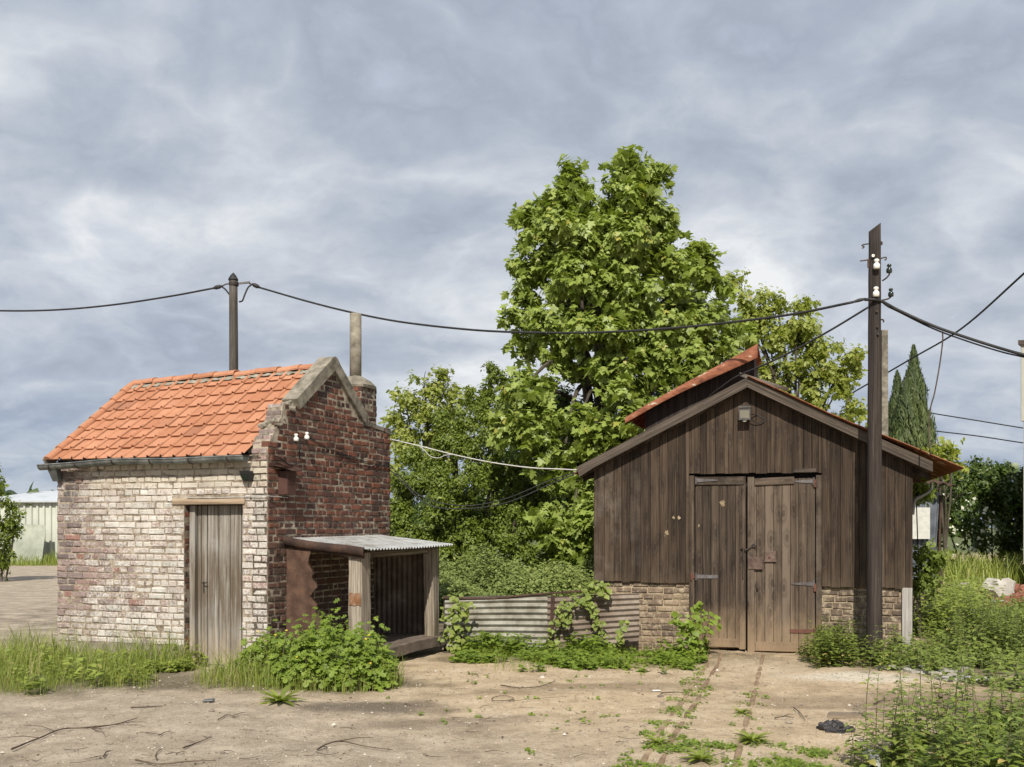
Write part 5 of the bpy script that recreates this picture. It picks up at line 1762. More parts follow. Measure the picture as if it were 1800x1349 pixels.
def cables():
    Lp = at(457, 506, 20.0); Rp = rpt(1499, 531.5, -0.05)
    P2, Q2 = (Lp.x, Lp.y), (Rp.x, Rp.y)
    def on(px_, py_):
        x_, y_ = plan(px_, P2, Q2)
        return Vector((x_, y_, CAMZ - (py_ - HZ) / F * y_))
    cable('overhead_cable', 'long black cable sagging between the two tall wooden poles', [Lp] + [on(*q_) for q_ in ((540, 530), (618, 549.5), (700, 565.5), (800, 577.5), (886, 583.5), (1000, 585.5), (1100, 582.5), (1200, 575.5), (1300, 565), (1400, 551.5))] + [Rp], 0.016)
    cable('overhead_cable', 'black cable leaving the cap pole towards the left edge', [at(375, 507, 20), at(300, 521, 20.3), at(200, 536, 20.8), at(100, 545, 21.2), at(0, 546.5, 21.6), at(-120, 541, 22.1), at(-400, 505, 23)], 0.017)
    # service line from the shed pole to the ridge of the shed
    A = rpt(1527, 540, -0.05); B = sp(-0.10, 0.05, 3.62)
    C = sp(-0.55, 0.40, 3.36)
    mid = lambda k, s_: A.lerp(B, k) - UP * s_
    cable('service_cable', 'black cable from the insulator pole down to the shed ridge', [A, mid(0.25, 0.035), mid(0.5, 0.05), mid(0.75, 0.04), B, C.lerp(B, 0.4) + UP * 0.01, C], 0.013)
    # thick bundle to the right
    Pb = at(1800, 624, 13.0)
    k = [rpt(1520, 527, -0.06), rpt(1537, 527, -0.11), rpt(1552, 531, -0.06), at(1580, 546, 13.7), at(1640, 573, 13.55), at(1700, 594, 13.4), at(1760, 613, 13.2), Pb, at(1900, 648, 12.8), at(2100, 680, 12.4)]
    cable('overhead_cable', 'thick black cable bundle running from the insulator pole to the right edge', k, 0.019)
    k2 = [rpt(1560, 539, -0.05)] + [p + Vector((0, 0.02, -0.035 * math.sin(0.55 * i + 0.3))) for i, p in enumerate(k[3:])]
    cable('overhead_cable', 'thinner black cable hanging just under the thick bundle', k2, 0.010)
    cable('dangling_cord', 'old cord dangling from the thick cable bundle above the shed eaves', [at(1656.5, 583, 13.52), at(1657, 600, 13.55), at(1652, 640, 13.6), at(1643, 690, 13.65), at(1636, 716, 13.7), at(1633, 745, 13.7), at(1634, 785, 13.7), at(1636, 800, 13.75)], 0.0085, M_twig)
    cable('overhead_cable', 'thin high line descending from the right edge to the far capped pole', [at(1500, 690, 42), at(1600, 632, 38), at(1690, 578, 34), at(1800, 481, 30), at(1960, 335, 27)], 0.030)
    cable('overhead_cable', 'upper of two faint lines right of the cypress trees', [at(1560, 713, 42), at(1640, 727, 42), at(1720, 740, 42), at(1800, 753, 42), at(1900, 768, 42)], 0.022)
    cable('overhead_cable', 'lower of two faint lines right of the cypress trees', [at(1560, 747, 42), at(1640, 757.5, 42), at(1720, 767, 42), at(1800, 779, 42), at(1900, 792, 42)], 0.022)
    A = hp(-0.01, HD - 0.02, 2.86); B = sp(-2.20, -0.15, 2.40)
    l = lambda k_, s_: A.lerp(B, k_) - UP * s_
    cable('white_cable', 'white cable slung from the brick gable to the shed eave', [A, l(0.17, 0.03), l(0.35, 0.07), l(0.55, 0.09), l(0.75, 0.075), l(0.9, 0.03), B], 0.0085, M_whitecable)
    cable('white_cable', 'slack white loop hanging under the slung white cable', [l(0.16, 0.03), l(0.19, 0.08), l(0.22, 0.145), l(0.265, 0.15), l(0.30, 0.10), l(0.345, 0.068)], 0.0055, M_whitecable)
    A = hp(-0.01, HD - 0.02, 2.50)
    cable('service_cable', 'upper of two black wires sagging between gable and shed eave', [A, l(0.17, 0.42) , l(0.40, 0.53), l(0.62, 0.42), l(0.85, 0.16), B - UP * 0.02], 0.007)
    cable('service_cable', 'lower of two black wires sagging between gable and shed eave', [A - UP * 0.07, l(0.2, 0.52), l(0.42, 0.57), l(0.64, 0.46), l(0.86, 0.20), B - UP * 0.04], 0.008)


cables()

# ================================================================== BACKGROUND BUILDINGS
def back_shack():
    Y = 19.6
    x0 = 5.9
    x1 = at(1652, 900, Y).x
    S = thing('tin_shack', 'small blue grey corrugated iron shack with rusty roof behind the shed', 'shack', (6.5, Y, 0))
    m = MB()
    L = x1 - x0
    def f(u, v):
        lean = 0.10 * (1 - v) * u
        return Vector((x0 + L * u - lean, Y + 0.014 * math.sin(2 * math.pi * L * u / 0.09), 0.55 + 1.68 * v))
    m.sheet(f, int(L / 0.09) * 8, 4, 0.003)
    m.build('front_sheet', [M_galvblue], S)
    m = MB(); m.box((x0, Y + 0.03, 0), (L - 0.12, 0, 0), (0, 1.8, 0), (0, 0, 2.35)); m.build('shell', [M_dark], S)
    m = MB()
    L2 = 1.18
    m.sheet(lambda u, v: Vector((x0 + L2 * u, Y - 0.09 + 0.012 * math.sin(2 * math.pi * L2 * u / 0.12), 0.09 + 0.36 * v)), 80, 3, 0.003)
    m.build('lower_sheet', [M_galvbrown], S)
    m = MB(); m.box((x1 - 0.06, Y - 0.03, 0.5), (0.03, 0, 0), (0, 0.05, 0), (0.06, 0, 1.68)); m.build('corner_post', [M_rust], S)
    m = MB()
    Lr = at(1671, 850, Y).x - x0
    m.sheet(lambda u, v: Vector((x0 + Lr * u, Y - 0.35 + 2.4 * v, 2.36 + 0.10 * (1 - u) - 0.04 * (u > 0.8) * (u - 0.8) * 5 + 0.3 * v + 0.02 * math.sin(2 * math.pi * Lr * u / 0.17))), 60, 6, 0.01)
    m.build('roof_sheet', [M_rust], S)
    c = at(1606, 948, Y - 0.12)
    m = MB(); m.box((c.x - 0.08, Y - 0.12, c.z), (at(1635, 900, Y - 0.12).x - c.x + 0.08, 0, 0), (0, 0.03, 0), (0, 0, 0.54), ch=0.004)
    tag(m.build('wall_board', [M_panelwhite]), 'dirty white rectangular board hung on the corrugated shack', 'board')


back_shack()


def hangar_right():
    c = Vector((0.4472 * 30.0, 30.0, 0))
    B = thing('hangar', 'tall hangar corner with cream cladding at the right edge', 'hangar', c + Vector((3, 3, 0)))
    a = R_(-12)
    X = Vector((math.cos(a), math.sin(a), 0)); Yd = Vector((0.56, 0.83, 0))
    m = MB()
    n = 40
    m.sheet(lambda u, v: c + X * (8 * u) + Vector((0, -0.02 * (0.5 + 0.5 * math.copysign(1, math.sin(2 * math.pi * u * 26))), 0)) + UP * (4.42 + 2.0 * v), 208, 1, 0.03)
    m.sheet(lambda u, v: c + Yd * (12 * (1 - u)) + UP * (4.42 + 2.0 * v), 30, 1, 0.03)
    m.build('upper_cladding', [simple('grey_cream_cladding', [(0.3, (0.30, 0.30, 0.26)), (0.7, (0.38, 0.38, 0.33))], 1.5, 0.6, 20, 0.05)], B)
    m = MB()
    m.box(c + X * 0.15 + Yd * 0.2, X * 7.7, Yd * 11.5, UP * 4.40)
    m.build('lower_wall', [simple('dark_red_boarding', [(0.3, (0.05, 0.022, 0.018)), (0.7, (0.11, 0.045, 0.035))], 3, 0.9, 20, 0.3)], B)
    m = MB(); m.tube([c + X * 0.09 - UP * 0.1 + Vector((0, -0.05, 0.75)), c + X * 0.09 + Vector((0, -0.05, 4.4))], 0.05, 8); m.build('downpipe', [M_panelwhite], B)
    m = MB(); m.box(c - X * 0.05 - Yd * 0.1 + UP * 6.42, X * 8.2, Yd * 12.2, UP * 0.12); m.build('roof', [M_iron], B)


hangar_right()


def shed_far_left():
    Y = 50.0
    S = thing('white_metal_shed', 'white profiled metal shed with shallow curved roof across the yard', 'shed', at(40, HZ + CAMZ * F / Y, Y))
    x0, x1 = at(-60, 0, Y).x, at(190, 0, Y).x
    zt = at(0, 882, Y).z
    m = MB()
    L = x1 - x0
    n = int(L / 0.28)
    V = []
    def f(u, v):
        ph = (u * n) % 1.0
        return Vector((x0 + L * u, Y - (0.075 if ph < 0.28 else 0.0), -0.02 + (zt + 0.02) * v))
    m.sheet(f, n * 8, 1, 0.02)
    m.build('front_cladding', [M_greenwhite], S)
    m = MB(); m.box((x0 + 0.02, Y + 0.03, 0), (L - 0.04, 0, 0), (0, 9, 0), (0, 0, zt - 0.03)); m.build('side_wall', [M_greenwhite], S)
    m = MB()
    def r(u, v):
        xx = at(-60, 0, Y).x - 0.2 + (L + 0.4) * u
        return Vector((xx, Y - 0.25 + 9.4 * v, zt + 0.02 + 0.62 * math.sin(math.pi * min(1, v)) ** 0.9 * (0.35 + 0.65 * math.sin(math.pi * min(max(u, 0), 1)))))
    m.sheet(r, 30, 16, 0.06)
    m.build('roof', [simple('pale_blue_grey_sheet', [(0.3, (0.33, 0.36, 0.39)), (0.6, (0.46, 0.49, 0.52)), (0.72, (0.45, 0.47, 0.48)), (0.78, (0.13, 0.12, 0.09))], 1.1, 0.5, 20, 0.05)], S)
    # leaning loose sheets in front
    m = MB()
    a, b = at(0, 985, 48.5).x, at(69, 985, 48.5).x
    m.sheet(lambda u, v: Vector((a - 0.9 + (b - a + 0.9) * u, 48.7 + 0.5 * v + 0.02 * math.sin(40 * u), -0.02 + (1.85 - 0.15 * u) * v)), 60, 2, 0.01)
    tag(m.build('loose_sheets', [simple('dirty_grey_green_sheet', [(0.3, (0.22, 0.24, 0.19)), (0.6, (0.38, 0.40, 0.33)), (0.85, (0.48, 0.50, 0.43))], 1.2, 0.7, 20, 0.1)]), 'grey stained metal sheet leaning against the white shed', 'sheet')


shed_far_left()

# ================================================================== VEGETATION TOOLS
def palmate():
    h = [(0.04, 0.0), (0.24, -0.07), (0.44, 0.06), (0.27, 0.17), (0.40, 0.27), (0.60, 0.47), (0.36, 0.47), (0.21, 0.49), (0.25, 0.68), (0.11, 0.80), (0.0, 1.0)]
    pts = h + [(-x, y) for (x, y) in reversed(h[:-1])]
    V = [(0.0, 0.30)] + pts
    V = np.array([(x, y, -0.22 * (x * x + (y - 0.3) ** 2) + 0.10 * abs(x)) for (x, y) in V])
    n = len(pts)
    Fc = np.array([(0, 1 + i, 1 + (i + 1) % n) for i in range(n)])
    return V, Fc


def ovate(w=0.3, curl=0.15, n=4, fold=0.10, peak=0.4, tooth=0.0):
    V, Fc = [], []
    for i in range(n + 1):
        t = i / n
        ww = w * (math.sin(math.pi * t ** (math.log(0.5) / math.log(peak))) ** 0.85 if 0 < t < 1 else 0.02)
        if tooth and i % 2: ww *= 1 - tooth
        z = -curl * t * t
        V += [(-ww, t, z + fold * ww * 2), (0, t, z), (ww, t, z + fold * ww * 2)]
    for i in range(n):
        a = i * 3
        Fc += [(a, a + 1, a + 4, a + 3), (a + 1, a + 2, a + 5, a + 4)]
    return np.array(V), np.array(Fc)


def lobed():
    """deeply lobed soft leaf (celandine, mugwort)"""
    h = [(0.03, 0.0), (0.05, 0.14), (0.26, 0.16), (0.30, 0.28), (0.10, 0.32), (0.12, 0.42), (0.36, 0.46), (0.38, 0.60), (0.14, 0.62), (0.22, 0.78), (0.16, 0.92), (0.0, 1.0)]
    pts = h + [(-x, y) for (x, y) in reversed(h[:-1])]
    V = [(0, 0.5)] + pts
    V = np.array([(x, y, -0.20 * y * y + 0.15 * abs(x)) for (x, y) in V])
    n = len(pts)
    return V, np.array([(0, 1 + i, 1 + (i + 1) % n) for i in range(n)])


def blade(n=4, w=0.012, bend=0.45):
    V, Fc = [], []
    for i in range(n + 1):
        t = i / n
        ww = w * (1 - t) ** 0.7 + 0.0004
        V += [(-ww, t * (1 - 0.25 * bend * t), -bend * t * t), (ww, t * (1 - 0.25 * bend * t), -bend * t * t)]
    for i in range(n):
        a = i * 2
        Fc.append((a, a + 1, a + 3, a + 2))
    return np.array(V), np.array(Fc)


PALM = palmate()
OV = ovate()
OVS = ovate(0.27, 0.2, 2, 0.15, 0.45)
NETL = ovate(0.30, 0.35, 6, 0.10, 0.33, 0.25)
LOB = lobed()
HEART = ovate(0.46, 0.25, 5, 0.10, 0.30)
BLADE = blade()
SPRAY = ovate(0.10, 0.05, 2, 0.0, 0.4)


def unit(v):
    return v / np.maximum(np.linalg.norm(v, axis=-1, keepdims=True), 1e-9)


def frames(nrm, tip):
    n = unit(nrm)
    y = tip - n * np.sum(tip * n, -1, keepdims=True)
    bad = np.linalg.norm(y, axis=-1) < 1e-4
    y[bad] = np.cross(n[bad], np.array([1.0, 0.2, 0.1]))
    y = unit(y)
    x = np.cross(y, n)
    return np.stack([x, y, n], -1)          # columns


def inst(shape, pos, nrm, tip, size):
    V0, F0 = shape
    M = frames(np.asarray(nrm, float), np.asarray(tip, float).copy())
    k, n = len(pos), len(V0)
    V = np.einsum('kij,nj->kni', M, V0) * np.asarray(size).reshape(-1, 1, 1) + np.asarray(pos)[:, None, :]
    Fc = (F0[None] + (np.arange(k) * n)[:, None, None]).reshape(-1, F0.shape[1])
    return V.reshape(-1, 3), Fc, n


def leaves(name, mat, parts, parent=None):
    """parts: list of (shape, pos, nrm, tip, size, tint01)"""
    Vs, FS, T, mi, at_ = [], {}, [], {}, 0
    for (shape, pos, nrm, tip, size, tint) in parts:
        V, Fc, n = inst(shape, pos, nrm, tip, size)
        Vs.append(V)
        FS.setdefault(Fc.shape[1], []).append(Fc + at_)
        at_ += len(V)
        t = np.repeat(np.asarray(tint), n)
        T.append(np.stack([t, np.zeros_like(t), np.zeros_like(t)], 1))
    return np_mesh(name, np.concatenate(Vs), [np.concatenate(f) for f in FS.values()], mat, parent, np.concatenate(T), None, None, False)


def rdir(n, r):
    v = r.normal(size=(n, 3))
    return unit(v)


def shoots(r, centres, radii, n_per_area, leaf_n, leaf_len, ax_len, up=0.45, back=0.35, inner=0.25, droop=0.55, yel=0.06, nz=0.5, face=0.25, spread=0.13, nj=0.28):
    """leaves gathered along little shoots on and inside a set of lobes -> pos, nrm, tip, size, tint"""
    P, N, T, S, C = [], [], [], [], []
    for c, rad in zip(centres, radii):
        rad = np.asarray(rad, float)
        area = 4 * math.pi * ((rad[0] * rad[1]) ** 1.6 / 3 + (rad[0] * rad[2]) ** 1.6 / 3 + (rad[1] * rad[2]) ** 1.6 / 3) ** (1 / 1.6)
        k = max(3, int(area * n_per_area))
        d = rdir(k, r)
        d[:, 2] = d[:, 2] * 0.9 + 0.08
        d = unit(d)
        rr = 1.02 - np.abs(r.normal(0, spread, k)) + np.maximum(0, r.normal(0, spread * 0.45, k))
        ins_ = r.random(k) < inner
        rr[ins_] *= r.uniform(0.45, 0.85, ins_.sum())
        tip0 = np.asarray(c) + d * rad * rr[:, None]
        ax = unit(d * np.array([1, 1, 0.6]) + np.array([0, 0, up]) + r.normal(0, 0.22, (k, 3)))
        vig = r.uniform(0.65, 1.15, k)
        for j in range(leaf_n):
            f = j / max(leaf_n - 1, 1)
            pos = tip0 - ax * (f * ax_len * vig)[:, None]
            ang = j * 2.4 + r.uniform(0, 6.28, k)
            a = unit(np.cross(ax, r.normal(size=(k, 3))))
            b = np.cross(ax, a)
            side = a * np.cos(ang)[:, None] + b * np.sin(ang)[:, None]
            out = unit(side * (0.35 + 0.65 * f) + ax * (0.7 - 0.6 * f) + d * 0.25)
            tip = unit(out + np.array([0, 0, -1.0]) * (droop * (0.4 + 0.8 * f)) + r.normal(0, 0.15, (k, 3)))
            nrm = unit(out * 0.35 + d * nz * 0.7 + np.array([0, -face, 0.55]) + r.normal(0, nj, (k, 3)))
            L = leaf_len * r.uniform(0.62, 1.15, k) * (0.55 + 0.45 * min(1, f * 2.2))
            pos = pos + out * (leaf_len * 0.25)
            P.append(pos); N.append(nrm); T.append(tip); S.append(L)
            tone = r.uniform(0.15, 0.75, k) + (0.14 if f < 0.2 else 0)
            tone = np.where((r.random(k) < yel) & (f < 0.35), r.uniform(0.9, 1.0, k), tone)
            C.append(tone)
    return np.concatenate(P), np.concatenate(N), np.concatenate(T), np.concatenate(S), np.clip(np.concatenate(C), 0, 1)


def limb_tree(name_parent, base, fork, ends, r0, r1=0.02, mat=None, twigs=0, rs=None, seed=1):
    """trunk from base to fork with limbs curving to the ends, one woody mesh"""
    rr = random.Random(seed)
    m = MB()
    b, f = Vector(base), Vector(fork)
    pts = [b.lerp(f, i / 6) + Vector((rr.uniform(-.05, .05), rr.uniform(-.05, .05), 0)) * (1 if 0 < i < 6 else 0) for i in range(7)]
    m.tube(pts, [r0 * (1.25 if i == 0 else 1 - 0.07 * i) for i in range(7)], 10, wob=0.06)
    for e in ends:
        e = Vector(e)
        st = pts[rr.choice((3, 4, 5, 6))]
        mid = st.lerp(e, 0.5) + Vector((0, 0, (e - st).length * 0.14)) + Vector((rr.uniform(-.1, .1), rr.uniform(-.1, .1), 0))
        c = spline([st, mid, e], 6)
        n = len(c)
        ra = r0 * rr.uniform(0.28, 0.42)
        m.tube(c, [ra + (r1 - ra) * i / (n - 1) for i in range(n)], 6)
        for k in range(twigs):
            i = rr.randint(n // 3, n - 1)
            s = c[i]
            dv = Vector((rr.uniform(-1, 1), rr.uniform(-1, 1), rr.uniform(0.0, 1.1))).normalized() * (rs or 0.8) * rr.uniform(0.5, 1.1)
            m.tube([s, s + dv * 0.5 + Vector((0, 0, 0.05)), s + dv], [r1 * 0.9, r1 * 0.6, r1 * 0.3], 4)
    return m.build('trunk', [mat or M_bark], name_parent)


def lobes_from(px_list, Y0):
    C, Rr = [], []
    for q in px_list:
        px_, py_, rx, ry = q[:4]
        dy = q[4] if len(q) > 4 else 0.0
        Y = Y0 + dy
        C.append(tuple(at(px_, py_, Y)))
        k = Y / F
        Rr.append((rx * k, (rx + ry) * 0.5 * k, ry * k))
    return C, Rr


def sublobes(C, Rr, r, k=7, f=0.44, core=0.74):
    """break every lobe into smaller clumps standing out of a core"""
    C2, R2, C1, R1 = [], [], [], []
    for c, rad in zip(C, Rr):
        c = np.asarray(c); rad = np.asarray(rad)
        d = rdir(k, r); d[:, 1] -= 0.25; d[:, 2] += 0.2
        d = unit(d)
        for q in d:
            C2.append(tuple(c + q * rad * r.uniform(0.60, 0.80)))
            s = f * r.uniform(0.75, 1.25)
            R2.append(tuple(rad * s * np.array([1.08, 1.0, 0.86])))
        C1.append(tuple(c)); R1.append(tuple(rad * core))
    return C2, R2, C1, R1


def join_arrays(*ps):
    return tuple(np.concatenate(q) for q in zip(*ps))


# ------------------------------------------------------------------ big sycamore
def sycamore():
    r = np.random.default_rng(21)
    Y0 = 20.7
    lob = [(1100, 305, 26, 38, 0.2), (1085, 345, 26, 40, 0.0), (1145, 330, 34, 40, 0.1), (1120, 370, 55, 50, -0.3), (1160, 385, 26, 40, 0.0), (1165, 440, 30, 50, 0.1),
           (1003, 330, 38, 44, 0.1), (975, 365, 34, 36, 0.0), (1030, 360, 28, 44, 0.0), (940, 392, 30, 32, 0.2), (960, 425, 45, 40, 0.0), (1010, 420, 60, 50, -0.5), (1075, 430, 62, 55, -0.7), (1130, 450, 50, 50, -0.3),
           (935, 480, 42, 42, 0.0), (985, 495, 55, 52, -0.7), (1055, 505, 62, 52, -0.9), (1125, 520, 60, 52, -0.7), (1190, 500, 38, 48, 0.0), (1225, 470, 30, 40, 0.3), (1255, 500, 26, 30, 0.4),
           (920, 545, 34, 44, 0.1), (960, 570, 50, 46, -0.5), (1020, 580, 62, 48, -0.9), (1090, 590, 62, 50, -1.0), (1160, 590, 58, 50, -0.8), (1225, 560, 48, 48, 0.0), (1262, 550, 28, 34, 0.5),
           (925, 595, 30, 30, 0.2), (985, 630, 48, 30, -0.4), (1060, 645, 60, 32, -0.9), (1130, 650, 55, 36, -0.8), (1200, 640, 55, 46, -0.6), (1255, 610, 40, 46, 0.0), (1300, 590, 30, 30, 0.6),
           (1050, 560, 110, 90, 1.5), (1100, 430, 80, 90, 1.2), (1000, 450, 60, 70, 1.2), (1180, 560, 80, 70, 1.6),
           (915, 665, 26, 28, -1.8), (905, 700, 38, 36, -2.2), (950, 690, 40, 40, -2.0), (880, 745, 34, 26, -2.4), (930, 745, 46, 36, -2.6), (975, 745, 34, 40, -2.2), (955, 790, 42, 30, -2.4),
           (1020, 735, 36, 30, -2.4), (1040, 770, 44, 36, -2.4), (1010, 800, 30, 30, -2.2), (1088, 685, 22, 34, -2.6), (1095, 730, 34, 34, -2.6), (1125, 765, 36, 28, -2.4), (1080, 800, 40, 30, -2.2),
           (1165, 720, 40, 30, -1.6), (1215, 690, 34, 30, -1.5), (1015, 850, 30, 30, -2.4), (1050, 850, 40, 36, -2.2), (985, 835, 22, 22, -2.4),
           (935, 915, 26, 20, -3.1), (965, 905, 32, 24, -3.2), (1005, 915, 36, 28, -3.2), (985, 945, 34, 24, -3.2), (1030, 945, 24, 30, -3.1), (1035, 890, 26, 24, -3.0), (1025, 985, 20, 18, -3.2), (1050, 975, 26, 26, -2.9), (1000, 975, 22, 16, -3.2)]
    lob = [(q[0], q[1] - 12 * (q[1] < 520), q[2] * (0.86 if q[1] < 420 else 0.96), q[3] * (0.92 if q[1] < 420 else 1.0), q[4]) for q in lob] + [(1098, 272, 12, 16, 0.1), (1004, 300, 14, 16, 0.1), (1160, 300, 18, 16, 0.1), (1056, 392, 30, 40, 0.2), (1062, 412, 40, 40, -0.5), (1235, 440, 18, 22, 0.3), (918, 372, 14, 14, 0.2)]
    C, Rr = lobes_from(lob, Y0)
    tree = thing('sycamore_tree', 'tall bright green sycamore maple towering between the two sheds', 'tree', (at(1062, 900, 22.3).x, 22.3, 0))
    b = (at(1062, 900, 22.3).x, 22.3, -0.1)
    ends = [C[i] for i in (0, 2, 6, 9, 11, 12, 14, 16, 18, 19, 21, 23, 25, 27, 31, 33, 40, 42, 46, 48, 51, 55, 57, 60, 62)]
    limb_tree(tree, b, (b[0] - 0.1, 22.0, 4.4), ends, 0.19, 0.014, twigs=0, rs=0.4, seed=5)
    C2, R2, C1, R1 = sublobes(C, Rr, r, 5, 0.52, 0.78)
    p = join_arrays(shoots(r, C2, R2, 11.5, 10, 0.182, 0.44, up=0.5, inner=0.15, droop=0.95, yel=0.09, nz=0.9, face=0.2, spread=0.14, nj=0.30),
            shoots(r, C1, R1, 7.0, 10, 0.18, 0.45, up=0.5, inner=0.3, droop=0.9, yel=0.0, nz=0.6, face=0.1, spread=0.14))
    leaves('crown', L_syc, [(PALM,) + p], tree)


sycamore()


def pale_tree(label, Y0, lob, trunk_px, seed, dens, size, leafn=7, twigs=16, inner=0.35, shape=OV, mat=None, fork=0.45, r0=0.14):
    r = np.random.default_rng(seed)
    C, Rr = lobes_from(lob, Y0)
    bx = at(trunk_px, 900, Y0).x
    t = thing('deciduous_tree', label, 'tree', (bx, Y0, 0))
    top = max(c[2] for c in C)
    limb_tree(t, (bx, Y0, -0.1), (bx + 0.1, Y0, top * fork), C, r0, 0.012, twigs=twigs, rs=0.42, seed=seed)
    C2, R2, C1, R1 = sublobes(C, Rr, r, 5, 0.50, 0.7)
    p = join_arrays(shoots(r, C2, R2, dens * 0.8, leafn, size, size * 2.6, up=0.5, inner=inner * 0.5, droop=0.5, yel=0.05, nz=1.0, face=0.3, spread=0.12),
            shoots(r, C1, R1, dens * 0.25, leafn, size, size * 2.6, up=0.5, inner=inner, droop=0.5, yel=0.0, face=0.2))
    leaves('crown', mat or L_far, [(shape,) + p], t)


pale_tree('pale yellow green airy tree behind the red vent of the wooden shed', 27.0,
          [(1290, 500, 22, 26), (1320, 530, 36, 30), (1365, 535, 34, 28), (1408, 545, 30, 32), (1300, 560, 44, 34), (1350, 580, 48, 36), (1410, 590, 42, 36), (1450, 610, 32, 32), (1380, 640, 46, 36), (1440, 655, 42, 32), (1490, 630, 30, 26),
           (1475, 680, 32, 26), (1420, 700, 36, 26), (1360, 690, 40, 34), (1500, 715, 26, 22), (1465, 725, 32, 22), (1310, 640, 40, 40), (1330, 700, 40, 40)], 1395, 31, 17.0, 0.18, 8, 10, shape=LOB)
pale_tree('pale spring green tree rising right of the brick chimney', 29.0,
          [(745, 670, 34, 28), (780, 668, 26, 24), (712, 700, 30, 28), (750, 710, 42, 34), (795, 705, 32, 32), (700, 745, 32, 34), (740, 760, 40, 34), (785, 760, 36, 36), (710, 800, 34, 34), (760, 810, 40, 36), (700, 840, 30, 40), (830, 700, 20, 24)], 752, 32, 14, 0.17, 8, 12, shape=LOB)


# ------------------------------------------------------------------ dense hedge bushes between the sheds
def bush(name, label, cat, Y0, lob, seed, dens, size, mat, leafn=8, shape=OVS, stems=5, inner=0.35, group=None, up=0.5, nz=0.9, yel=0.05, axl=2.6):
    r = np.random.default_rng(seed)
    if name == 'hawthorn_bush': lob = [(q[0] - 6, q[1] + 4, q[2] * 0.76, q[3] * 0.85) for q in lob]
    C, Rr = lobes_from(lob, Y0)
    bx = sum(c[0] for c in C) / len(C); by = sum(c[1] for c in C) / len(C)
    t = thing(name, label, cat, (bx, by, 0), group=group)
    m = MB()
    rr = random.Random(seed)
    for c in C[::max(1, len(C) // stems)]:
        b = Vector((bx + (c[0] - bx) * 0.5, by + (c[1] - by) * 0.4, -0.05))
        e = Vector(c)
        m.tube(spline([b, b.lerp(e, 0.5) + Vector((rr.uniform(-.1, .1), rr.uniform(-.1, .1), 0.1)), e], 5), 0.009 if cat == 'sapling' else 0.028, 6)
    m.build('stem', [M_bark], t)
    C2, R2, C1, R1 = sublobes(C, Rr, r)
    p = join_arrays(shoots(r, C2, R2, dens * 0.9, leafn, size, size * axl, up=up, inner=inner * 0.4, droop=0.35, yel=yel, nz=1.7, face=0.2, spread=0.10),
            shoots(r, C1, R1, dens * 0.45, leafn, size, size * axl, up=up, inner=inner, droop=0.35, yel=0.0, nz=1.2, face=0.1, spread=0.16))
    leaves('foliage', mat, [(shape,) + p], t)
    return t


bush('hedge_bush', 'big dark green small leaved bush filling the gap right of the gable', 'bush', 19.2,
     [(705, 930, 40, 50), (760, 930, 50, 50), (820, 925, 50, 55), (720, 860, 42, 40, 0.1), (770, 850, 50, 42, -0.2), (830, 850, 50, 45, -0.4), (700, 900, 30, 40), (740, 810, 40, 30, 0.2), (800, 790, 48, 36, 0.1), (850, 790, 48, 45, 0.0),
      (790, 745, 34, 30, 0.5), (830, 735, 40, 36, 0.4), (870, 745, 44, 40, 0.3), (840, 695, 34, 26, 0.6), (880, 700, 38, 30, 0.5), (868, 655, 16, 26, 0.6), (885, 660, 16, 18, 0.6), (905, 720, 30, 40, 0.4), (770, 990, 40, 40, -0.6), (840, 985, 40, 40, -0.6),
      (900, 850, 50, 60, 0.2), (880, 920, 46, 50, -0.2), (950, 870, 50, 60, 0.6), (790, 890, 40, 36, -0.5), (705, 980, 40, 50, -0.3)], 41, 85, 0.080, L_bush, 9, stems=9)
bush('hedge_bush', 'rounded small leaved bush standing in the shade under the sycamore boughs', 'bush', 17.4,
     [(880, 950, 30, 26), (915, 935, 30, 30), (895, 980, 36, 26), (930, 970, 30, 26), (955, 990, 30, 20), (905, 905, 20, 18)], 42, 90, 0.072, L_bush, 8, stems=5)
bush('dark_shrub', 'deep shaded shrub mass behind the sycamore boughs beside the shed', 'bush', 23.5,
     [(960, 760, 70, 60), (1010, 700, 60, 50), (1040, 800, 70, 70), (960, 860, 70, 70), (1060, 880, 60, 70), (1000, 940, 70, 60), (1100, 760, 60, 60), (900, 820, 60, 60), (860, 900, 70, 70), (780, 920, 80, 70), (1150, 720, 70, 50)], 43, 20, 0.16, L_dark, 8, stems=6)


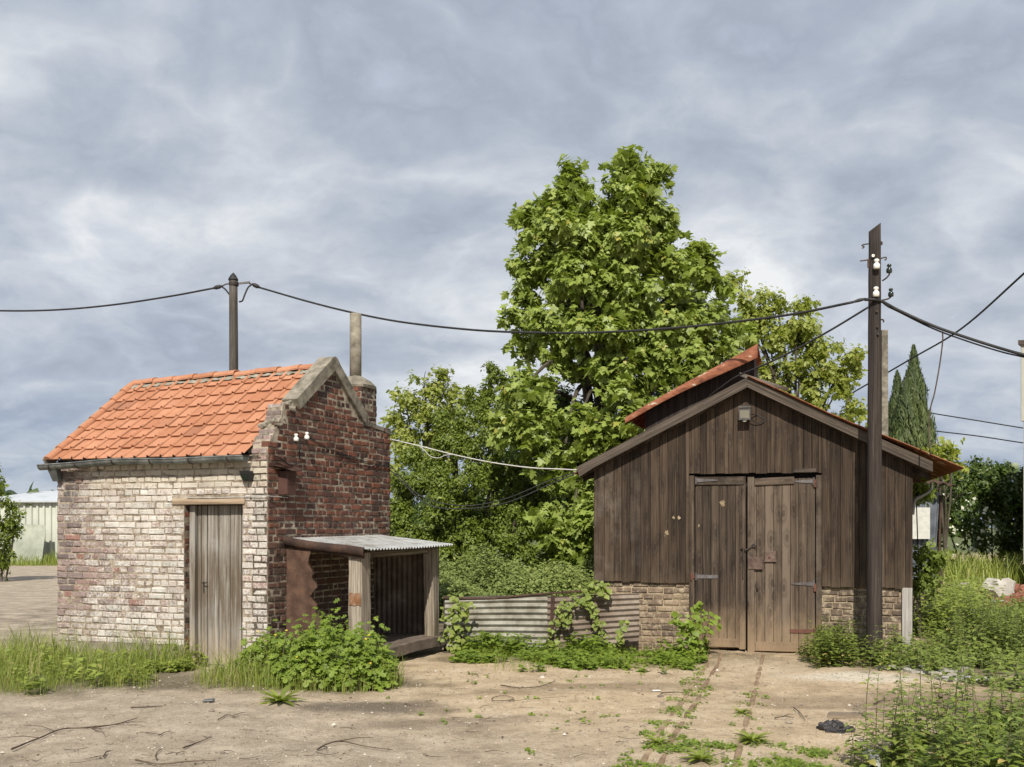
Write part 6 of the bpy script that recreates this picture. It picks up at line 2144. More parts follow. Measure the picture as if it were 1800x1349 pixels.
# ------------------------------------------------------------------ nettle bank behind the fence
def mound():
    r = np.random.default_rng(51)
    n = 3300
    P0 = []
    X = r.uniform(-1.35, 1.9, n); D = r.uniform(0.0, 2.6, n)
    Yb = 15.25 + D
    top = 0.72 + 0.42 * np.clip(D / 1.6, 0, 1) + 0.16 * np.sin(3.1 * X + 0.5) * np.sin(2.2 * D + X) + 0.08 * np.sin(7.3 * X + 3 * D)
    X = X + 0.10 * (Yb - 15)
    P, N, T, S, C = [], [], [], [], []
    for j in range(8):
        f = j / 7
        pos = np.stack([X + r.normal(0, 0.02, n), Yb + r.normal(0, 0.02, n), top * (1.0 - f * 0.42) + r.normal(0, 0.03, n)], 1)
        a = r.uniform(0, 6.283, n)
        out = np.stack([np.cos(a), np.sin(a), np.full(n, 0.12 - 0.35 * f)], 1)
        nrm = unit(np.stack([0.2 * np.cos(a), 0.2 * np.sin(a) - 0.25, np.ones(n)], 1) + r.normal(0, 0.22, (n, 3)))
        P.append(pos); N.append(nrm); T.append(out); S.append(r.uniform(0.05, 0.105, n) * (0.6 + 0.4 * f)); C.append(np.clip(r.uniform(0.1, 0.8, n) + 0.12 * np.sin(2.7 * X) + (0.1 if f < 0.2 else 0), 0, 0.93))
    o = leaves('nettle_bank', L_mound, [(OV, np.concatenate(P), np.concatenate(N), np.concatenate(T), np.concatenate(S), np.concatenate(C))])
    tag(o, 'bank of grey green nettles and creepers behind the corrugated fence', 'undergrowth', kind='stuff')


mound()


# ------------------------------------------------------------------ cypresses
def cypress(label, cols, Y0, seed):
    r = np.random.default_rng(seed)
    bx = at(cols[0][0], 900, Y0).x
    t = thing('cypress_tree', label, 'conifer', (bx, Y0, 0))
    m = MB()
    P, N, T, S, C = [], [], [], [], []
    for (px_, ytop, ybot, wpx, dy) in cols:
        A = at(px_, ybot, Y0 + dy); B = at(px_, ytop, Y0 + dy)
        A.z = max(A.z, 0.2)
        m.tube([Vector((A.x, A.y, 0)), B - UP * 0.4], [0.12, 0.02], 6)
        H = B.z - A.z
        Rm = wpx * Y0 / F
        n = int(H * Rm * 2600)
        k = r.random(n) ** 0.8
        rad = Rm * (np.minimum(1, (1 - k) * 2.5) ** 0.92) * (0.75 + 0.25 * np.minimum(1, k * 6)) * (1.0 + 0.10 * np.sin(k * 30 + seed)) + 0.02
        a = r.uniform(0, 6.283, n)
        lump = 1 + 0.13 * np.sin(3 * a + 9 * k) + 0.08 * np.sin(7 * a - 21 * k)
        q = np.sqrt(r.uniform(0.45, 1, n))
        pos = np.stack([A.x + np.cos(a) * rad * lump * q, A.y + np.sin(a) * rad * lump * q, A.z + H * k], 1)
        d = np.stack([np.cos(a), np.sin(a), np.zeros(n)], 1)
        tip = unit(d * 0.42 + np.array([0, 0, 1.0]) + r.normal(0, 0.12, (n, 3)))
        nrm = unit(d + np.array([0, -0.2, 0.25]) + r.normal(0, 0.3, (n, 3)))
        P.append(pos); N.append(nrm); T.append(tip); S.append(r.uniform(0.6, 1.3, n) * (0.10 + 0.16 * np.minimum(1, rad / Rm))); C.append(np.clip(0.45 + 0.35 * np.sin(3 * a + 9 * k) * np.sin(17 * k + 2 * a) + r.normal(0, 0.16, n), 0, 1))
    m.build('trunk', [M_bark], t)
    leaves('crown', L_cyp, [(ovate(0.13, 0.03, 2, 0.0, 0.4), np.concatenate(P), np.concatenate(N), np.concatenate(T), np.concatenate(S), np.concatenate(C))], t)


cypress('taller dark spire shaped cypress, the right one of the pair', [(1606, 610, 960, 33, 0), (1594, 668, 960, 34, -0.6), (1624, 712, 960, 30, -0.4), (1605, 760, 960, 40, -1.0)], 40.0, 3)
cypress('shorter dark cypress spire hard against the concrete post', [(1577, 655, 960, 27, 0.4), (1562, 730, 960, 32, -0.6), (1528, 740, 960, 26, 0.6)], 41.0, 4)

# ------------------------------------------------------------------ right hedge, left bush and saplings
bush('hedge', 'tall overgrown hedge with pale blossom specks closing the track on the right', 'hedge', 37.0,
     [(1690, 930, 40, 60, -1), (1680, 860, 30, 40, -0.5), (1720, 860, 44, 50), (1760, 880, 44, 60), (1800, 890, 44, 60), (1705, 830, 30, 26, 0.5), (1740, 830, 36, 28, 0.5), (1775, 838, 30, 26, 0.5), (1810, 830, 34, 26, 0.5), (1745, 940, 50, 60), (1800, 950, 50, 60), (1850, 900, 60, 90), (1900, 910, 60, 90),
      (1720, 815, 16, 14, 1), (1760, 825, 20, 14, 1), (1655, 900, 40, 60, 1), (1640, 870, 40, 50, 2)], 61, 9, 0.19, L_dark, 9, inner=0.3, stems=7)


def blossoms():
    r = np.random.default_rng(62)
    n = 60
    pos = np.array([tuple(at(r.uniform(1662, 1755), r.uniform(860, 980), 35.2 + r.uniform(-0.4, 0.3))) for _ in range(n)])
    o = leaves('blossom', L_blossom, [(HEART, pos, np.tile([0, -1, 0.5], (n, 1)) + r.normal(0, 0.4, (n, 3)), r.normal(0, 1, (n, 3)), r.uniform(0.05, 0.13, n), r.random(n))])
    for ob in bpy.data.objects:
        if ob.name == 'hedge': o.parent = ob; o.location = -ob.location


blossoms()
bush('hawthorn_bush', 'leafy hawthorn bush with white blossom at the left edge', 'bush', 34.0,
     [(-6, 850, 28, 26), (14, 876, 28, 20), (-15, 895, 44, 40), (30, 903, 26, 18), (10, 922, 34, 24), (-30, 840, 42, 54), (0, 955, 30, 22), (-60, 880, 60, 80), (-8, 822, 18, 24), (20, 940, 24, 18), (35, 925, 16, 14), (-10, 978, 30, 14), (18, 972, 22, 14), (5, 990, 26, 12)], 63, 16, 0.15, L_bush, 8, stems=4)
pale_tree('thin leafy sapling poking above the lower right roof of the wooden shed', 20.5,
          [(1655, 790, 16, 14), (1672, 810, 14, 14), (1640, 805, 16, 14), (1668, 785, 10, 8), (1625, 795, 12, 10), (1650, 820, 20, 14)], 1650, 65, 10, 0.13, 6, 4, shape=OV, r0=0.05, fork=0.6)
bush('elder_sapling', 'leafy elder sapling between the shed corner and the tin shack', 'sapling', 16.6,
     [(1622, 965, 18, 16), (1640, 985, 16, 14), (1615, 1000, 18, 22), (1632, 1015, 22, 14), (1612, 1030, 16, 16), (1650, 975, 12, 10), (1610, 860, 8, 6, 0.6), (1626, 862, 8, 5, 0.6)], 66, 26, 0.10, L_net, 6, shape=OV, stems=4, inner=0.2)


def elder_branch():
    m = MB()
    m.tube(spline([at(1604, 905, 17.0), at(1608, 880, 17.0), at(1622, 872, 17.0), at(1636, 862, 17.0), at(1638, 848, 17.0)], 5), [0.028] * 10 + [0.02] * 11, 7)
    tag(m.build('bent_branch', [M_palepost]), 'bare bent pale branch at the shed corner above the white board', 'branch')


elder_branch()


# ------------------------------------------------------------------ far treeline
def far_woods():
    r = np.random.default_rng(71)
    n = 5200
    X = r.uniform(-260, 260, n); Yy = 190 + r.normal(0, 8, n)
    top = 6.5 + 2.2 * np.sin(X * 0.09) + 1.6 * np.sin(X * 0.23 + 1) + 1.0 * np.sin(X * 0.61)
    Z = top * np.sqrt(r.random(n))
    pos = np.stack([X, Yy, Z], 1)
    o = leaves('treeline', L_dark, [(HEART, pos, np.tile([0, -0.7, 0.7], (n, 1)) + r.normal(0, 0.5, (n, 3)), r.normal(0, 1, (n, 3)), r.uniform(1.6, 3.4, n), r.random(n) * 0.8)])
    tag(o, 'distant line of trees along the far side of the fields', 'treeline', kind='stuff')


far_woods()


# ------------------------------------------------------------------ grass and low weeds (stuff)
def in_poly(x, y, poly):
    inside = np.zeros(len(x), bool)
    n = len(poly)
    for i in range(n):
        x0, y0 = poly[i]; x1, y1 = poly[(i + 1) % n]
        c = ((y0 > y) != (y1 > y)) & (x < (x1 - x0) * (y - y0) / (y1 - y0 + 1e-12) + x0)
        inside ^= c
    return inside


def scatter(poly, n, r, edge=None):
    xs = [p[0] for p in poly]; ys = [p[1] for p in poly]
    X = r.uniform(min(xs), max(xs), n * 3); Y = r.uniform(min(ys), max(ys), n * 3)
    # ragged margin
    k = in_poly(X + 0.22 * np.sin(4.3 * Y + 2.0 * X) + r.normal(0, 0.09, len(X)), Y + 0.20 * np.sin(3.7 * X + 1.0) + r.normal(0, 0.09, len(X)), poly)
    X, Y = X[k][:n], Y[k][:n]
    return X, Y


def clumpy(X, Y, r, s=0.9, thr=0.0):
    v = np.sin(X * 5.1 * s + 1.3 * np.sin(Y * 3.7 * s)) * np.sin(Y * 6.3 * s + 1.1 * np.sin(X * 4.1 * s)) + 0.5 * np.sin(X * 11.0 * s + Y * 9.0 * s)
    return v + r.normal(0, 0.35, len(X)) > thr


def ghv(X, Y):
    a = 0.018 * np.sin(X * 1.7 + 0.6 * Y) + 0.014 * np.sin(2.3 * Y - 0.9 * X + 1.0) + 0.010 * np.sin(4.1 * X + 1.3) * np.sin(3.3 * Y)
    k = np.clip((Y - 6) / 2, 0, 1) * np.clip((22 - Y) / 6, 0, 1)
    return a * k - 0.015


def grass_parts(X, Y, H, r, lean=0.35, w=1.0, dry=0.05):
    n = len(X)
    a = r.uniform(0, 6.283, n)
    d = np.stack([np.cos(a), np.sin(a), np.zeros(n)], 1)
    tip = unit(np.array([0, 0, 1.0]) + d * (lean * r.uniform(0.1, 1.3, n))[:, None])
    nrm = unit(-d + np.array([0, 0, 0.3]))
    nrm = np.where((np.sum(nrm * tip, 1) > 0.95)[:, None], d, nrm)
    pos = np.stack([X, Y, ghv(X, Y)], 1)
    tone = np.clip(r.uniform(0.05, 0.8, n), 0, 1)
    tone = np.where(r.random(n) < dry, r.uniform(0.88, 1.0, n), tone)
    return (blade(5, 0.014 * w, 0.75), pos, -nrm, tip, H, tone)


def weed_leaves(X, Y, r, h0, h1, size, k=5, lift=0.5):
    """little broad leaved weeds: k leaves round each point"""
    P, N, T, S, C = [], [], [], [], []
    n = len(X)
    hh = r.uniform(h0, h1, n)
    base = r.uniform(0.1, 0.75, n)
    for j in range(k):
        a = j * 2.4 + r.uniform(0, 6.283, n)
        f = (j + 0.5) / k
        out = np.stack([np.cos(a), np.sin(a), lift * (1 - f) * np.ones(n) + r.normal(0, 0.15, n)], 1)
        pos = np.stack([X, Y, ghv(X, Y) + hh * (1 - 0.75 * f)], 1) + out * 0.01
        P.append(pos); T.append(out); N.append(unit(np.stack([-0.3 * np.cos(a), -0.3 * np.sin(a) - 0.2, np.ones(n)], 1) + r.normal(0, 0.2, (n, 3))))
        S.append(size * r.uniform(0.6, 1.3, n)); C.append(np.clip(base + r.uniform(-0.12, 0.2, n), 0, 0.97))
    return [np.concatenate(q) for q in (P, N, T, S, C)]


def house_grass():
    r = np.random.default_rng(81)
    # strip before the whitewashed wall
    a = hp(0.98, -0.05, 0); b = hp(3.0, -0.05, 0)
    poly = [(a.x, a.y), (b.x, b.y), (-6.4, 14.6), (-7.6, 14.1), (-7.0, 12.4), (-5.9, 11.45), (-4.7, 11.2), (-3.9, 11.55), (-3.75, 12.2), (-3.62, 12.95)]
    X, Y = scatter(poly, 7600, r)
    dist = np.minimum(1, np.abs(Y - 11.2) / 1.6)
    H = r.uniform(0.12, 0.42, len(X)) * (0.55 + 0.55 * dist) * (0.9 + 0.3 * np.sin(X * 6) * np.sin(Y * 5))
    parts = [grass_parts(X, Y, H, r, 0.85, 0.75, 0.09)]
    X2, Y2 = scatter(poly, 160, r)
    parts.append(grass_parts(X2, Y2, r.uniform(0.45, 0.72, len(X2)), r, 0.35, 0.35, 0.5))
    Xw, Yw = scatter(poly, 700, r)
    k = clumpy(Xw, Yw, r, 0.8, 0.35)
    parts.append((NETL,) + tuple(weed_leaves(Xw[k], Yw[k], r, 0.08, 0.30, 0.085, 7)))
    Xw, Yw = scatter([(-3.95, 11.9), (-3.6, 12.9), (-4.0, 13.1), (-4.4, 12.2)], 260, r)
    parts.append((HEART,) + tuple(weed_leaves(Xw, Yw, r, 0.03, 0.14, 0.045, 7)))
    tag(leaves('grass', L_grass, parts), 'tall tangled grass growing before the whitewashed wall', 'grass', kind='stuff')
    # strip below the celandine, right of the door
    poly = [(-3.2, 12.75), (-2.85, 12.95), (-2.3, 12.9), (-1.75, 12.95), (-1.35, 12.7), (-1.15, 12.2), (-1.4, 11.6), (-2.1, 11.3), (-2.75, 11.35), (-3.2, 11.7), (-3.35, 12.3)]
    X, Y = scatter(poly, 3000, r)
    parts = [grass_parts(X, Y, r.uniform(0.12, 0.40, len(X)) * (0.6 + 0.4 * np.clip((Y - 11.2) / 1.0, 0, 1)), r, 0.6, 0.8, 0.14)]
    X2, Y2 = scatter(poly, 60, r)
    parts.append(grass_parts(X2, Y2, r.uniform(0.4, 0.62, len(X2)), r, 0.6, 0.35, 0.7))
    tag(leaves('grass', L_grass, parts), 'mixed green and straw grass around the celandine clump', 'grass', kind='stuff')


house_grass()


def celandine(label, poly, n, H, seed, flowers=26):
    r = np.random.default_rng(seed)
    X, Y = scatter(poly, n, r)
    cx, cy = np.mean(X), np.mean(Y)
    t = thing('celandine_clump', label, 'plant', (float(cx), float(cy), 0))
    sx, sy = (X.max() - X.min()) / 2, (Y.max() - Y.min()) / 2
    dome = np.sqrt(np.clip(1.05 - ((X - cx) / sx / 1.08) ** 2 * 0.75 - ((Y - cy) / sy / 1.08) ** 2 * 0.8, 0.06, 1))
    tuft = 0.62 + 0.42 * np.abs(np.sin(6.3 * X + 2.1 * np.sin(5 * Y)) * np.sin(7.1 * Y + 1.7 * np.sin(4 * X)))
    spike = np.where(r.random(len(X)) < 0.16, r.uniform(1.15, 1.6, len(X)), 1.0)
    top = H * dome * tuft * spike * r.uniform(0.70, 1.12, len(X))
    P, N, T, S, C = [], [], [], [], []
    m = MB()
    for i in range(0, len(X), 4):
        m.tube([Vector((X[i], Y[i], -0.02)), Vector((X[i] + r.normal(0, .03), Y[i] + r.normal(0, .03), top[i] * 0.6)), Vector((X[i], Y[i], top[i]))], 0.0035, 4, caps=False)
    m.build('stems', [M_stem], t)['kind'] = 'stuff'
    k = len(X)
    for j in range(8):
        f = j / 7
        a = j * 2.4 + r.uniform(0, 6.283, k)
        out = np.stack([np.cos(a), np.sin(a), np.full(k, 0.35 - 0.7 * f)], 1)
        pos = np.stack([X, Y, top * (1 - 0.68 * f)], 1) + out * 0.02
        P.append(pos); T.append(out); S.append(r.uniform(0.07, 0.145, k) * (0.65 + 0.5 * f))
        N.append(unit(np.stack([0.1 * np.cos(a), 0.1 * np.sin(a) - 0.5, np.ones(k)], 1) + r.normal(0, 0.25, (k, 3))))
        C.append(np.clip(r.uniform(0.15, 0.85, k), 0, 0.97))
    leaves('foliage', L_cel, [(LOB, np.concatenate(P), np.concatenate(N), np.concatenate(T), np.concatenate(S), np.concatenate(C))], t)
    fi = r.choice(k, flowers, replace=False)
    pp, nn, tt, ss = [], [], [], []
    for i in fi:
        for q in range(4):
            a = q * math.pi / 2 + 0.4
            pp.append((X[i], Y[i] - 0.03, top[i] + 0.03)); nn.append((0, -0.5, 1.0)); tt.append((math.cos(a), math.sin(a), 0.25)); ss.append(0.016)
    leaves('petals', L_petal, [(HEART, np.array(pp), np.array(nn, float), np.array(tt, float), np.array(ss), r.random(len(pp)))], t)
    return t


celandine('bushy fresh green celandine clump with small yellow flowers before the lean-to', [(-2.55, 12.55), (-2.0, 12.75), (-1.55, 12.55), (-1.28, 12.2), (-1.5, 11.75), (-2.1, 11.6), (-2.55, 11.9)], 640, 0.60, 91)
celandine('smaller green weed clump growing up the brick corner by the grey door', [(-2.95, 12.85), (-2.72, 12.95), (-2.5, 12.7), (-2.6, 12.35), (-3.0, 12.3), (-3.1, 12.6)], 110, 0.50, 92, 5)


def rosette(label, loc, seed, size=0.28, n=26, up=0.9):
    r = np.random.default_rng(seed)
    a = np.arange(n) * 2.399 + r.uniform(0, 0.5, n)
    el = up * np.linspace(1.0, 0.15, n)
    tip = np.stack([np.cos(a), np.sin(a), el], 1)
    nrm = np.stack([-np.cos(a) * el, -np.sin(a) * el, np.ones(n)], 1)
    pos = np.tile(np.array(loc), (n, 1)) + np.array([0, 0, 0.01])
    o = leaves('dock_plant', L_grass, [(ovate(0.10, 0.25, 5, 0.2, 0.5), pos, nrm, tip, size * r.uniform(0.6, 1.15, n), r.uniform(0.1, 0.7, n))])
    return o


for (px_, py_, sz, lab, sd) in ((492, 1238, 0.26, 'strap leaved dock rosette at the edge of the grass by the grey door', 1), (1322, 1308, 0.17, 'strap leaved weed rosette beside the lone rail', 2),
                                (1232, 1338, 0.16, 'strap leaved weed rosette between the rails at the bottom edge', 3), (1158, 1312, 0.13, 'small weed rosette on the check rail', 4), (1304, 1252, 0.11, 'small tufted weed halfway along the lone rail', 5)):
    p = gnd(px_, py_); p.z = gh(p.x, p.y)
    tag(rosette(lab, tuple(p), sd, sz), lab, 'plant')


# ------------------------------------------------------------------ fence foot weeds and creepers
def fence_weeds():
    r = np.random.default_rng(101)
    poly = [(-0.75, 14.8), (0.4, 14.95), (1.6, 14.8), (2.35, 14.55), (2.5, 13.9), (1.9, 13.35), (0.7, 12.95), (-0.3, 12.9), (-0.55, 13.6)]
    X, Y = scatter(poly, 3000, r)
    k = clumpy(X, Y, r, 0.8, 0.45 - 0.45 * (Y - 13.4)) & (r.random(len(X)) < 0.85)
    X, Y = X[k], Y[k]
    parts = [(HEART,) + tuple(weed_leaves(X, Y, r, 0.01, 0.12, 0.055, 6))]
    b = Y > 14.2
    b &= clumpy(X, Y, r, 0.5, 0.1)
    parts.append((NETL,) + tuple(weed_leaves(X[b], Y[b], r, 0.08, 0.30, 0.080, 8)))
    Xg, Yg = scatter(poly, 4200, r)
    k = clumpy(Xg, Yg, r, 0.9, -0.1)
    parts.append(grass_parts(Xg[k], Yg[k], r.uniform(0.05, 0.20, k.sum()), r, 0.9, 0.55, 0.35))
    tag(leaves('low_weeds', L_cel, parts), 'low bright weeds and brambles along the foot of the corrugated fence', 'weeds', kind='stuff')


fence_weeds()


def creeper(label, pts, seed, n, size, spread, mat=None, shape=None):
    r = np.random.default_rng(seed)
    C = spline(pts, 10)
    t = thing('bramble_creeper', label, 'creeper', tuple(C[0]))
    m = MB(); m.tube(C, [0.008 - 0.005 * i / len(C) for i in range(len(C))], 5)
    m.build('stem', [M_twig], t)
    i = r.integers(0, len(C), n)
    A = np.array([tuple(c) for c in C])
    pos = A[i] + r.normal(0, spread, (n, 3)) * np.array([1, 0.5, 0.9]) + np.array([0, -0.05, 0])
    nrm = unit(np.array([0.0, -0.75, 0.65]) + r.normal(0, 0.35, (n, 3)))
    tip = unit(np.array([0, -0.2, -0.6]) + r.normal(0, 0.6, (n, 3)))
    leaves('foliage', mat or L_net, [(shape or HEART, pos, nrm, tip, size * r.uniform(0.6, 1.25, n), np.clip(r.uniform(0.3, 0.9, n), 0, 1))], t)


fz = 14.80
creeper('bramble creeper climbing the fence beside the lean-to post', [at(798, 1140, fz), at(802, 1110, fz), at(795, 1085, fz), at(806, 1070, fz), at(803, 1054, fz)], 111, 120, 0.075, 0.075)
creeper('bramble creeper on the fence post in the middle', [at(968, 1140, fz), at(972, 1110, fz), at(978, 1085, fz), at(985, 1068, fz), at(990, 1080, fz), at(996, 1095, fz)], 112, 70, 0.064, 0.05)
creeper('bramble creeper hanging over the top rail onto the brown sheet', [at(1025, 1040, fz), at(1033, 1062, fz), at(1045, 1080, fz), at(1050, 1100, fz), at(1060, 1118, fz), at(1066, 1140, fz)], 113, 70, 0.066, 0.05)
creeper('bramble spray lying along the rail from post to hanging creeper', [at(985, 1062, fz), at(1000, 1058, fz), at(1018, 1052, fz), at(1030, 1056, fz), at(1036, 1062, fz)], 114, 44, 0.062, 0.035)
creeper('broad leaved creeper under the left corner of the shed boards', [at(1030, 1036, fz), at(1040, 1030, fz), at(1052, 1026, fz), at(1060, 1040, fz), at(1066, 1030, fz)], 115, 50, 0.078, 0.045)
creeper('single bramble shoot standing before the brown sheet', [at(1085, 1140, fz - .2), at(1090, 1115, fz - .2), at(1096, 1095, fz - .2), at(1100, 1092, fz - .2)], 116, 16, 0.08, 0.03)
creeper('yellow green hop shoots left of the shed doors, tallest sprays', [at(1218, 1150, 14.45), at(1222, 1120, 14.4), at(1215, 1095, 14.4), at(1226, 1075, 14.4), at(1222, 1062, 14.4)], 117, 46, 0.085, 0.06, L_cel)
creeper('yellow green hop shoots left of the shed doors, leaning to the doors', [at(1225, 1150, 14.3), at(1238, 1120, 14.3), at(1246, 1095, 14.3), at(1252, 1085, 14.3)], 118, 30, 0.075, 0.045, L_cel)
creeper('yellow green hop clump at the foot of the left door post', [at(1195, 1150, 14.35), at(1205, 1130, 14.35), at(1212, 1110, 14.35), at(1200, 1100, 14.35), at(1192, 1085, 14.35)], 119, 80, 0.085, 0.075, L_cel)


# ------------------------------------------------------------------ nettles
def nettle_mesh(seed, h, lean=0.06, big=0.10, bare=0.0, mat=None):
    r = np.random.default_rng(seed)
    n = int(h / 0.05) + 2
    a0 = r.uniform(0, 6.28)
    t = thing('nettle_plant', 'x', 'plant', (0, 0, 0))
    A = [Vector((lean * math.cos(a0) * (i / n) ** 2 * h * 3, lean * math.sin(a0) * (i / n) ** 2 * h * 3, h * i / n)) for i in range(n + 1)]
    m = MB(); m.tube(A, [0.0045 - 0.003 * i / n for i in range(n + 1)], 5, caps=False)
    m.build('stem', [M_stem], t)
    P, N, T, S, C = [], [], [], [], []
    for i in range(1, n + 1):
        f = i / n
        if f < bare: continue
        for q in range(2 if f < 0.93 else 4):
            a = i * 1.571 + q * (3.1416 if f < 0.93 else 1.571) + r.normal(0, 0.25)
            out = np.array([math.cos(a), math.sin(a), 0.15 - 0.5 * (1 - f)])
            L = big * (0.45 + 0.75 * math.sin(math.pi * min(0.92, 0.15 + f * 0.85))) * r.uniform(0.8, 1.15)
            P.append(np.array(A[i]) + out * 0.012); T.append(out); N.append(np.array([-0.2 * math.cos(a), -0.2 * math.sin(a), 1.0]) + r.normal(0, 0.12, 3)); S.append(L)
            c = r.uniform(0.1, 0.8)
            if f < 0.45 and r.random() < 0.18: c = r.uniform(0.92, 1.0)
            C.append(c)
    leaves('foliage', mat or L_net, [(NETL, np.array(P), np.array(N), np.array(T), np.array(S), np.array(C))], t)
    return t


PROTO = []


def nettles():
    r = random.Random(7)
    # foreground right: tall straggling stems
    protos = [nettle_mesh(200 + i, h, 0.05, b, br) for i, (h, b, br) in enumerate(((0.62, 0.085, 0.0), (0.50, 0.095, 0.0), (0.42, 0.10, 0.0), (0.72, 0.075, 0.0), (0.34, 0.085, 0.0), (0.80, 0.06, 0.30)))]
    used = set()

    def put(i, p, s, label, group):
        o = protos[i] if i not in used else dup_tree(protos[i])
        used.add(i)
        o.location = (p.x, p.y, gh(p.x, p.y) - 0.015)
        o.rotation_euler = (0, 0, r.uniform(0, 6.28))
        o.scale = (s, s, s)
        tag(o, label, 'plant', group)
    n = 0
    while n < 100:
        px_, py_ = r.uniform(1490, 1830), r.uniform(1240, 1385)
        lim = 1268 + (1640 - px_) * 0.42 if px_ < 1640 else 1252
        if py_ < lim: continue
        if py_ > 1365 and px_ < 1560: continue
        put(r.choice((0, 0, 1, 1, 1, 2, 2, 4, 4, 3)), gnd(px_, py_), r.uniform(0.6, 1.03), 'nettle with drooping toothed leaves in the right foreground patch', 'nettles in the right foreground patch')
        n += 1
    for (px_, py_) in ((1522, 1262), (1586, 1268), (1618, 1255), (1640, 1262), (1700, 1258), (1712, 1262), (1736, 1290), (1680, 1275), (1775, 1275)):
        put(5, gnd(px_, py_), r.uniform(0.8, 1.05), 'thin tall bare stemmed weed rising from the right foreground nettles', 'thin tall stems in the right foreground')
    # dense clump right of the doors
    for k in range(95):
        px_ = r.triangular(1398, 1560, 1455); py_ = r.uniform(1150, 1178)
        s = 1.0 - 0.35 * abs(px_ - 1465) / 100
        put(r.choice((0, 1, 2, 2, 4)), gnd(px_, py_ + (0 if px_ > 1420 else -6)), s * r.uniform(0.75, 1.0), 'nettle in the bushy clump between right door leaf and pole', 'nettles between door and pole')
    for k in range(36):
        px_ = r.uniform(1535, 1650); py_ = r.uniform(1150, 1185)
        put(r.choice((1, 2, 2, 4)), gnd(px_, py_), r.uniform(0.6, 0.95), 'nettle in the strip at the right shed corner', 'nettles at the right shed corner')
    # darker bank beyond, right
    for k in range(110):
        px_ = r.uniform(1668, 1830); py_ = r.uniform(1108, 1158)
        put(r.choice((0, 0, 3, 1)), gnd(px_, py_), r.uniform(0.75, 1.1), 'nettle in the dark bank before the rubble on the right', 'nettles before the rubble')


nettles()


def right_ground():
    r = np.random.default_rng(121)
    # low cover between shed corner and right edge
    poly = [(4.2, 13.6), (5.1, 14.2), (6.6, 17.6), (8.4, 21.5), (10.5, 22.5), (10.5, 11.0), (6.6, 10.6), (4.9, 11.6), (4.3, 12.5)]
    X, Y = scatter(poly, 5200, r)
    bare = ((X - 5.35) / 0.9) ** 2 + ((Y - 12.35) / 0.42) ** 2 < 1
    k = clumpy(X, Y, r, 0.8, -0.7) & ~bare
    X, Y = X[k], Y[k]
    parts = [(HEART,) + tuple(weed_leaves(X, Y, r, 0.03, 0.16, 0.055, 6))]
    k = clumpy(X, Y, r, 0.6, 0.2)
    parts.append((NETL,) + tuple(weed_leaves(X[k], Y[k], r, 0.12, 0.34, 0.085, 8)))
    Xg, Yg = scatter(poly, 4200, r)
    bare = ((Xg - 5.35) / 0.9) ** 2 + ((Yg - 12.35) / 0.42) ** 2 < 1
    Xg, Yg = Xg[~bare], Yg[~bare]
    parts.append(grass_parts(Xg, Yg, r.uniform(0.08, 0.34, len(Xg)), r, 0.6, 0.7, 0.10))
    tag(leaves('low_weeds', L_net, parts), 'low green weeds carpeting the ground right of the shed', 'weeds', kind='stuff')
    poly = [(2.75, 7.4), (3.05, 8.3), (3.35, 9.0), (3.9, 9.6), (4.9, 10.0), (6.2, 10.2), (6.2, 7.2)]
    X, Y = scatter(poly, 1500, r)
    k = clumpy(X, Y, r, 1.0, -0.35)
    X, Y = X[k], Y[k]
    parts = [(HEART,) + tuple(weed_leaves(X, Y, r, 0.02, 0.10, 0.045, 6))]
    q = r.random(len(X)) < 0.35
    parts.append((NETL,) + tuple(weed_leaves(X[q], Y[q], r, 0.06, 0.22, 0.070, 8)))
    Xg, Yg = scatter(poly, 1800, r)
    parts.append(grass_parts(Xg, Yg, r.uniform(0.04, 0.18, len(Xg)), r, 0.8, 0.45, 0.15))
    tag(leaves('low_weeds', L_cel, parts), 'low bright weeds and grass under the right foreground nettles', 'weeds', kind='stuff')
    # tall grass before the hedge
    poly = [(8.6, 24.0), (12.6, 29.5), (17.0, 33.5), (17, 36), (12.5, 36.5), (9.5, 35.0)]
    X, Y = scatter(poly, 5200, r)
    tag(leaves('grass', L_grass, [grass_parts(X, Y, r.uniform(0.3, 1.0, len(X)), r, 0.4, 1.6, 0.05)]), 'tall grass at the foot of the right hedge', 'grass', kind='stuff')
    # grass round the tin shack
    poly = [(5.6, 16.2), (7.4, 18.4), (9.4, 24), (8.6, 26), (7.2, 20.2), (6.0, 17.6)]
    X, Y = scatter(poly, 2600, r)
    parts = [grass_parts(X, Y, r.uniform(0.15, 0.6, len(X)), r, 0.5, 0.9, 0.06)]
    Xw, Yw = scatter([(5.9, 16.4), (6.6, 16.4), (9.0, 21.8), (8.6, 23), (7.4, 20.0)], 800, r)
    parts.append((NETL,) + tuple(weed_leaves(Xw, Yw, r, 0.2, 0.75, 0.10, 9)))
    tag(leaves('grass', L_grass, parts), 'rank grass and nettles around the tin shack', 'grass', kind='stuff')
    # left yard edge
    poly = [(-26.5, 47.2), (-17, 47.2), (-17, 49.9), (-26.5, 48.4)]
    X, Y = scatter(poly, 2600, r)
    tag(leaves('grass', L_grass, [grass_parts(X, Y, r.uniform(0.2, 0.85, len(X)) * (0.4 + 0.6 * (Y - 47) / 3), r, 0.5, 2.2, 0.02)]), 'grass strip in front of the white metal shed', 'grass', kind='stuff')


right_ground()


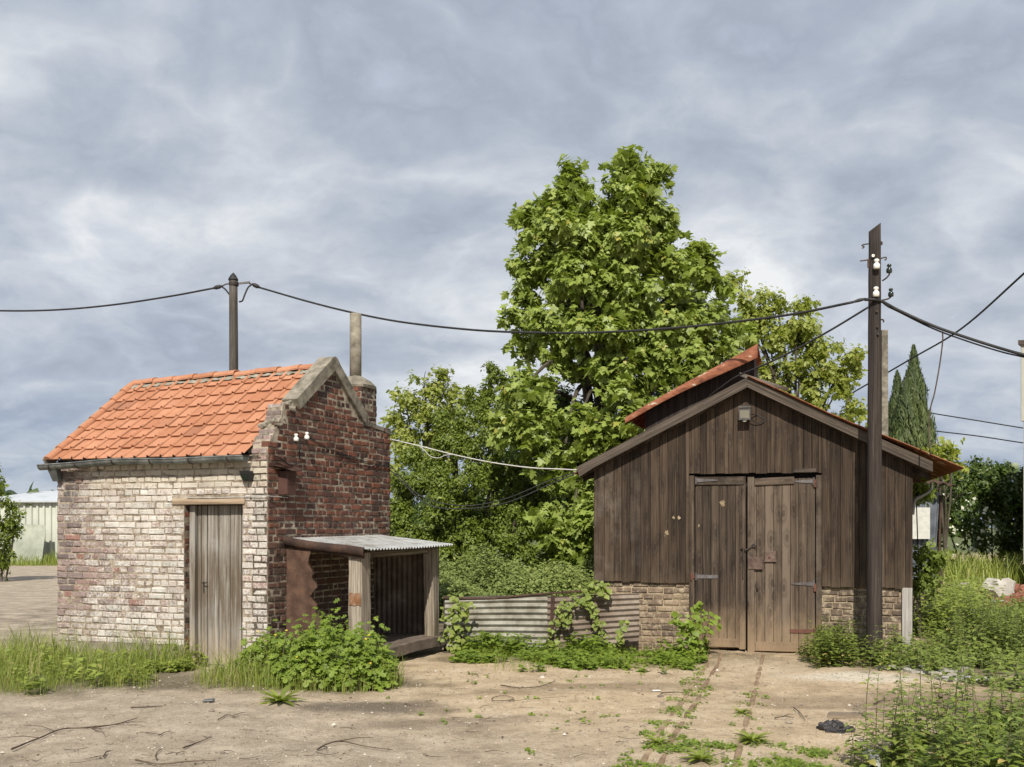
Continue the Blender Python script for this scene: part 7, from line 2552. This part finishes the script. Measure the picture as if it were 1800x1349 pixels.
def track_weeds():
    r = np.random.default_rng(131)
    d = np.array([math.sin(R_(14)), math.cos(R_(14))])
    nx = np.array([d[1], -d[0]])
    B = np.array([2.356, 13.25])
    P = []
    for (o0, o1, y0, y1, n, sc) in ((-0.26, 0.10, -6.3, -0.3, 520, 0.5), (0.40, 0.66, -6.3, -1.4, 260, 0.5), (-0.3, 1.9, -6.7, -4.6, 3600, 0.25), (0.7, 2.5, -6.7, -4.7, 2600, 0.2)):
        s = r.uniform(y0, y1, n); o = r.uniform(o0, o1, n)
        q = B + d * s[:, None] + nx * o[:, None]
        P.append(q)
    Q = np.concatenate(P)
    X, Y = Q[:, 0], Q[:, 1]
    k = clumpy(X, Y, r, 1.1, 0.15) & (Y > 6.9)
    X, Y = X[k], Y[k]
    q = r.random(len(X)) < 0.6
    parts = [(HEART,) + tuple(weed_leaves(X[q], Y[q], r, 0.008, 0.03, 0.024, 6, 0.4))]
    n7 = len(X) * 7
    parts.append(grass_parts(np.repeat(X, 7) + r.normal(0, 0.045, n7), np.repeat(Y, 7) + r.normal(0, 0.06, n7), r.uniform(0.02, 0.075, n7), r, 1.1, 0.36, 0.18))
    # sparse seedlings on the sand
    X, Y = scatter([(-1.0, 12.7), (2.0, 13.2), (1.0, 9.0), (-0.5, 8.0), (-1.6, 11.5)], 420, r)
    k = clumpy(X, Y, r, 1.1, 0.9)
    parts.append((HEART,) + tuple(weed_leaves(X[k], Y[k], r, 0.01, 0.03, 0.028, 5, 0.4)))
    tag(leaves('ground_cover', L_cel, parts), 'creeping green weeds in and between the old rails', 'weeds', kind='stuff')


track_weeds()


# ================================================================== SMALL THINGS ON THE GROUND
def lie(px_, py_, h=0.008):
    p = gnd(px_, py_); p.z = gh(p.x, p.y) + h
    return p


def twig(label, pts, r, group=None, side=()):
    r *= 0.62
    m = MB()
    C = spline([lie(*q, 0.004 + r) + UP * random.uniform(0, 0.018) for q in pts], 6)
    m.tube(C, [r * (1 - 0.6 * i / len(C)) for i in range(len(C))], 5, wob=0.2)
    for (k, ddx, ddy, L) in side:
        s = C[int(k * (len(C) - 1))]
        d = Vector((ddx, ddy, 0)).normalized() * L
        m.tube([s, s + d * 0.5 + UP * 0.015 + Vector((0.02, 0.01, 0)), s + d + UP * 0.004], [r * 0.6, r * 0.45, r * 0.2], 4)
    tag(m.build('fallen_twig', [M_twig]), label, 'twig', group)


def twigs():
    twig('long forked dead branch lying on the grey yard at the lower left', [(20, 1313), (70, 1296), (110, 1284), (160, 1281), (205, 1276), (243, 1268)], 0.011, None,
         ((0.35, -0.5, 0.35, 0.45), (0.6, 0.35, -0.5, 0.40), (0.5, 0.5, 0.12, 0.5), (0.2, -0.4, -0.05, 0.3), (0.75, 0.5, 0.25, 0.3)))
    twig('straight dark stick lying below the grey door on the yard', [(322, 1318), (345, 1308), (373, 1299)], 0.010)
    twig('dark curved branch with a side fork right of the straight stick', [(383, 1270), (400, 1262), (414, 1265), (420, 1263)], 0.009, None, ((0.5, 0.3, 0.5, 0.2),))
    twig('forked twig with a hooked end on the pale sand below the lean-to', [(557, 1326), (575, 1316), (600, 1308), (640, 1314), (690, 1322)], 0.011, None, ((0.15, 0.2, -0.6, 0.20), (0.45, 0.6, 0.3, 0.3)))
    twig('bowed dark root lying along the bottom edge', [(238, 1343), (280, 1348), (330, 1347), (380, 1344)], 0.012)
    twig('short hooked twig near the bottom left edge', [(182, 1332), (187, 1324), (195, 1322)], 0.010)
    twig('curled twig standing loop like by the bottom left', [(275, 1338), (274, 1328), (280, 1322), (284, 1318)], 0.009)
    twig('thin branch between grass and stain left of centre', [(230, 1249), (260, 1248), (285, 1249)], 0.012)
    twig('coiled wire loop lying on the sand in the centre', [(905, 1232), (870, 1234), (866, 1228), (885, 1225), (903, 1229), (895, 1233), (930, 1233), (1000, 1230)], 0.007)
    twig('long wavy root on the sand before the fence weeds', [(880, 1210), (905, 1213), (920, 1216), (950, 1212), (970, 1206), (976, 1199)], 0.010)
    twig('short thick stick beside the check rail', [(1162, 1222), (1185, 1219), (1202, 1218)], 0.012)
    twig('forked root lying left of the dark plastic bundle', [(1362, 1263), (1380, 1259), (1396, 1261)], 0.010, None, ((0.4, 0.4, 0.3, 0.15),))
    twig('slanting stick just above the forked root', [(1395, 1242), (1405, 1250), (1415, 1265)], 0.010)
    twig('dark stick near the flat stone', [(1535, 1236), (1550, 1231), (1565, 1232)], 0.013)
    r = random.Random(3)
    for i in range(46):
        px_, py_ = r.uniform(40, 1250), r.uniform(1255, 1345)
        if px_ > 720: py_ = r.uniform(1205, 1340)
        L = r.uniform(12, 42); a = r.uniform(-0.5, 0.5)
        twig('small thin twig strewn over the bare yard', [(px_, py_), (px_ + L * 0.5, py_ + a * L * 0.12 + r.uniform(-3, 3)), (px_ + L, py_ + a * L * 0.25)], r.uniform(0.003, 0.006), 'small twigs strewn over the yard')


twigs()


def rock(name, label, cat, c, size, mat, seed, group=None, flat=0.6):
    r = np.random.default_rng(seed)
    import bmesh
    bm = bmesh.new()
    bmesh.ops.create_icosphere(bm, subdivisions=2, radius=1.0)
    ph = r.uniform(0, 6, 6)
    V = []
    for v in bm.verts:
        p = v.co
        k = 1 + 0.25 * math.sin(3 * p.x + ph[0]) * math.sin(3 * p.y + ph[1]) + 0.15 * math.sin(6 * p.z + ph[2] + 3 * p.x)
        q = Vector((math.copysign(abs(p.x) ** 0.7, p.x) * size[0], math.copysign(abs(p.y) ** 0.7, p.y) * size[1], math.copysign(abs(p.z) ** 0.7, p.z) * size[2])) * k
        a = ph[3]
        V.append(Vector((q.x * math.cos(a) - q.y * math.sin(a), q.x * math.sin(a) + q.y * math.cos(a), q.z)) + Vector(c))
    m = MB()
    m.add(V, [tuple(v.index for v in f.verts) for f in bm.faces])
    bm.free()
    return tag(m.build(name, [mat]), label, cat, group)


def debris():
    p = lie(1466, 1284, 0.035)
    m = MB()
    rr = random.Random(5)
    n1, n2 = 26, 12
    V = []
    for j in range(n2 + 1):
        for i in range(n1):
            th = 2 * math.pi * i / n1; ph = math.pi * 0.5 * j / n2
            k = 1 + 0.14 * math.sin(3 * th + 5 * ph) + 0.10 * math.sin(7 * th - 9 * ph) + rr.uniform(-0.09, 0.09)
            V.append(p + Vector((0.150 * math.cos(th) * math.cos(ph) * k, 0.13 * math.sin(th) * math.cos(ph) * k, -0.05 + 0.085 * math.sin(ph) * k)))
    m.add(V, [(j * n1 + i, j * n1 + (i + 1) % n1, (j + 1) * n1 + (i + 1) % n1, (j + 1) * n1 + i) for j in range(n2) for i in range(n1)])
    tag(m.build('plastic_bundle', [M_plasticbag]), 'crumpled dark plastic bundle half buried in the sand', 'rubbish')
    p = lie(1484, 1256, -0.01)
    m = MB(); m.box(p + Vector((-0.19, -0.12, 0)), (0.38, -0.06, 0), (0.08, 0.20, 0), (0, 0, 0.035), ch=0.01, jit=0.008)
    tag(m.build('flat_stone', [simple('brown_slab', [(0.3, (0.14, 0.105, 0.07)), (0.7, (0.24, 0.19, 0.135))], 6, 0.95, 40, 0.8)]), 'flat brown stone slab lying on the sand near the nettles', 'stone')
    # clear plastic pipe end
    m = MB()
    C = spline([lie(1523, 1326, 0.03), lie(1534, 1332, 0.045), lie(1538, 1345, 0.04), lie(1536, 1362, 0.03)], 6)
    m.tube(C, [0.036 + 0.004 * i / len(C) for i in range(len(C))], 10, caps=False)
    tag(m.build('plastic_hose', [M_panelwhite]), 'bent translucent white hose end at the bottom edge', 'hose')
    p = lie(1147, 1217, 0.006)
    m = MB(); m.box(p, (0.085, 0.02, 0), (0.0, 0.03, 0), (0, 0, 0.012), ch=0.004); tag(m.build('paper_scrap', [M_ceramic]), 'small white scrap lying on the sand left of the check rail', 'scrap')
    p = lie(356, 1238, 0.004)
    m = MB(); m.box(p, (0.09, 0.03, 0), (0.0, 0.07, 0), (0, 0, 0.02), ch=0.006, jit=0.006); tag(m.build('tin_scrap', [M_zinc]), 'small crushed grey tin on the sand before the grey door', 'scrap')
    # pale broken concrete on the right
    r = random.Random(9)
    for i, (px_, py_, a, b, lab) in enumerate(((1590, 1178, 0.34, 0.18, 'pale broken concrete slab left end of the row by the shed corner'), (1640, 1182, 0.38, 0.22, 'largest pale broken concrete slab in the weeds'), (1695, 1196, 0.32, 0.20, 'pale broken concrete slab right end of the row'))):
        p = lie(px_, py_, -0.015)
        m = MB()
        n = 11
        ring = [(math.cos(2 * math.pi * k / n) * a * r.uniform(0.75, 1.2), math.sin(2 * math.pi * k / n) * b * r.uniform(0.75, 1.2)) for k in range(n)]
        m.prism([p + Vector((x_, y_, 0)) for (x_, y_) in ring], Vector((0, 0.0, 0.055)), (0.8, 0.5, 0.5))
        tag(m.build('concrete_slab', [M_stone]), lab, 'slab')
    rock('white_stone', 'rounded white stone on the broken concrete', 'stone', lie(1697, 1190, 0.07), (0.075, 0.06, 0.055), M_stone, 4)
    # rubble heap
    rock('concrete_block', 'big pale concrete chunk leaning on the rubble heap', 'rubble', gnd(1757, 1056) + UP * 0.24, (0.34, 0.2, 0.24), M_stone, 11)
    rock('concrete_block', 'flat pale slab on top of the rubble at the back', 'rubble', gnd(1718, 1034) + UP * 0.22, (0.42, 0.25, 0.08), M_stone, 12)
    rock('concrete_block', 'small pale chunk at the left end of the rubble', 'rubble', gnd(1690, 1050) + UP * 0.15, (0.22, 0.2, 0.18), M_stone, 13)
    rock('concrete_block', 'small bright white chunk at the front of the rubble', 'rubble', gnd(1752, 1072) + UP * 0.1, (0.22, 0.15, 0.09), M_ceramic, 14)
    for i in range(26):
        px_, py_ = r.uniform(1725, 1815), r.uniform(1040, 1080)
        rock('brick_rubble', 'broken red brick piece in the rubble heap', 'rubble', gnd(px_, py_) + UP * r.uniform(0.02, 0.16), (r.uniform(0.08, 0.26), r.uniform(0.08, 0.2), r.uniform(0.05, 0.12)), M_redrub, 30 + i, 'red brick pieces of the rubble heap')


debris()


def gravel():
    r = np.random.default_rng(141)
    n = 15000
    X = r.uniform(-8, 6.5, n); Y = 7.0 + 8.0 * r.random(n) ** 1.5
    k = (X < 5.0 - 0.1 * Y)
    X, Y = X[k], Y[k]
    n = len(X)
    s = np.abs(r.normal(0, 0.0045, n)) + 0.003
    big = r.random(n) < 0.02
    s = np.where(big, s * 2.6, s)
    V0 = np.array([(1, 0, 0), (-0.9, 0.2, 0), (0.1, 1, 0.1), (0, -0.95, 0), (0.1, 0.1, 0.75), (0, 0, -0.6)], float)
    F0 = np.array([(0, 2, 4), (2, 1, 4), (1, 3, 4), (3, 0, 4)])
    a = r.uniform(0, 6.28, n)
    c, sn = np.cos(a), np.sin(a)
    M = np.stack([np.stack([c, -sn, 0 * c], 1), np.stack([sn, c, 0 * c], 1), np.stack([0 * c, 0 * c, 1 + 0 * c], 1)], 1)
    V = np.einsum('kij,nj->kni', M, V0) * s[:, None, None] + np.stack([X, Y, ghv(X, Y) + 0.006], 1)[:, None, :]
    Fc = (F0[None] + (np.arange(n) * 6)[:, None, None]).reshape(-1, 3)
    t = np.repeat(r.random(n), 6)
    m, g = material('loose_grit')
    tt = g.sep(g.attr('tint'))
    finish(g, g.ramp(tt[0], [(0.0, (0.10, 0.08, 0.06)), (0.4, (0.27, 0.22, 0.165)), (0.8, (0.40, 0.34, 0.265)), (1.0, (0.62, 0.57, 0.50))]), 0.95)
    tag(np_mesh('gravel', V.reshape(-1, 3), [Fc], m, None, np.stack([t, t, t], 1)), 'loose grit and pebbles strewn over the yard', 'gravel', kind='stuff')


gravel()


def leaf_litter():
    r = np.random.default_rng(151)
    n = 6000
    X = r.uniform(-7.5, 6.5, n); Y = 7.2 + 7.4 * r.random(n)
    k = clumpy(X, Y, r, 0.55, 0.25) & (r.random(n) < np.where((Y > 11.0) | (X < -1.5), 1.0, 0.7))
    X, Y = X[k], Y[k]
    n = len(X)
    a = r.uniform(0, 6.283, n)
    tip = np.stack([np.cos(a), np.sin(a), r.normal(0, 0.12, n)], 1)
    nrm = np.array([0, 0, 1.0]) + r.normal(0, 0.28, (n, 3))
    pos = np.stack([X, Y, ghv(X, Y) + 0.011], 1)
    L = np.abs(r.normal(0, 0.016, n)) + 0.010
    shp = r.random(n) < 0.6
    m = leafmat('dry_plant_litter', [(0.0, (0.045, 0.032, 0.020)), (0.5, (0.12, 0.088, 0.055)), (0.85, (0.22, 0.165, 0.105)), (1.0, (0.36, 0.29, 0.20))], 0.05, 0.9, 0.2)
    tag(leaves('leaf_litter', m, [(ovate(0.06, 0.1, 2, 0.0, 0.5), pos[shp], nrm[shp], tip[shp], L[shp] * 2.6, r.random(shp.sum())), (ovate(0.30, 0.3, 2, 0.2, 0.45), pos[~shp], nrm[~shp], tip[~shp], L[~shp], r.random((~shp).sum()))]),
        'dry stalks and leaf litter strewn over the bare yard', 'litter', kind='stuff')


leaf_litter()
